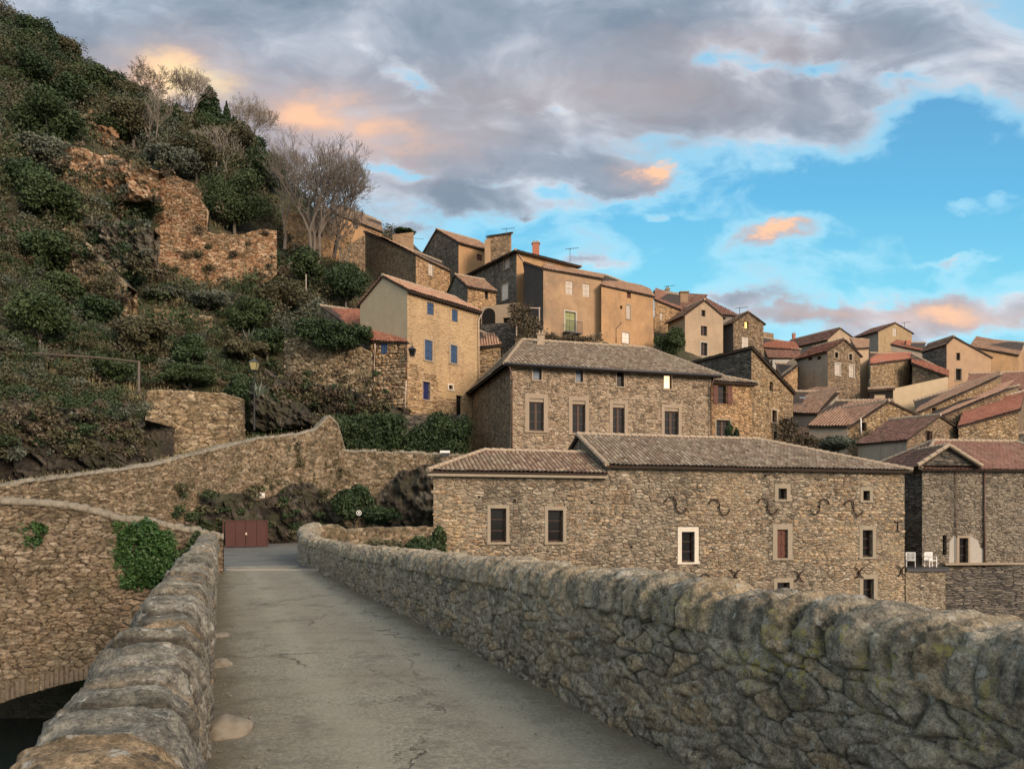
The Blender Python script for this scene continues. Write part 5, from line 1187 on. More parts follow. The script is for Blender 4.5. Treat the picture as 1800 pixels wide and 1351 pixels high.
# terraces and arch below the tall house
T1 = prism('terrace', 'stone terrace with a dark round arch and a pergola below the tall hip-roofed house', [at(846, 540, 67), at(905, 532, 66), at(918, 532, 74), at(850, 538, 74)], zat(630, 66)-2, 'brownr', 'warm', None,
    win=[(884, 898, 558, 575, 'darkdoor', None)], cat='terrace')
mb = MB(); f = T1['f'][0]; cx = f.a_of(859); zc = zat(555, 67); hw = 0.62
pts = [(cx+hw*math.cos(t), zc+hw*math.sin(t)) for t in [math.pi*k/10 for k in range(11)]]+[(cx-hw, zc-1.3), (cx+hw, zc-1.3)]
mb.poly([f.w(a, 0.02, z) for a, z in pts][::-1]); mb.poly([f.w(a, 0.0, z) for a, z in pts])
mb.build('arch_door', M['dark'], T1['e'])
prism('garden_wall', 'dark stepped terrace wall under the arch, behind the broad house roof', [at(846, 572, 64.5), at(906, 566, 62.5), at(906, 566, 64.6), at(846, 570, 66)], zat(640, 62)-2, 'slate', 'slate', None, cat='wall')
prism('garden_wall', 'pale stone terrace wall behind the ridge of the broad house', [at(906, 566, 62), at(958, 590, 62), at(958, 588, 64), at(906, 560, 64)], zat(650, 62)-2, 'warm', 'warm', None, cat='wall')
mb = MB()
for px in (908, 948): mb.tube([at(px, 590, 61.2), at(px, 540, 61.2)], 0.05, 6)
mb.tube([at(908, 540, 61.2), at(950, 542, 61.2)], 0.05, 6); tag(mb.build('pergola', M['zinc']), 'thin pale pipe frame of a pergola below the dark slate wall', 'pergola')
prism('garden_wall', 'low wall under dry vines at the foot of the broad ochre facade', [at(955, 590, 66), at(1060, 598, 68), at(1060, 596, 69.3), at(955, 588, 67.5)], zat(640, 66)-2, 'warm', 'warm', None, cat='wall')

V5 = prism('stone_house', 'old orange and brown stone house with one pale window, left above the blue-shuttered house', [at(731, 449, 75), at(791, 478, 79), at(775, 462, 87), at(641, 409, 85)], zat(525, 75)-4, 'orange', 'brown', 't_brown', win=[(753, 761, 459, 484, 'pale', 'cement_l', 0.06)], ov=0.2, Yref=72)
V6 = house('stone_house', 'grey gabled stone house with an orange right side, standing left of the orange chimney block', (806, 86), 38, 880, 733, 426, apex=404, ridge='u', base=510, mats=('ochre2', 'grey'), roof='t_brown', win=[(838, 848, 447, 458, 'red')], ov=0.3)
V7 = prism('chimney_stack', 'square rubble and orange chimney stack with an aerial, between two high roofs', [at(856, 417, 84), at(897, 411, 84.5), at(899, 411, 86.5), at(868, 417, 87)], zat(470, 84), 'brown', 'ochre2', 't_brown', ov=0.25, cat='chimney')
prism('chimney_stack', 'pale orange slab chimney at the left of the rubble stack', [at(852, 421, 83.6), at(862, 419, 83.6), at(863, 419, 84.4), at(853, 421, 84.4)], zat(470, 83), 'ochre', 'ochre', None, cat='chimney')
V8 = prism('stone_house', 'orange house front under a dark old roof, highest at the left beside the bare trees', [at(593, 378, 88), at(671, 408, 91), at(668, 392, 97), at(600, 364, 97)], zat(450, 88)-4, 'ochre2', 'ochre2', 't_old', win=[(620, 629, 385, 402, 'brown')], ov=0.3, Yref=80)
prism('ruined_wall', 'broken orange stone ruin among the bare trees', [at(498, 372, 80), at(598, 392, 84), at(598, 388, 86), at(498, 368, 82)], zat(450, 82)-3, 'orange', 'brown', None, win=[(505, 512, 412, 424, 'darkdoor'), (560, 568, 402, 416, 'darkdoor')], cat='ruin')
prism('ruined_wall', 'brown ruined wall beside the old orange and brown house', [at(596, 442, 78), at(642, 412, 80), at(642, 412, 81.5), at(598, 440, 80)], zat(490, 80)-3, 'brown', 'brown', None, cat='ruin')
prism('chimney_stack', 'small ruined orange wall end with bushes on top, behind the high roofs', [at(690, 412, 95), at(727, 408, 95), at(727, 408, 97), at(690, 412, 97)], zat(440, 95), 'ochre', 'ochre', None, cat='ruin')
aerial(1002, 452, 436, 79, 'thin aerial mast at the right end of the tall hip-roofed house')
aerial(1300, 560, 540, 84, 'small aerial above the narrow gable house with the yellow window')
aerial(1590, 580, 566, 116, 'aerial on the beige skyline gable house')
aerial(890, 414, 401, 84, 'thin roof aerial on the rubble chimney stack')
aerial(1174, 520, 502, 95, 'roof aerial on the tall chimney right of the orange facade')

# ------------------------------------------------------------------ houses to the right
R1 = house('house', 'brown rendered gable house with three dark windows one above the other, beside the green tree', (1204, 78), 22, 1271, 1174, 553, apex=528, ridge='v', base=690, mats=('brownr', 'greyr'), roof='t_brown', eave2=556,
    win=[(1233, 1240, 545, 556, 'brown'), (1232, 1243, 573, 590, 'brown'), (1232, 1243.5, 602, 625, 'brown', 'white', 0.1)], ov=0.35)
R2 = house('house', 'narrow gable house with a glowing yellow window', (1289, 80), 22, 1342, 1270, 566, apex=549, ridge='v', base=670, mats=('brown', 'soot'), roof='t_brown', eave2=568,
    win=[(1309, 1316, 564, 577, 'lit2'), (1304, 1316, 592, 613, 'pale')], ov=0.3)
R3 = house('house', 'stone house with two white-edged arched shutters in its gable and a plain grey side', (1455, 74), 24, 1512, 1400, 616, apex=597, ridge='v', base=708, mats=('brown', 'greyr'), roof='t_red', eave2=624,
    win=[(1467.5, 1473.5, 619, 629, 'hole', 'cement_l', 0.12), (1492.5, 1498, 622, 633, 'hole', 'cement_l', 0.12), (1468, 1477, 639, 659, 'arch', 'white', 0.12), (1493, 1501, 642, 662, 'arch', 'white', 0.12)],
    winl=[(1420, 1428, 628, 633, 'hole'), (1436, 1443, 626, 632, 'hole')], ov=0.3)
prism('house', 'broad reddish roof behind the brown gable house', [at(1190, 548, 92), at(1298, 556, 90), at(1240, 528, 100), at(1160, 512, 104)], zat(600, 90)-3, 'greyr', 'greyr', 't_red2', Yref=80)
prism('stone_house', 'old stone house half hidden between the orange facade and the green tree', [at(1150, 527, 84), at(1196, 545, 86), at(1192, 520, 92), at(1150, 514, 92)], zat(620, 84), 'orange', 'warm', 't_red2', win=[(1160, 1165, 550, 563, 'pale')], Yref=80)
ch = empty('chimney_stack', at(1203, 528, 97), 'wide pale chimney with a flat cap on the reddish roofs', 'chimney'); chimney(ch, 1203, 528, 514, 14, 97, 'ochre', cap=False)
mb = MB(); q0 = at(1203, 514, 97); mb.box(q0.x-0.62, q0.x+0.62, 96.8, 98.0, q0.z+0.02, q0.z+0.14); mb.build('chimney_cap', M['cement'], ch)
for px, pb, pt_, wd, lb in [(1174, 528, 508, 7, 'thin grey round chimney left of the wide pale chimney'), (1189, 536, 526, 8, 'short stone chimney between the two taller ones')]:
    ch = empty('chimney_stack', at(px, pb, 95), lb, 'chimney'); chimney(ch, px, pb, pt_, wd, 95, 'greyr')
prism('house', 'low red roofed house right of the yellow-lit gable', [at(1344, 612, 88), at(1404, 616, 88), at(1396, 606, 94), at(1344, 596, 94)], zat(650, 88)-2, 'pink', 'pink', 't_red', Yref=80)
prism('house', 'red tiled lean-to with a pale wall, left of the grey-sided house', [at(1352, 630, 84), at(1402, 631, 84), at(1406, 616, 88), at(1346, 618, 88)], zat(660, 84)-3, 'greyr', 'greyr', 't_red2', Yref=80)
prism('small_house', 'white rendered dormer under the red lean-to', [at(1358, 632, 82.5), at(1397, 632, 82.5), at(1397, 632, 83.9), at(1358, 632, 83.9)], zat(660, 82), 'white', 'white', None)
prism('house', 'orange side wall and dark roof slope between the speckled house and the grey-sided house', [at(1374, 665, 70), at(1402, 643, 71), at(1402, 643, 78), at(1364, 641, 78)], zat(720, 70), 'orange', 'orange', 't_grey', Yref=70)
prism('house', 'pale flat-topped block far behind the yellow-lit gable', [at(1342, 583, 104), at(1360, 586, 104), at(1360, 586, 109), at(1342, 583, 109)], zat(620, 104), 'ochre', 'ochre', None)
R5 = house('house', 'long low-pitched roof on the skyline behind the grey-sided house', (1455, 108), 30, 1497, 1370, 595, apex=577, ridge='v', base=630, mats=('brownr', 'greyr'), roof='t_red2', ov=0.4, eave2=592)
chimney(R5['roof'], 1396, 596, 587, 5, 120, 'brick')
R6 = house('house', 'plain beige gable house on the skyline with one narrow window', (1544, 112), 25, 1603, 1501, 582, apex=568, ridge='v', base=640, mats=('ochre_st', 'greyr'), roof='t_red2', ov=0.4, eave2=585, win=[(1569, 1576, 576, 591, 'pale')])
prism('house', 'brown tiled house wedged between the arched-shutter gable and the skyline house', [at(1505, 614, 82), at(1527, 612, 83), at(1527, 600, 90), at(1495, 597, 90)], zat(705, 80), 'brownr', 'greyr', 't_brown', Yref=80)
prism('house', 'small red roof with a brick chimney below the beige skyline gable', [at(1566, 606, 98), at(1622, 618, 98), at(1626, 604, 104), at(1576, 604, 104)], zat(640, 98), 'greyr', 'slate', 't_red', Yref=85)
ch = empty('chimney_stack', at(1597, 610, 100), 'square brick chimney on the small red roof', 'chimney'); chimney(ch, 1597, 610, 598, 8, 100, 'brick', cap=False)
R8 = prism('stone_house', 'wide low stone house with a red roof and skylight, right of the arched-shutter gable', [at(1530, 642, 76), at(1603, 631, 84), at(1601, 625, 92), at(1530, 622, 90)], zat(700, 76)-3, 'warm', 'warm', 't_red', Yref=70)
def skylight(px0, px1, py0, py1, Y, tilt=0.35, parent=None):
    a, b = at(px0, py1, Y), at(px1, py1, Y); h = (py1-py0)/F*Y/math.sin(math.atan(tilt))*0.5
    mb = MB(); d = Vector((0, 1, tilt)).normalized()*h*1.2
    mb.slab([a, b, b+d, a+d], 0.12); sk = mb.build('skylight', M['zinc'], parent)
    mb = MB(); i = (b-a)*0.08; n_ = Vector((0, -tilt, 1)).normalized()*0.012
    mb.slab([a+i+d*0.1+n_, b-i+d*0.1+n_, b-i+d*0.9+n_, a+i+d*0.9+n_], 0.01); mb.build('pane', M['glassb'], sk)
skylight(1548, 1556, 630, 634, 79.5, 0.4, R8['roof'])
prism('stone_house', 'stone gable under a red strip of roof, left of the far right tower house', [at(1604, 640, 80), at(1666, 663, 78), at(1664, 655, 84), at(1604, 625, 86)], zat(710, 78)-3, 'brown', 'warm', 't_red', Yref=75)
R9 = house('tall_house', 'tall house at the far right with a dark stone side and two dark windows', (1664, 84), 10, 1742, 1621, 604, apex=592, ridge='v', base=690, mats=('pink', 'grey'), roof='t_brown', m=0.15, eave2=628, ov=0.2,
    win=[(1681, 1688, 620, 633, 'hole'), (1680, 1690, 648, 668, 'darkdoor', 'cement_l', 0.12)])
prism('house', 'orange wall and roof edge cut by the right side of the picture', [at(1705, 610, 94), at(1790, 625, 94), at(1800, 604, 104), at(1716, 597, 104)], zat(680, 94), 'ochre2', 'ochre2', 't_brown', Yref=80)
prism('garden_wall', 'sunlit cream wall sloping up behind the low roofs on the right', [at(1570, 684, 73), at(1666, 662, 76), at(1666, 662, 77), at(1570, 683, 74.2)], zat(720, 73), 'beige', 'beige', None, cat='wall')
prism('shed', 'open dark shed with a small pale block beside the cream wall', [at(1528, 688, 71), at(1570, 685, 71.5), at(1570, 682, 75), at(1528, 685, 75)], zat(720, 71), 'dark', 'greyr', 't_brown', cat='shed')
prism('small_house', 'small square rendered block with a flat white cap, in front of the open dark shed', [at(1537, 694, 69), at(1555, 694, 69), at(1556, 694, 70.5), at(1538, 694, 70.5)], zat(712, 69)-1, 'brownr', 'brownr', None, cat='outbuilding')
# mid-distance roofs, left to right
L1 = prism('house', 'low roof with a bright skylight right of the speckled stone house', [at(1391, 726, 62), at(1436, 728, 60), at(1474, 692, 68), at(1391, 691, 68)], zat(790, 60)-2, 'greyr', 'greyr', 't_brown', Yref=60)
skylight(1408, 1429, 694, 700, 66, 0.45, L1['roof'])
L2 = prism('house', 'wide low rosy roof over a grey wall, in the middle of the lower roofs', [at(1422, 750, 57), at(1490, 750, 55.5), at(1568, 708, 62), at(1470, 708, 63)], zat(830, 55)-3, 'greyr', 'greyr', 't_rose', Yref=57, win=[(1494, 1501, 752, 762, 'hole')] if False else ())
a_ = at(1492, 749, 55.4); b_ = at(1640, 735, 64)
L2b = house('stone_house', 'stone gable with a thin pale pipe, behind the striped red roof', (1492, 55.6), 25, 1640, None, 752, apex=706, ridge='v', m=0.45, eave2=742, base=830, depth=7, mats=('warm', 'warm'), roof='t_rose', win=[(1513, 1523, 742, 757, 'hole')], ov=0.15)
pipe(L2b['e'], [L2b['R'].w(L2b['R'].a_of(1511), 0.1, zat(735, 56)), L2b['R'].w(L2b['R'].a_of(1512), 0.1, zat(765, 56))], 'plastic', 0.05)
L3 = house('stone_house', 'gabled house with a striped red tile roof and one square shuttered window', (1594, 50), 35, 1702, 1508, 772, apex=731, ridge='v', m=0.5, eave2=765, base=860, mats=('brown', 'greyr'), roof='t_red2', win=[(1627, 1639, 757, 778, 'brown')], ov=0.2, kind='flat')
prism('stone_house', 'stone house with a long pale roof edge climbing right, above the striped red roof', [at(1612, 728, 61), at(1745, 668, 66), at(1760, 660, 72), at(1610, 706, 72)], zat(760, 60)-3, 'warm', 'warm', 't_brown', Yref=62, win=[(1638, 1646, 716, 722, 'hole')])
prism('stone_house', 'lower stone gable with pale roof edge at the right, below the tall far house', [at(1650, 735, 57), at(1760, 690, 60), at(1790, 680, 68), at(1640, 712, 67)], zat(790, 57)-3, 'brown', 'warm', 't_rose', Yref=60)
prism('house', 'red tiled roof edge cut off at the right below the stone gables', [at(1685, 752, 53), at(1790, 722, 55), at(1800, 690, 62), at(1700, 718, 61)], zat(800, 53)-3, 'warm', 'brown', 't_red', Yref=55)
prism('house', 'rosy roof high at the right edge below the tall far right house', [at(1696, 690, 72), at(1800, 686, 72), at(1800, 656, 80), at(1706, 660, 80)], zat(720, 72)-2, 'pink', 'pink', 't_red2', Yref=70)
# big tower-like house at the right edge
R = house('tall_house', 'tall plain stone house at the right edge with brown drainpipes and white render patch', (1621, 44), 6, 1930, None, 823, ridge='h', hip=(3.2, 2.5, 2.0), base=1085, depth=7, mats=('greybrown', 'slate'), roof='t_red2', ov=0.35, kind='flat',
    win=[(1686, 1702, 945, 990, 'brown', 'cement_l', 0.14), (1657, 1664, 940, 975, 'darkdoor', None)])
f = R['R']
for px, w_ in ((1679, 0.025), (1729, 0.055)):
    a = f.a_of(px); pipe(R['e'], [f.w(a, 0.08, R['ze']-0.05), f.w(a, 0.08, R['ze']-6)], 'pipeb', w_)
q = f.rect(1668, 1730, 942, 991)
pts = [(q[0], q[2]), (q[1]+.1, q[2]+.1), (q[1], q[3]-.2), (q[0]+1.4, q[3]+.15), (q[0]+.8, q[3]-.5), (q[0]+.1, q[3]-.3)]
for pts_ in ([(1668, 990), (1683, 990), (1683, 946), (1676, 941), (1669, 952)], [(1705, 990), (1732, 990), (1731, 968), (1722, 962), (1719, 950), (1705, 941)]):
    Yv = 44.2; loc_ = [(f.a_of(x), zat(y, Yv)) for x, y in pts_]; mb = MB()
    mb.poly([f.w(a, 0.012, z) for a, z in loc_]); n_ = len(loc_)
    for k in range(n_):
        a0_, a1_ = loc_[k], loc_[(k+1) % n_]; mb.poly([f.w(a0_[0], 0.012, a0_[1]), f.w(a0_[0], -0.01, a0_[1]), f.w(a1_[0], -0.01, a1_[1]), f.w(a1_[0], 0.012, a1_[1])])
    mb.build('render_patch', M['white'], R['e'])
mb = MB(); f.box(mb, f.a_of(1655), f.a_of(1800), 0.0, 0.35, zat(992, 44)-0.02, zat(990, 44)+0.04); mb.build('ledge', M['cement_l'], R['e'])
# grey pediment gable standing on its eave
mb = MB(); z0 = R['ze']+0.15; x0, x1, xm = xat(1618, 43.4), xat(1722, 43.6), xat(1668, 43.5)
zt = zat(785, 43.5)
pg = [(x0, 43.55, z0), (x1, 43.9, z0), (xm, 43.7, zt)]; pb = [(p[0]+0.02, p[1]+3.2, p[2]) for p in pg]
mb.poly(pg); mb.build('dormer_wall', M['slate'], R['e'])
R10 = roof_obj([((x1+.2, pg[1][1]-.2, z0-.05), (x1+.2, pg[1][1]+3.4, z0-.05), (xm, 47, zt+.08), (xm, 43.5, zt+.08)), ((x0-.2, pg[0][1]+3.4, z0-.05), (x0-.2, pg[0][1]-.2, z0-.05), (xm, 43.5, zt+.08), (xm, 47, zt+.08))], 't_red2', R['e'], [((xm, 43.5, zt+.08), (xm, 47, zt+.08)), ((x1+.2, pg[1][1]-.2, z0-.05), (xm, 43.5, zt+.08)), ((x0-.2, pg[0][1]-.2, z0-.05), (xm, 43.5, zt+.08))], 44, 'flat')
prism('house', 'wide red roof rising behind the tall plain house at the right edge', [at(1596, 822, 48), at(1700, 822, 50), at(1800, 765, 56), at(1664, 765, 56)], zat(900, 48)-3, 'slate', 'slate', 't_red2', Yref=50)
prism('house', 'dark low house with a steep red roof in the gap right of the long building', [at(1586, 985, 47), at(1640, 985, 47), at(1640, 868, 54), at(1586, 860, 54)], zat(1060, 47)-2, 'slate', 'slate', 't_red2', Yref=50)
prism('house', 'dark stone wall deep in the gap between the long building and the tall plain house', [at(1580, 828, 55), at(1640, 826, 55), at(1640, 826, 58), at(1580, 828, 58)], zat(1000, 55), 'slate', 'slate', None)
# terrace wall beside the long building with white chairs on it
TR = prism('terrace', 'low rubble terrace wall carrying two white chairs, right of the long building', [at(1592, 1001, 40.2), at(1662, 1001, 41.0), at(1660, 996, 44.5), at(1588, 996, 44.5)], -5.6, 'front', 'front', None, cat='terrace')
prism('quay_wall', 'dark plain quay wall at the right edge below the tall plain house', [at(1656, 1004, 41.6), at(1800, 992, 42.4), at(1800, 992, 45), at(1656, 1002, 45)], -5.6, 'slate', 'slate', None, cat='wall')
T_ = TR['T']; mb = MB(); mb.poly([T_[0]+Vector((0, -.1, .03)), T_[1]+Vector((0.1, -.1, .03)), T_[2]+Vector((0, 0, .03)), T_[3]+Vector((0, 0, .03))]); mb.slab([T_[0]+Vector((0, -.15, .06)), T_[1]+Vector((.15, -.15, .06)), T_[2]+Vector((.15, 0, .06)), T_[3]+Vector((0, 0, .06))], 0.14)
mb.build('terrace_floor', M['grate'], TR['e'])
def chair():
    e = empty('garden_chair', (0, 0, 0), '', 'chair')
    m = MB()
    for k in range(7): m.box(-0.25+k*0.075, -0.21+k*0.075, 0.22, 0.245, 0.45, 0.92)
    m.box(-0.28, 0.28, 0.215, 0.25, 0.90, 0.96); m.box(-0.29, -0.25, 0.21, 0.25, 0.0, 0.95); m.box(0.25, 0.29, 0.21, 0.25, 0.0, 0.95); m.build('backrest', M['plastic'], e)
    m = MB(); m.box(-0.27, 0.27, -0.24, 0.21, 0.41, 0.45); m.build('seat', M['plastic'], e)
    for sx_ in (-0.27, 0.23):
        m = MB(); m.box(sx_, sx_+0.04, -0.24, -0.20, 0, 0.66); m.build('leg', M['plastic'], e)
        m = MB(); m.box(sx_, sx_+0.045, -0.245, 0.215, 0.66, 0.70); m.build('armrest', M['plastic'], e)
    return e
def copy_tree(o, parent=None):
    c = o.copy(); COL.objects.link(c); c.parent = parent
    for chd in list(o.children): copy_tree(chd, c)
    return c
c0 = chair(); c0.location = (xat(1636, 41.8), 41.8, zat(1000, 40.8)+0.06); c0.rotation_euler = (0, 0, rad(8)); tag(c0, 'white plastic slatted chair further right on the terrace, its whole back seen', group='white chairs on the terrace')
c0.scale = (0.85, 0.85, 0.85); c1 = copy_tree(c0); c1.location = (xat(1601, 41.9), 41.9, zat(1000, 40.8)+0.06); c1.rotation_euler = (0, 0, rad(-25)); tag(c1, 'white plastic slatted chair tight against the end of the long building', group='white chairs on the terrace')
# ------------------------------------------------------------------ vegetation
def leaves(rng, blobs, n, size, up=0.3, shell=0.55, asp=1.7):
    """n leaf-clump faces spread through a set of ellipsoid blobs -> verts, faces, per-face tone"""
    B = np.array(blobs, float); wts = (B[:, 3]*B[:, 4]*B[:, 5])**0.67; k = rng.choice(len(B), n, p=wts/wts.sum()); b = B[k]
    d = rng.normal(size=(n, 3)); d /= np.linalg.norm(d, axis=1)[:, None]
    r = shell+(1-shell)*rng.random(n)**0.8; r = r*(1+0.18*rng.normal(size=n)*(rng.random(n) < 0.35))
    c = b[:, :3]+d*b[:, 3:6]*r[:, None]
    nrm = d*0.7+rng.normal(size=(n, 3))*0.75+np.array([0, 0, up]); nrm /= np.linalg.norm(nrm, axis=1)[:, None]
    t = np.cross(nrm, rng.normal(size=(n, 3))); t /= np.linalg.norm(t, axis=1)[:, None]+1e-9; s = np.cross(nrm, t)
    L = size*(0.55+0.9*rng.random(n))[:, None]; Wd = L/asp
    V = np.stack([c-t*L, c-s*Wd*0.9+nrm*L*0.15, c+t*L, c+s*Wd*0.9+nrm*L*0.15], 1).reshape(-1, 3)
    blob_tone = rng.random(len(B))
    tone = np.clip(0.30*rng.random(n)+0.45*blob_tone[k]+0.25*np.clip(0.5+0.5*nrm[:, 2], 0, 1), 0, 1)  # faces turned upward are paler: top light put into the tone
    return V, np.arange(4*n).reshape(n, 4), tone
def crown_blobs(rng, rx, ry, rz, z0, n, rough=0.45):
    out = []
    for i in range(n):
        d = rng.normal(size=3); d /= np.linalg.norm(d); q = rng.random()**0.5*0.72
        s = rng.uniform(0.22, 0.5)*(1+rough*(rng.random()-0.5))
        out.append((d[0]*rx*q, d[1]*ry*q, z0+rz+d[2]*rz*q*0.95, rx*s, ry*s, rz*s*0.85))
    return out
def limbs(mb, rng, base, top_blobs, r0, hz=0.45):
    base = Vector(base); zs = [b[2] for b in top_blobs]; zc = min(zs)
    fork = base+Vector((0, 0, (np.mean(zs)-base.z)*hz))
    mb.tube([base, base.lerp(fork, 0.5)+Vector((0.06*r0, 0, 0)), fork], [r0, r0*0.8, r0*0.62], 8)
    for b in top_blobs[:7]:
        e_ = Vector(b[:3]); mid = fork.lerp(e_, 0.5)+Vector((0, 0, -0.15*(e_-fork).length*0.3)); mb.tube([fork, mid, e_], [r0*0.45, r0*0.28, r0*0.08], 5)
def tree(name, label, cat, px, pyb, pyt, wpx, Y, matk='l_dark', n=5000, size=0.2, group=None, nb=26, trunk=True, seed=0, ground=None, depth=None, shape='round', trunkh=0.12):
    rng = np.random.RandomState(seed+int(px)*7+int(pyb)); X = xat(px, Y); zb, zt = zat(pyb, Y), zat(pyt, Y); H = zt-zb; rx = wpx/F*Y/2; ry = depth or rx*0.9
    e = empty(name, (X, Y, zb), label, cat, group)
    th_ = H*trunkh
    if shape == 'cypress':
        bl = []
        for i in range(nb):
            q = i/(nb-1); r = rx*(math.sin(math.pi*min(1, 0.12+q*0.9))**0.6)*(1 if q < 0.6 else (1-(q-0.6)/0.4*0.75)); a = rng.random()*6.28
            bl.append((math.cos(a)*r*0.25, math.sin(a)*r*0.25, th_*0.3+q*(H-th_*0.3), r*0.85, r*0.85, H/nb*1.7))
    elif shape == 'conifer':
        bl = []
        for i in range(nb):
            q = (i+rng.random())/nb; r = rx*(1-q)**0.8; a = rng.random()*6.28
            bl.append((math.cos(a)*r*0.6, math.sin(a)*r*0.6, th_+q*(H-th_), r*0.55+0.15, r*0.55+0.15, H*0.035+0.12))
    else:
        bl = crown_blobs(rng, rx, ry, (H-th_)/2, th_, nb)
    if shape == 'round' and size > 0.1: n, size = int(n*1.8), size*0.72
    V, Fc, tn = leaves(rng, bl, n, size)
    V[:, 2] = np.maximum(V[:, 2], -0.2)
    mesh_np('crown', V, Fc, M[matk], e, attrs={'leaf_tone': ('FACE', tn)}, local=True)
    if trunk:
        mb = MB(); o0 = Vector((X, Y, zb)); r0 = max(0.10, rx*0.06)
        if shape == 'round': limbs(mb, rng, o0+Vector((0, 0, -0.8)), [(b[0]+X, b[1]+Y, b[2]+zb) for b in bl], r0)
        else: mb.tube([o0+Vector((0, 0, -0.8)), o0+Vector((0, 0, H*0.9))], [r0, 0.03], 7)
        mb.build('trunk', M['bark'], e, smooth=True)
    return e
def bare_tree(label, px, pyb, pyt, wpx, Y, seed=1, matk='bark', lean=0.0, group='bare winter trees on the hillside', stems=2, gens=7, twig=0.016, thick=1.0, spread=0.64):
    rng = random.Random(seed); X = xat(px, Y); zb, zt = zat(pyb, Y), zat(pyt, Y); H = zt-zb; half = wpx/F*Y/2
    e = empty('bare_tree', (X, Y, zb), label, 'tree', group)
    tr, br = MB(), MB(); segs = []
    def grow(p, d, L, r, g, mb):
        n = 3 if g < 3 else 2; pts = [p]; q = p; dd = d
        for k in range(n):
            dd = (dd+Vector((rng.gauss(0, .13), rng.gauss(0, .13), rng.gauss(0.04, .08)))).normalized(); q = q+dd*(L/n); pts.append(q)
        rr = [max(twig, r*(1-0.38*i/n)) for i in range(n+1)]
        mb.tube(pts, rr, 7 if g == 0 else (5 if g < 3 else 3), caps=False)
        if g >= gens: return
        kids = 2 if rng.random() < (0.62 if g > 1 else 0.3) else 3
        for c in range(kids):
            ax = Vector((rng.gauss(0, 1), rng.gauss(0, 1), rng.gauss(0, 0.4))).normalized()
            nd = (dd+ax*spread*rng.uniform(0.7, 1.35)+Vector((0, 0, 0.16))).normalized()
            grow(q, nd, L*rng.uniform(0.66, 0.86), r*0.62*rng.uniform(0.85, 1.1), g+1, br)
        if g > 1 and rng.random() < 0.6:
            ax = Vector((rng.gauss(0, 1), rng.gauss(0, 1), rng.gauss(0, 0.3))).normalized()
            grow(pts[n//2], (dd*0.5+ax*0.8).normalized(), L*0.6, r*0.4, min(gens, g+2), br)
    for s_ in range(stems):
        a = rng.random()*6.28; d = Vector((lean+0.22*math.cos(a)*(stems > 1), 0.2*math.sin(a), 1)).normalized()
        grow(Vector((X+0.25*math.cos(a)*(stems > 1), Y+0.2*math.sin(a), zb-0.8)), d, H*0.27, H*0.018*thick, 0, tr)
    # scale the whole tree so its top reaches the photo's
    zm = max(v[2] for v in br.v+tr.v); k = (H+0.8)/(zm-(zb-0.8)); xs_ = [abs(v[0]-X) for v in br.v]; kx = half/max(xs_) if wpx else k
    kx = min(max(kx, k*0.6), k*1.7)
    for mb in (tr, br): mb.v = [(X+(x-X)*kx, Y+(y-Y)*kx, zb-0.8+(z-zb+0.8)*k) for x, y, z in mb.v]
    tr.build('trunk', M[matk], e, smooth=True); br.build('branches', M[matk], e)
    return e

def hill_tree(px, py_c, hpx, wpx, **kw):
    """place a tree so that its foot stands on the hillside at the photo point"""
    p = tpoint(px, py_c+hpx/2); return dict(px=px, pyb=py_c+hpx/2, pyt=py_c-hpx/2, wpx=wpx, Y=p.y)
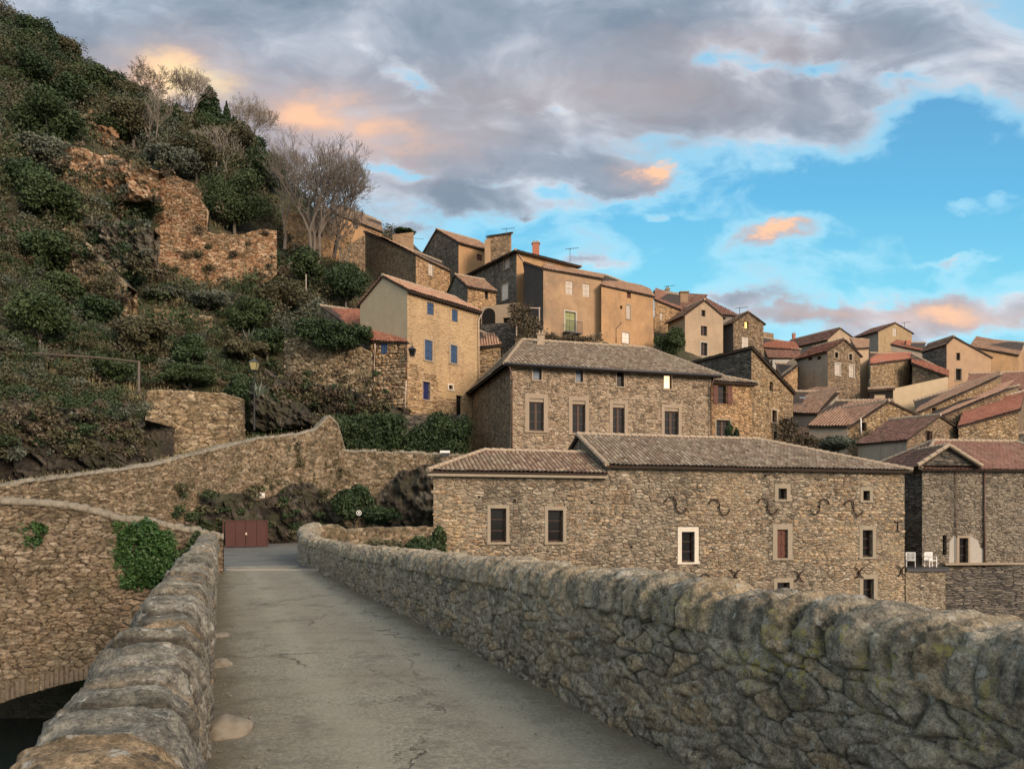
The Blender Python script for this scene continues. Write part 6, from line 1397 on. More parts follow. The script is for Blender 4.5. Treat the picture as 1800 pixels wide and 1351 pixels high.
# prominent evergreens: (label, px, centre y, height, width, material, shape, name, size)
EV = [('round dark evergreen on the reddish wall, left of the brighter green one', 246, 352, 96, 96, 'l_dark', 'round', 'evergreen_tree', 7000, 0.16),
      ('big round green tree standing on top of the reddish ruined wall', 412, 352, 118, 122, 'l_green', 'round', 'evergreen_tree', 9000, 0.17),
      ('dark green tree high at the left edge above the reddish scree', 85, 205, 110, 120, 'l_green', 'round', 'evergreen_tree', 7000, 0.20),
      ('dark grey-green tree at the left edge below the high dark green one', 75, 270, 80, 110, 'l_grey', 'round', 'evergreen_tree', 5000, 0.20),
      ('dense green bush-like tree at the left edge level with the round dark evergreen', 92, 355, 110, 110, 'l_green', 'round', 'evergreen_tree', 7000, 0.18),
      ('broad evergreen at the left edge halfway up the hill', 75, 440, 110, 110, 'l_green', 'round', 'evergreen_tree', 7000, 0.17),
      ('dark evergreen at the left edge above the wooden rail', 70, 555, 110, 100, 'l_green', 'round', 'evergreen_tree', 7000, 0.15),
      ('small oval dark tree below the cliff in the middle of the slope', 234, 490, 52, 46, 'l_dark', 'round', 'evergreen_tree', 3500, 0.13),
      ('olive brown oak high behind the bare trunks', 235, 215, 90, 130, 'l_olive', 'round', 'oak_tree', 7000, 0.2),
      ('grey-green bush tree right of the bare trunks', 300, 290, 70, 110, 'l_grey', 'round', 'oak_tree', 6000, 0.2),
      ('dark oak right of the grey-green bush tree', 345, 275, 80, 90, 'l_olive', 'round', 'oak_tree', 6000, 0.2),
      ('dark oak left of the tallest bare tree', 465, 300, 90, 80, 'l_dark', 'round', 'oak_tree', 6000, 0.2),
      ('brown leafed oak below the skyline conifer', 400, 245, 90, 110, 'l_olive', 'round', 'oak_tree', 6000, 0.2),
      ('loose olive bush tree in the middle of the slope', 245, 590, 90, 110, 'l_olive', 'round', 'bush_tree', 6500, 0.15),
      ('deep green bush above the agaves', 330, 620, 70, 80, 'l_dark', 'round', 'bush', 4500, 0.14),
      ('rounded green bush right of the agaves', 432, 555, 75, 90, 'l_green', 'round', 'bush', 5500, 0.15),
      ('loose olive-green tree below the reddish ruined wall', 500, 520, 90, 95, 'l_olive', 'round', 'bush_tree', 6500, 0.15),
      ('dark green tree left of the blue-shuttered house gable', 608, 500, 90, 86, 'l_dark', 'round', 'evergreen_tree', 6500, 0.16),
      ('mid green tree between the cypress and the blue-shuttered house', 545, 470, 70, 70, 'l_green', 'round', 'evergreen_tree', 5000, 0.17),
      ('dark bush trimming the slope under the lamp', 425, 690, 80, 60, 'l_dark', 'round', 'bush', 4500, 0.13),
      ('green bush spreading above the stone terrace corner', 330, 660, 40, 120, 'l_green', 'round', 'bush', 4500, 0.13),
      ('dry brown bush on the reddish ruined wall', 412, 462, 50, 88, 'l_brown', 'round', 'bush', 4500, 0.14),
      ('low lavender-grey shrub row below the oval dark tree', 290, 515, 26, 70, 'l_grey', 'round', 'bush', 2500, 0.13),
      ('grey-green shrub below the reddish ruined wall', 360, 528, 30, 90, 'l_grey', 'round', 'bush', 3000, 0.13)]
for i, (lb, px, pc, hp, wp, mk, sh, nm, n, sz) in enumerate(EV):
    g = hill_tree(px, pc, hp, wp); tree(nm, lb, 'bush' if nm == 'bush' else 'tree', g['px'], g['pyb'], g['pyt'], g['wpx'], g['Y']-0.5, mk, n, sz, group='evergreen trees and bushes on the hillside', seed=i, trunkh=0.06)
RG = [('dark evergreen clump at the very top left of the ridge', 62, 62, 70, 70, 'l_dark'), ('small evergreen on the ridge right of the top left clump', 112, 92, 60, 60, 'l_olive'), ('evergreen on the ridge over the high dark green tree', 150, 135, 70, 80, 'l_green'),
      ('dark rounded evergreen on the ridge left of the yellow glow', 188, 138, 50, 70, 'l_dark'), ('low olive evergreen on the ridge under the yellow glow', 228, 165, 50, 70, 'l_olive'), ('dark evergreen left of the pale ochre rock knob', 130, 165, 70, 70, 'l_dark'),
      ('green bush tree right of the pale ochre rock knob', 190, 225, 60, 70, 'l_green'), ('dark evergreen at the left edge under the top left clump', 60, 125, 80, 90, 'l_dark'), ('dark oak between the conifer and the slim bare tree', 440, 262, 70, 70, 'l_dark'),
      ('dark evergreen at the left edge beside the scree slope', 55, 315, 90, 80, 'l_dark'), ('dark evergreen bush below the grey cliff', 170, 545, 60, 80, 'l_dark'), ('mid green bush below the broad evergreen at the left edge', 105, 505, 60, 80, 'l_green'),
      ('deep green bush left of the square terrace corner', 200, 650, 60, 80, 'l_green'), ('dark bush left of the ragged terrace wall', 470, 600, 60, 70, 'l_dark'), ('olive bush just above the street lamp', 428, 618, 46, 80, 'l_olive')]
for i, (lb, px, pc, hp, wp, mk) in enumerate(RG):
    g = hill_tree(px, pc, hp, wp); tree('evergreen_tree', lb, 'tree', g['px'], g['pyb'], g['pyt'], g['wpx'], g['Y']-0.5, mk, 5000, 0.19 if pc < 350 else 0.14, group='evergreen trees and bushes on the hillside', seed=200+i, trunkh=0.06, nb=20+i % 9)
p = tpoint(368, 225); tree('conifer', 'dark pointed conifer on the skyline among bare trees', 'tree', 368, 250, 153, 74, p.y-2, 'l_dark', 9000, 0.20, shape='conifer', nb=80, seed=3)
for lb, px, pb, pt_, wp in [('thin cypress left of the dark skyline conifer', 311, 225, 180, 22), ('taller of the two thin cypresses right of the skyline conifer', 398, 225, 178, 14), ('shorter of the two thin cypresses right of the skyline conifer', 411, 232, 203, 16),
                            ('slim dark cypress against the right end of the reddish ruined wall', 482, 478, 428, 19)]:
    p = tpoint(px, pb); tree('cypress', lb, 'tree', px, pb+4, pt_, wp, p.y-0.5, 'l_dark', 2600, 0.14, shape='cypress', nb=18, seed=5, group='cypresses')
tree('evergreen_tree', 'bushy green tree between the orange facade and the brown gable house', 'tree', 1177, 645, 566, 62, 74, 'l_green', 6000, 0.15, seed=8)
tree('evergreen_tree', 'small olive tree behind the long building roof at the right', 'tree', 1470, 800, 758, 70, 53, 'l_grey', 5000, 0.12, seed=9)
tree('evergreen_tree', 'small bush growing on the ruined wall end behind the high roofs', 'bush', 712, 416, 402, 40, 96, 'l_dark', 1500, 0.18, seed=10, trunk=False)
for lb, px, pt_, wp in [('small pointed conifer in front of the lower window of the annex', 1282, 738, 15), ('tiny pointed conifer right of the other one by the annex', 1294, 751, 10)]:
    tree('small_conifer', lb, 'tree', px, 775, pt_, wp, 46.6, 'l_dark', 1500, 0.07, shape='cypress', nb=14, seed=11)

BT = [('tallest bare tree, its wide fan of branches reaching over the old orange house', 552, 455, 230, 215, 76, 3, 'bark', 0.12, 4, 7, 1.1),
      ('slim bare tree left of the tallest one', 500, 425, 215, 90, 78, 7, 'bark', -0.02, 2, 7, 0.9),
      ('pale bare tree with forked trunk in front of the dark oaks', 282, 275, 160, 110, None, 11, 'barkp', -0.05, 2, 6, 0.9),
      ('bare skyline tree left of the dark conifer', 325, 215, 112, 120, None, 15, 'barkp', 0.03, 3, 7, 0.7),
      ('thin bare skyline tree against the yellow glow', 270, 190, 118, 90, None, 19, 'barkp', -0.05, 2, 7, 0.6),
      ('bare skyline tree right of the conifer', 440, 265, 172, 110, None, 23, 'barkp', 0.0, 4, 7, 0.7),
      ('leaning bare tree below the skyline conifer', 385, 320, 225, 110, None, 27, 'barkp', 0.25, 2, 6, 0.9),
      ('second broad bare tree crossing branches with the tallest one', 585, 440, 250, 150, 79, 43, 'bark', 0.15, 3, 7, 0.9),
      ('low crooked bare tree beside the old orange and brown house', 600, 455, 355, 130, 77, 31, 'bark', 0.1, 2, 7, 0.9)]
for lb, px, pb, pt_, wp, Y, sd, mk, ln, st, gn, thk in BT:
    if Y is None: Y = tpoint(px, pb).y-0.5
    bare_tree(lb, px, pb, pt_, wp, Y, sd, mk, ln, stems=st, gens=gn, thick=thk, twig=0.0135)

# reddish ruined walls, cliffs and dry-stone terraces on the slope
def hillwall(name, label, pts, cat='wall', matk='ruin', seed=1, cell=(0.55, 0.22), n=(160, 50), amp=0.07, dY=0.0, width=0.8, cop=None):
    """pts: (px, py_top, py_bottom, Y)"""
    path = []
    for px, pt_, pb, Y in pts: path.append((xat(px, Y), Y+width/2, zat(pb, Y)-0.4, zat(pt_, Y)))
    o = ribbon(name, path, width, n[0], (n[1], 8, 6), M[matk], cell=cell, amp=amp, seed=seed, noise_amp=0.05, cop=cop, coph=0.12, round_=0.4)
    tag(o, label, cat); return o
M['ruin'] = stone_attr('ruin_stone', [(0.15, 0.075, 0.038), (0.36, 0.22, 0.13), (0.23, 0.12, 0.06), (0.52, 0.39, 0.27), (0.18, 0.10, 0.055)], (0.04, 0.024, 0.014), lichen_amt=0.15, dark_amt=0.55, fine=4, bm=0.05, moss=0.45)
M['terrace'] = stone_attr('terrace_stone', [(0.12, 0.085, 0.052), (0.31, 0.235, 0.145), (0.20, 0.145, 0.09), (0.42, 0.34, 0.235), (0.16, 0.115, 0.075)], (0.045, 0.032, 0.02), lichen_amt=0.2, dark_amt=0.45, fine=4, bm=0.05, moss=0.2)
def T_at(px, py, off=-1.0): return tpoint(px, py).y+off
Yr = T_at(380, 500)
hillwall('ruined_wall', 'big reddish ruined stone wall below the round green tree', [(268, 400, 455, Yr-3), (285, 392, 475, Yr-2.6), (330, 405, 490, Yr-2), (375, 410, 500, Yr-1.4), (420, 412, 506, Yr-0.9), (455, 402, 500, Yr-0.5), (484, 405, 470, Yr)], 'ruin', seed=51, n=(300, 80), amp=0.10, cell=(0.40, 0.15))
Y2 = T_at(300, 400)
hillwall('ruined_wall', 'reddish stone slope wall rising between the dark evergreen and the green tree', [(262, 300, 395, Y2+1), (290, 318, 400, Y2), (320, 335, 408, Y2), (350, 348, 412, Y2), (362, 365, 412, Y2)], 'ruin', seed=53, n=(200, 70), amp=0.10, cell=(0.40, 0.15))
Yd = T_at(235, 300)
hillwall('terrace_wall', 'long reddish dry-stone wall running diagonally down the upper slope above the scree', [(106, 246, 275, Yd+1.5), (150, 258, 285, Yd+1.2), (200, 272, 300, Yd+0.8), (250, 288, 318, Yd+0.3), (300, 305, 335, Yd), (340, 322, 350, Yd-0.4), (362, 345, 365, Yd-0.6)], seed=57, n=(260, 34), amp=0.1, cell=(0.4, 0.16))
Ye = T_at(180, 400)
hillwall('terrace_wall', 'low broken terrace wall crossing the slope beside the grey cliff', [(112, 400, 425, T_at(112, 425)), (150, 408, 435, T_at(150, 435))], seed=58, n=(80, 24), amp=0.1, cell=(0.4, 0.16), matk='terrace')
Y3 = T_at(160, 330)
rockface('scree_slope', 'reddish stony scree slope on the upper left of the hill', [(108, 330, 245, Y3+2), (150, 345, 262, Y3+2), (200, 350, 275, Y3+1), (235, 352, 286, Y3), (275, 350, 300, Y3)], -0.3, 0.5, 55, (150, 70), (0.35, 0.2), 'ruin')
Y4 = T_at(160, 240)
rockface('rock_outcrop', 'pale ochre rock knob near the top left of the hill', [(135, 255, 200, Y4), (165, 262, 190, Y4), (205, 258, 225, Y4)], -0.3, 1.2, 57, (60, 40), (1.0, 0.9), 'ruin')
Y5 = T_at(180, 470)
rockface('cliff', 'grey cliff beside the reddish ruined wall', [(150, 440, 385, Y5+2), (190, 470, 380, Y5+1), (225, 480, 395, Y5), (262, 470, 400, Y5-1)], -0.3, 1.3, 59, (140, 90), (0.8, 0.6), 'rockg')
rockface('rock_outcrop', 'broken stony ledge with old walls left of the oval dark tree', [(110, 500, 432, Y5-3), (150, 520, 425, Y5-4), (200, 545, 480, Y5-5), (222, 560, 500, Y5-6)], -0.3, 0.6, 61, (120, 60), (0.45, 0.22), 'terrace')
Y6 = T_at(320, 575)
hillwall('terrace_wall', 'short broken terrace wall above the agaves', [(268, 540, 575, Y6-1), (300, 545, 578, Y6-.6), (340, 552, 580, Y6-.3), (370, 556, 578, Y6)], seed=63, matk='terrace', n=(110, 26))
hillwall('terrace_wall', 'square dry-stone terrace corner left of the street lamp', [(256, 690, 795, 42.0), (262, 684, 795, 42.0), (330, 686, 795, 42.6), (385, 690, 790, 43.2), (412, 698, 782, 44.6), (414, 700, 780, 47)], seed=65, matk='terrace', n=(240, 80), cell=(0.42, 0.17), amp=0.08)
hillwall('terrace_wall', 'tall ragged terrace wall left of the red-roofed wing', [(505, 600, 680, 53.5), (520, 594, 690, 53), (560, 598, 700, 52.6), (600, 606, 705, 52.4), (640, 612, 712, 52.2), (656, 618, 715, 52.2)], seed=67, matk='terrace', n=(220, 76), cell=(0.45, 0.2), amp=0.14)
rockface('cliff', 'dark brown earth and rock bank under the ragged terrace wall', [(468, 740, 650, 49.5), (500, 742, 665, 50), (540, 742, 670, 50.4), (580, 744, 680, 50.6), (625, 744, 690, 50.8), (665, 744, 700, 51), (720, 744, 722, 51)], 0, 1.0, 69, (160, 60), (1.2, 0.9))
rockface('rock_outcrop', 'dark rock bank at the left edge below the wooden rail', [(-160, 880, 720, 30.8), (-60, 870, 715, 31.8), (20, 855, 705, 33), (90, 848, 712, 34.2), (160, 838, 720, 35.8), (215, 828, 730, 37.2), (255, 818, 738, 38.4)], 0.2, 1.0, 71, (200, 80), (0.9, 0.7), thick=3.5)
rockface('rock_outcrop', 'grey rock rib right of the street lamp', [(440, 760, 690, 47), (470, 760, 672, 47.5), (500, 758, 690, 48), (535, 752, 715, 48), (560, 748, 732, 48)], 0, 1.0, 73, (90, 50), (1.0, 0.9))

# scrub covering the slope: one mass nobody could count
def scrub():
    rng = np.random.RandomState(77); keys = ['l_olive', 'l_green', 'l_grey', 'l_brown', 'l_dark']
    Bx = {(k, z): [] for k in keys for z in (0, 1)}
    N = 60000; Y = 33+80*rng.random(N)**1.15; X = rng.uniform(-80, -6, N); Zt = terr(X, Y); PX = 900+F*X/Y; PY = HZ-(Zt-EYE)/Y*F; cnt = [0, 0]
    for X, Y, z, px, py in zip(X, Y, Zt, PX, PY):
        far = Y > 56
        if cnt[far] >= (1500 if far else 1500): continue
        if px < -220 or px > 690: continue
        if py > 835 or (px > 215 and py > 800): continue
        if px > 560 and py > 470: continue
        if px > 520 and 575 < py: continue
        if 262 < px < 480 and 395 < py < 505 and rng.random() < 0.93: continue
        if 265 < px < 362 and 320 < py < 410 and rng.random() < 0.9: continue
        if 110 < px < 270 and 255 < py < 345 and rng.random() < 0.72: continue
        if 235 < px < 425 and 680 < py < 800: continue
        if px > 595 and py < 470 and Y < 92: continue
        up = py < 330
        k = rng.choice(keys, p=[0.36, 0.20, 0.14, 0.12, 0.18] if up else [0.27, 0.24, 0.18, 0.15, 0.16])
        r = rng.uniform(0.7, 1.8)*(1.5 if up else 1.0)*(1.0 if far else 0.6)
        h = r*rng.uniform(0.5, 1.0)
        for j in range(4):
            Bx[(k, int(far))].append((X+rng.normal()*r*0.5, Y+rng.normal()*r*0.5, z+h*0.5+rng.normal()*h*0.3, r*0.6, r*0.6, h*0.55))
        cnt[far] += 1
    for k in keys:
        Vs, Ts = [], []
        for z in (0, 1):
            if not Bx[(k, z)]: continue
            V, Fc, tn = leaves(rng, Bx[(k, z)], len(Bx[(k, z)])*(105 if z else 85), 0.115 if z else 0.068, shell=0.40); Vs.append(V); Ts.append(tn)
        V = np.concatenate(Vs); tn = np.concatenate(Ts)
        o = mesh_np('scrub', V, np.arange(len(V)).reshape(-1, 4), M[k], attrs={'leaf_tone': ('FACE', tn)})
        tag(o, {'l_olive': 'olive brown scrub', 'l_green': 'green scrub', 'l_grey': 'grey-green scrub', 'l_brown': 'dry brown scrub', 'l_dark': 'dark green scrub'}[k]+' spread over the steep hillside', 'scrub', kind='stuff')
scrub()

# dry grass standing on the slope between the shrubs, rooted in ledges and on wall tops
def blades(name, label, pts, n_each, h, matk, seed=1, w_=0.02, lean=0.5):
    rng = np.random.RandomState(seed); P = np.repeat(np.array(pts, float), n_each, 0); n = len(P); P[:, :2] += rng.normal(size=(n, 2))*0.28
    a = rng.random(n)*6.28; L = h*(0.5+rng.random(n)); d = np.stack([np.cos(a)*lean*rng.random(n), np.sin(a)*lean*rng.random(n), np.ones(n)], 1); s = np.stack([-np.sin(a), np.cos(a), 0*a], 1)*w_
    m1 = P+d*L[:, None]*0.6; tp = P+d*L[:, None]+np.stack([np.cos(a), np.sin(a), -0.6+0*a], 1)*L[:, None]*0.25
    V = np.stack([P-s, P+s, m1+s, m1-s, m1-s, m1+s, tp+s*.2, tp-s*.2], 1).reshape(-1, 3); Fc = np.arange(8*n).reshape(-1, 4)
    o = mesh_np(name, V, Fc, M[matk], attrs={'leaf_tone': ('FACE', np.repeat(rng.random(n), 2))}); tag(o, label, 'grass', kind='stuff')
rng = np.random.RandomState(9); Y = 33+60*rng.random(9000)**1.3; X = rng.uniform(-70, -6, 9000); Z = terr(X, Y); PX = 900+F*X/Y; PY = HZ-(Z-EYE)/Y*F
ok = (PX > -200) & (PX < 640) & (PY < 830) & (fbm(X*0.12, Y*0.12, 55, 3) > 0.46); blades('grass', 'tufts of dry grass between the shrubs on the hillside', np.stack([X, Y, Z-0.05], 1)[ok], 26, 0.42, 'l_grass', w_=0.022)
rwp = np.array(rw, float); cumr = np.concatenate([[0], np.cumsum(np.hypot(np.diff(rwp[:, 0]), np.diff(rwp[:, 1])))]); q_ = rng.random(160)*cumr[-1]
blades('grass', 'thin dry grass growing on top of the retaining wall', np.stack([np.interp(q_, cumr, rwp[:, 0]), np.interp(q_, cumr, rwp[:, 1]), np.interp(q_, cumr, rwp[:, 3])-0.03], 1), 8, 0.16, 'l_grass', seed=2, w_=0.012)
# plants rooted in the rock faces
def rockplants(seed, box, Yf, n, mats_, size=0.09, r=(0.25, 0.8), off=-0.75):
    rg = np.random.RandomState(seed)
    for mk, fr in mats_:
        bl = []
        for k in range(int(n*fr)):
            px = rg.uniform(box[0], box[2]); py = rg.uniform(box[1], box[3]); Yv = np.interp(px, *Yf)+off+rg.uniform(-.2, .3); p = at(px, py, Yv); rr_ = rg.uniform(*r); bl.append((p.x, p.y, p.z, rr_, rr_*0.6, rr_*0.55))
        leafmass('creeper', {'l_olive': 'olive', 'l_dark': 'dark', 'l_brown': 'dry brown', 'l_green': 'green', 'l_grey': 'grey-green'}[mk]+' plants rooted in the '+{1: 'dark rock bank at the left edge', 2: 'rock under the ragged terrace wall', 3: 'black rock by the red gate', 4: 'reddish scree', 5: 'grey cliff', 6: 'broken stony ledge', 7: 'reddish ruined wall'}[seed], 'plants', bl, len(bl)*85, size, mk, kind='stuff', seed=seed, shell=0.3)

def leafmass(name, label, cat, blobs, n, size, matk, kind=None, seed=1, up=0.2, shell=0.6):
    V, Fc, tn = leaves(np.random.RandomState(seed), blobs, n, size, up=up, shell=shell)
    o = mesh_np(name, V, Fc, M[matk], attrs={'leaf_tone': ('FACE', tn)}); tag(o, label, cat, kind=kind); return o
rockplants(1, (-150, 708, 258, 800), ([-160, 20, 160, 262], [30.8, 33, 35.8, 38.8]), 210, [('l_olive', .35), ('l_brown', .3), ('l_dark', .2), ('l_grey', .15)], 0.07, (0.2, 0.6))
rockplants(2, (455, 655, 690, 745), ([440, 560, 720], [47, 50, 50.6]), 100, [('l_brown', .4), ('l_olive', .35), ('l_dark', .25)], 0.09, (0.25, 0.7))
rockplants(3, (300, 850, 610, 950), ([255, 385, 470, 605], [37, 40, 43, 46]), 60, [('l_dark', .5), ('l_olive', .5)], 0.08, (0.2, 0.6))
rockplants(4, (108, 245, 300, 350), ([108, 200, 300], [Y3+1.4, Y3+0.6, Y3-0.4]), 26, [('l_brown', .3), ('l_olive', .5), ('l_grey', .2)], 0.12, (0.35, 0.9), -0.6)
rockplants(5, (150, 380, 262, 480), ([150, 262], [Y5+2, Y5-1]), 60, [('l_grey', .4), ('l_olive', .3), ('l_dark', .3)], 0.11, (0.35, 0.9), -1.0)
rockplants(6, (100, 430, 222, 555), ([110, 222], [Y5-3, Y5-6]), 56, [('l_olive', .45), ('l_brown', .3), ('l_dark', .25)], 0.10, (0.3, 0.8), -0.5)
rockplants(7, (268, 395, 484, 500), ([268, 484], [Yr-3, Yr]), 16, [('l_brown', .5), ('l_olive', .5)], 0.11, (0.25, 0.7), -0.2)
rng = np.random.RandomState(5); bl = []
for k in range(170):
    q = rng.random(); px = 578+q*240; Y = 47.2+q*1.6; top = 729-3*math.sin(q*9)+(2 if q > .85 else 0); py = rng.uniform(top+6, 792); p = at(px, py, Y); bl.append((p.x, p.y+rng.uniform(0, 1.0), p.z, 0.6, 0.6, 0.5))
leafmass('hedge', 'long dark evergreen hedge growing along the top of the garden wall', 'hedge', bl, 42000, 0.085, 'l_dark')
bl = []
for k in range(60):
    q = rng.random(); px = 530+q*118; Y = 52.0; py = 565+rng.uniform(0, 1)*40*math.sin(math.pi*min(1, .15+q*.8))+q*14; p = at(px, py, Y); bl.append((p.x, p.y-0.3+rng.uniform(-.3, .6), p.z, 0.5, 0.5, 0.35))
leafmass('ivy', 'dark ivy hanging over the ragged terrace wall below the red roof', 'ivy', bl, 14000, 0.10, 'l_dark')
# ivy on the quay wall
bl = []
for k in range(200):
    a = rng.random()*6.28; r = math.sqrt(rng.random()); px = 236+r*74*math.cos(a)+rng.normal()*4; py = 970+r*58*math.sin(a)*(1 if a < 3.14 else 0.95)
    Y = 20.3; p = at(px, py, Y); bl.append((p.x, p.y, p.z, 0.20, 0.17, 0.18))
for k in range(60):
    q = rng.random(); px = 240+q*80+rng.normal()*8; py = 1010+q*(rng.uniform(-10, 60)); p = at(px, py, 20.5); bl.append((p.x, p.y, p.z, 0.16, 0.14, 0.15))
leafmass('ivy', 'thick round patch of green ivy on the quay wall beside the left parapet', 'ivy', bl, 17000, 0.050, 'l_ivy', up=0.6)
bl = []
for k in range(70):
    q = rng.random(); px = 292+q*60; py = 1070-q*105+rng.uniform(-35, 12); p = at(px, py, 20.45); bl.append((p.x, p.y, p.z, 0.14, 0.12, 0.14))
leafmass('ivy', 'trailing yellowish ivy in the corner between the quay wall and the left parapet', 'ivy', bl, 7000, 0.045, 'l_green', seed=4, up=0.6)
bl = []
for k in range(30):
    px = rng.uniform(20, 78); py = 945+rng.normal()*11; p = at(px, py, 19.4); bl.append((p.x, p.y, p.z, 0.15, 0.14, 0.12))
leafmass('ivy', 'small tuft of ivy on the quay wall at the left edge', 'ivy', bl, 2600, 0.045, 'l_ivy', seed=6, up=0.6)
# shrubs at the foot of the long building behind the right parapet
tree('bush', 'upright dark bush against the left corner of the long building', 'bush', 772, 990, 918, 34, 32.6, 'l_green', 4500, 0.07, seed=21)
tree('bush', 'low olive-green bush on the bank behind the right parapet', 'bush', 680, 985, 945, 110, 31.3, 'l_olive', 6000, 0.07, seed=22, trunk=False)
tree('bush', 'mid green bush on the bank left of the upright dark one', 'bush', 735, 995, 935, 70, 31.8, 'l_dark', 4500, 0.07, seed=23, trunk=False)
tree('bush', 'black-green overhanging bush with the round sign, right of the rock outcrop', 'bush', 622, 930, 848, 80, 44.2, 'l_dark', 9000, 0.10, seed=24)
tree('bush', 'low black-green bush right of the round sign', 'bush', 665, 930, 885, 80, 43.2, 'l_dark', 6000, 0.10, seed=25, trunk=False)
# plants hanging on the retaining wall
bl = []
for k in range(46):
    px = rng.uniform(455, 600); py = rng.uniform(775, 870); Y = np.interp(px, [440, 520, 572, 600], [42.5, 44.5, 45.8, 46.6])-0.05; p = at(px, py, Y); bl.append((p.x, p.y, p.z, rng.uniform(.15, .45), 0.12, rng.uniform(.2, .5)))
leafmass('creeper', 'sparse grey creepers hanging on the retaining wall below its peak', 'creeper', bl, 5200, 0.075, 'l_olive', seed=8, shell=0.2)
bl = []
for k in range(26):
    px = rng.uniform(900, 955); py = 545+(px-900)*0.75+rng.normal()*12; p = at(px, py, 61.0); bl.append((p.x, p.y, p.z, 0.6, 0.4, 0.5))
for k in range(20):
    px = rng.uniform(955, 1055); p = at(px, 594+rng.normal()*3, 65.6); bl.append((p.x, p.y, p.z, 0.7, 0.3, 0.3))
leafmass('vine', 'dry brown vines over the terrace walls below the broad ochre facade', 'vine', bl, 5200, 0.09, 'l_brown', seed=9, shell=0.2)
bl = []
for k in range(30):
    px = rng.uniform(1375, 1400) if k < 14 else rng.uniform(1400, 1500); py = rng.uniform(735, 775) if k < 14 else 775+rng.normal()*5; p = at(px, py, 56); bl.append((p.x, p.y, p.z, 0.5, 0.4, 0.4))
leafmass('vine', 'brown climbing plant at the right foot of the speckled stone house', 'vine', bl, 3600, 0.09, 'l_brown', seed=10, shell=0.2)
# grass tufts on top of the retaining wall and on the bank road edge
# agaves
def agave(label, px, py, s, Y=None):
    p = tpoint(px, py); 
    if Y: p = at(px, py, Y)
    e = empty('agave', p, label, 'agave', 'agaves on the slope'); r = random.Random(int(px)); mb = MB()
    for k in range(24):
        a = r.random()*6.28; lean = r.uniform(0.25, 1.1); L = s*r.uniform(0.7, 1.2); d = Vector((math.cos(a)*lean, math.sin(a)*lean, 1)).normalized(); q = Vector((-math.sin(a), math.cos(a), 0))
        b0 = p; m1 = p+d*L*0.5; tp = p+d*L+Vector((0, 0, -0.12*L*lean)); w_ = 0.07*s; n_ = d.cross(q)*0.03*s
        mb.poly([b0-q*w_*.6, m1-q*w_, m1+n_, b0+n_]); mb.poly([b0+n_, m1+n_, m1+q*w_, b0+q*w_*.6]); mb.poly([m1-q*w_, tp, m1+n_]); mb.poly([m1+n_, tp, m1+q*w_])
    mb.build('leaves', M['l_agave'], e)
for lb, px, py, s in [('spiky agave at the left end of the wooden rail', 78, 648, 1.3), ('agave clump right under the middle of the rail', 148, 645, 1.2), ('pale agave on the slope above the agave pair', 300, 592, 1.3), ('small agave left of the dark bush', 355, 610, 1.4),
                      ('tall pale agave left of the street lamp', 436, 615, 1.6), ('low agave at the foot of the rail post', 385, 655, 1.2), ('agave behind the street lamp foot', 452, 700, 1.1), ('pale agave left of the street lamp bush', 400, 640, 1.2)]:
    agave(lb, px, py, s, 43.6 if px == 452 else None)
# ------------------------------------------------------------------ street things
# red gate
e = empty('metal_gate', (xat(390, 38.5), 38.5, 0), 'low oxide-red sheet metal gate across the road end', 'gate')
xa, xb = xat(391, 38.5), xat(471, 39.6)
g = Vector((xb-xa, 1.1, 0)); L = g.length; f = Face((xa, 38.5), g, L, 0)
zb = zat(962, 38.5)+0.0; zt = zat(914, 38.5)
for k, (s0, s1) in enumerate(((0.06, 0.27), (0.285, 0.495), (0.515, 0.74), (0.755, 0.97))):
    mb = MB(); f.box(mb, L*s0, L*s1, 0, 0.03, zb+0.08, zt-0.04)
    mb.build('gate_panel', M['gatered'], e)
for k, s0 in enumerate((0.0, 0.275, 0.505, 0.745, 0.975)):
    mb = MB(); f.box(mb, L*s0, L*s0+0.06, -0.04, 0.05, zb-0.3, zt+0.02); mb.build('gate_post', M['gatered'], e)
for z in (zt-0.04, zb+0.04):
    mb = MB(); f.box(mb, 0, L, 0.03, 0.06, z, z+0.05); mb.build('gate_rail', M['gatered'], e)
mb = MB(); f.box(mb, L*0.49, L*0.53, 0.05, 0.08, (zb+zt)/2-0.06, (zb+zt)/2+0.06); mb.build('latch', M['zinc'], e)
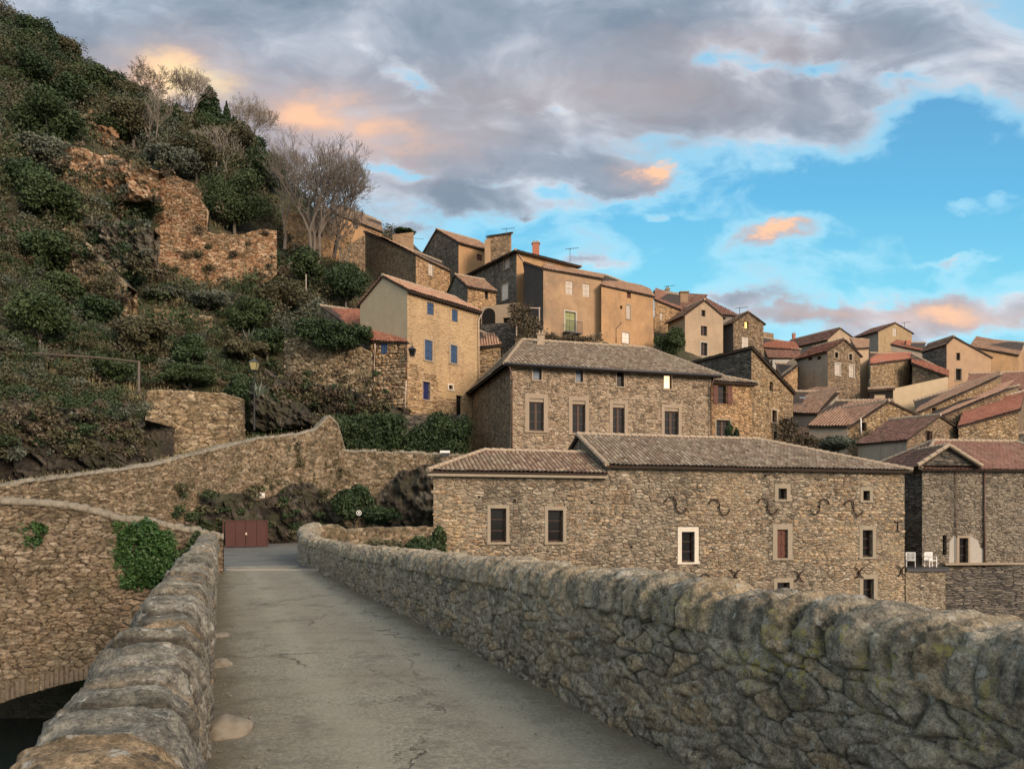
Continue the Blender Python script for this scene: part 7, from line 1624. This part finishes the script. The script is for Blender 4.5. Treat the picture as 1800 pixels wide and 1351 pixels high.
# street lamp on the slope
def lantern(parent, c, s=1.0, gl='lampglass'):
    x, y, z = c; m = MB(); b, t, h = 0.13*s, 0.22*s, 0.42*s
    m.hexa([(x-b,y-b,z),(x+b,y-b,z),(x+b,y+b,z),(x-b,y+b,z),(x-t,y-t,z+h),(x+t,y-t,z+h),(x+t,y+t,z+h),(x-t,y+t,z+h)]); gg = m.build('lantern_glass', M[gl], parent)
    m = MB()
    for sx_ in (-1, 1):
        for sy_ in (-1, 1): m.tube([(x+sx_*(b+.01), y+sy_*(b+.01), z), (x+sx_*(t+.01), y+sy_*(t+.01), z+h)], 0.014*s, 5)
    m.hexa([(x-b-.02,y-b-.02,z-0.04*s),(x+b+.02,y-b-.02,z-0.04*s),(x+b+.02,y+b+.02,z-0.04*s),(x-b-.02,y+b+.02,z-0.04*s),(x-b-.02,y-b-.02,z-.002),(x+b+.02,y-b-.02,z-.002),(x+b+.02,y+b+.02,z-.002),(x-b-.02,y+b+.02,z-.002)])
    q = t+0.04*s
    m.hexa([(x-q,y-q,z+h+.002),(x+q,y-q,z+h+.002),(x+q,y+q,z+h+.002),(x-q,y+q,z+h+.002),(x-.06*s,y-.06*s,z+h+.2*s),(x+.06*s,y-.06*s,z+h+.2*s),(x+.06*s,y+.06*s,z+h+.2*s),(x-.06*s,y+.06*s,z+h+.2*s)])
    m.tube([(x, y, z+h+.19*s), (x, y, z+h+.32*s)], 0.04*s, 6); m.build('lantern_frame', M['grate'], parent)
Yl = 43.0; xl = xat(447, Yl); z0, z1 = zat(740, Yl), zat(650, Yl)
e = empty('street_lamp', (xl, Yl, z0), 'street lamp with a yellowish lantern on a black post, on the slope', 'street lamp')
mb = MB(); mb.tube([(xl, Yl, z0-0.5), (xl, Yl, z0+0.8), (xl, Yl, z0+0.85), (xl, Yl, z1)], [0.07, 0.06, 0.04, 0.03], 8); mb.build('post', M['black'], e)
lantern(e, (xl, Yl, z1), 1.0)
# wall lantern of the blue-shuttered house
pc = at(724.5, 625, 51.0); e = empty('wall_lantern', pc, 'black bracket lantern on the corner of the blue-shuttered house', 'lantern')
lantern(e, pc, 1.0, 'glass'); mb = MB(); mb.tube([(pc.x-0.45, pc.y+0.3, pc.z+0.85), (pc.x, pc.y, pc.z+0.85), (pc.x, pc.y, pc.z+0.7)], 0.025, 6); mb.build('bracket', M['black'], e)
# signs
Ys = 42.2; c = at(458.5, 870, Ys-0.45); mb = MB(); mb.box(c.x-0.22, c.x+0.22, c.y-0.03, c.y, c.z-0.13, c.z+0.13); e = mb.build('wall_sign', M['signwhite']); tag(e, 'small white rectangular sign on the retaining wall above the red gate', 'sign')
mb = MB(); mb.box(c.x-0.07, c.x+0.07, c.y-0.036, c.y-0.033, c.z+0.0, c.z+0.08)
for k in range(5): mb.box(c.x-0.17+k*0.07, c.x-0.125+k*0.07, c.y-0.036, c.y-0.033, c.z-0.09, c.z-0.035)
mb.build('sign_text', M['black'], e)
mb = MB(); mb.tube([(c.x+0.15, c.y-0.01, c.z-0.1), (c.x+0.15, c.y+0.5, c.z-0.1)], 0.02, 6); mb.build('sign_bracket', M['grate'], e)
c = at(631, 901, 42.0); e = empty('round_sign', (c.x, c.y, 0.2), 'small round white-rimmed sign with a dark centre, in front of the black bush', 'sign')
mb = MB(); mb.tube([(c.x, c.y, c.z), (c.x, c.y-0.02, c.z)], 0.15, 20); mb.build('disc', M['signwhite'], e)
mb = MB(); mb.tube([(c.x, c.y-0.022, c.z), (c.x, c.y-0.028, c.z)], 0.105, 20); mb.build('disc_centre', M['black'], e)
mb = MB(); mb.box(c.x-0.045, c.x+0.045, c.y-0.034, c.y-0.030, c.z-0.06, c.z+0.06); mb.build('symbol', M['signwhite'], e)
mb = MB(); mb.tube([(c.x, c.y+0.01, c.z), (c.x, c.y+0.01, -0.3)], 0.022, 6); mb.build('post', M['black'], e)
# white planter box on the garden wall
c = at(782, 795, 47.0); e = empty('planter_box', c, 'small white box on the end of the garden wall beside the broad house', 'box')
mb = MB(); mb.box(c.x-0.30, c.x+0.30, 47.0, 47.3, c.z-0.02, c.z+0.12); mb.build('lid', M['plastic'], e)
mb = MB(); mb.box(c.x-0.24, c.x+0.24, 47.04, 47.26, c.z-0.25, c.z-0.023); mb.build('box', M['grate'], e)
# wooden rail on the slope
Yw = 39.5; pts = [at(58, 621, Yw), at(105, 624, Yw), at(180, 629, Yw+.6), at(243, 636, Yw+1)]
e = empty('wooden_rail', pts[0]-Vector((0, 0, 1.3)), 'long weathered wooden rail on dark posts across the slope at the left', 'railing')
mb = MB(); mb.tube(pts, 0.06, 7); mb.build('rail', M['timber'], e)
for k, p in enumerate([pts[3]]):
    mb = MB(); mb.tube([p+Vector((0, 0.07, 0.05)), p+Vector((0, 0.07, -1.6))], 0.06, 6); mb.build('post', M['bark'], e)
# white post with a cap near the trees
c = at(538, 482, 64); mb = MB(); mb.tube([c, at(538, 515, 64)], 0.04, 6); tag(mb.build('garden_post', M['zinc']), 'thin pale post between the green trees left of the blue-shuttered house', 'post')
# overhead cable between the high houses
mb = MB(); a, b = at(670, 393, 90), at(745, 420, 90); pts = [a.lerp(b, k/12)-Vector((0, 0, 0.5*math.sin(math.pi*k/12))) for k in range(13)]
mb.tube(pts, 0.02, 4); tag(mb.build('cable', M['black']), 'thin overhead cable from the top left house to the next roof', 'cable')
# stones lying at the foot of the left parapet
def boulder(label, s, a, r, sz=(1, 1, .6), seed=1):
    p = bpt(s, a); bm = bmesh.new(); bmesh.ops.create_icosphere(bm, subdivisions=4, radius=1)
    for v in bm.verts:
        k = 1+0.22*mnoise.noise(v.co*1.3+Vector((seed, 0, 0)))+0.07*mnoise.noise(v.co*4+Vector((seed, 3, 0)))
        v.co = Vector((v.co.x*sz[0], v.co.y*sz[1], v.co.z*sz[2]))*r*k
    me = bpy.data.meshes.new('boulder'); bm.to_mesh(me); bm.free(); me.materials.append(M['boulder'])
    for q in me.polygons: q.use_smooth = True
    o = bpy.data.objects.new('boulder', me); COL.objects.link(o); o.location = (p[0], p[1], r*sz[2]*0.2); tag(o, label, 'stone', 'stones at the foot of the left parapet')
M['boulder'] = simple('sandy_stone', (0.20, 0.18, 0.145), 0.95, 0.5, 12, bmp=0.02)
def road_at(px, py): 
    Y = F*EYE/(py-HZ); X = xat(px, Y); return X*BD[0]+Y*BD[1], X*BN[0]+Y*BN[1]
for i, (lb, px, py, r, sz) in enumerate([('largest rounded stone at the foot of the left parapet, nearest the camera', 398, 1290, 0.17, (1, 1.0, .65)), ('small rounded stone at the foot of the left parapet, second from the camera', 388, 1172, 0.11, (1, 1, .7)), ('flat pinkish stone at the foot of the left parapet, third from the camera', 388, 1118, 0.13, (1, 1.3, .35))]):
    s, a = road_at(px, py); boulder(lb, s, a, r, sz, i*3+1)
for i, (lb, px, py, r) in enumerate([('lump of stone fallen at the foot of the right parapet near the camera', 1030, 1240, 0.09), ('small dark lump at the foot of the right parapet by the road joint', 580, 1013, 0.16)]):
    s, a = road_at(px, py); boulder(lb, s, a, r, (1.2, 1, .7), i*5+20)
# loose gravel along both parapets: nobody could count it
rng = np.random.RandomState(12); V, Fq = [], []
octa = np.array([(1,0,0),(0,1,0),(-1,0,0),(0,-1,0),(0,0,.7),(0,0,-.7)]); of = [(0,1,4),(1,2,4),(2,3,4),(3,0,4),(1,0,5),(2,1,5),(3,2,5),(0,3,5)]
for k in range(2600):
    s = 1.2+20*rng.random()**1.6; side = rng.random() < 0.6
    a = 2.70-abs(rng.normal())*0.22 if side else -0.03+abs(rng.normal())*0.22
    if rng.random() < 0.15: a = rng.uniform(0, 2.7)
    p = bpt(s, a); r = rng.uniform(0.003, 0.010)*(1.8 if rng.random() < 0.05 else 1); i = len(V)
    V += [(p[0]+r*q[0]*rng.uniform(.7, 1.3), p[1]+r*q[1], 0.022+r*q[2]) for q in octa]; Fq += [tuple(i+j for j in t) for t in of]
o = mesh_np('gravel', V, Fq, M['boulder']); tag(o, 'fine loose gravel scattered along the edges of the bridge road', 'gravel', kind='stuff')
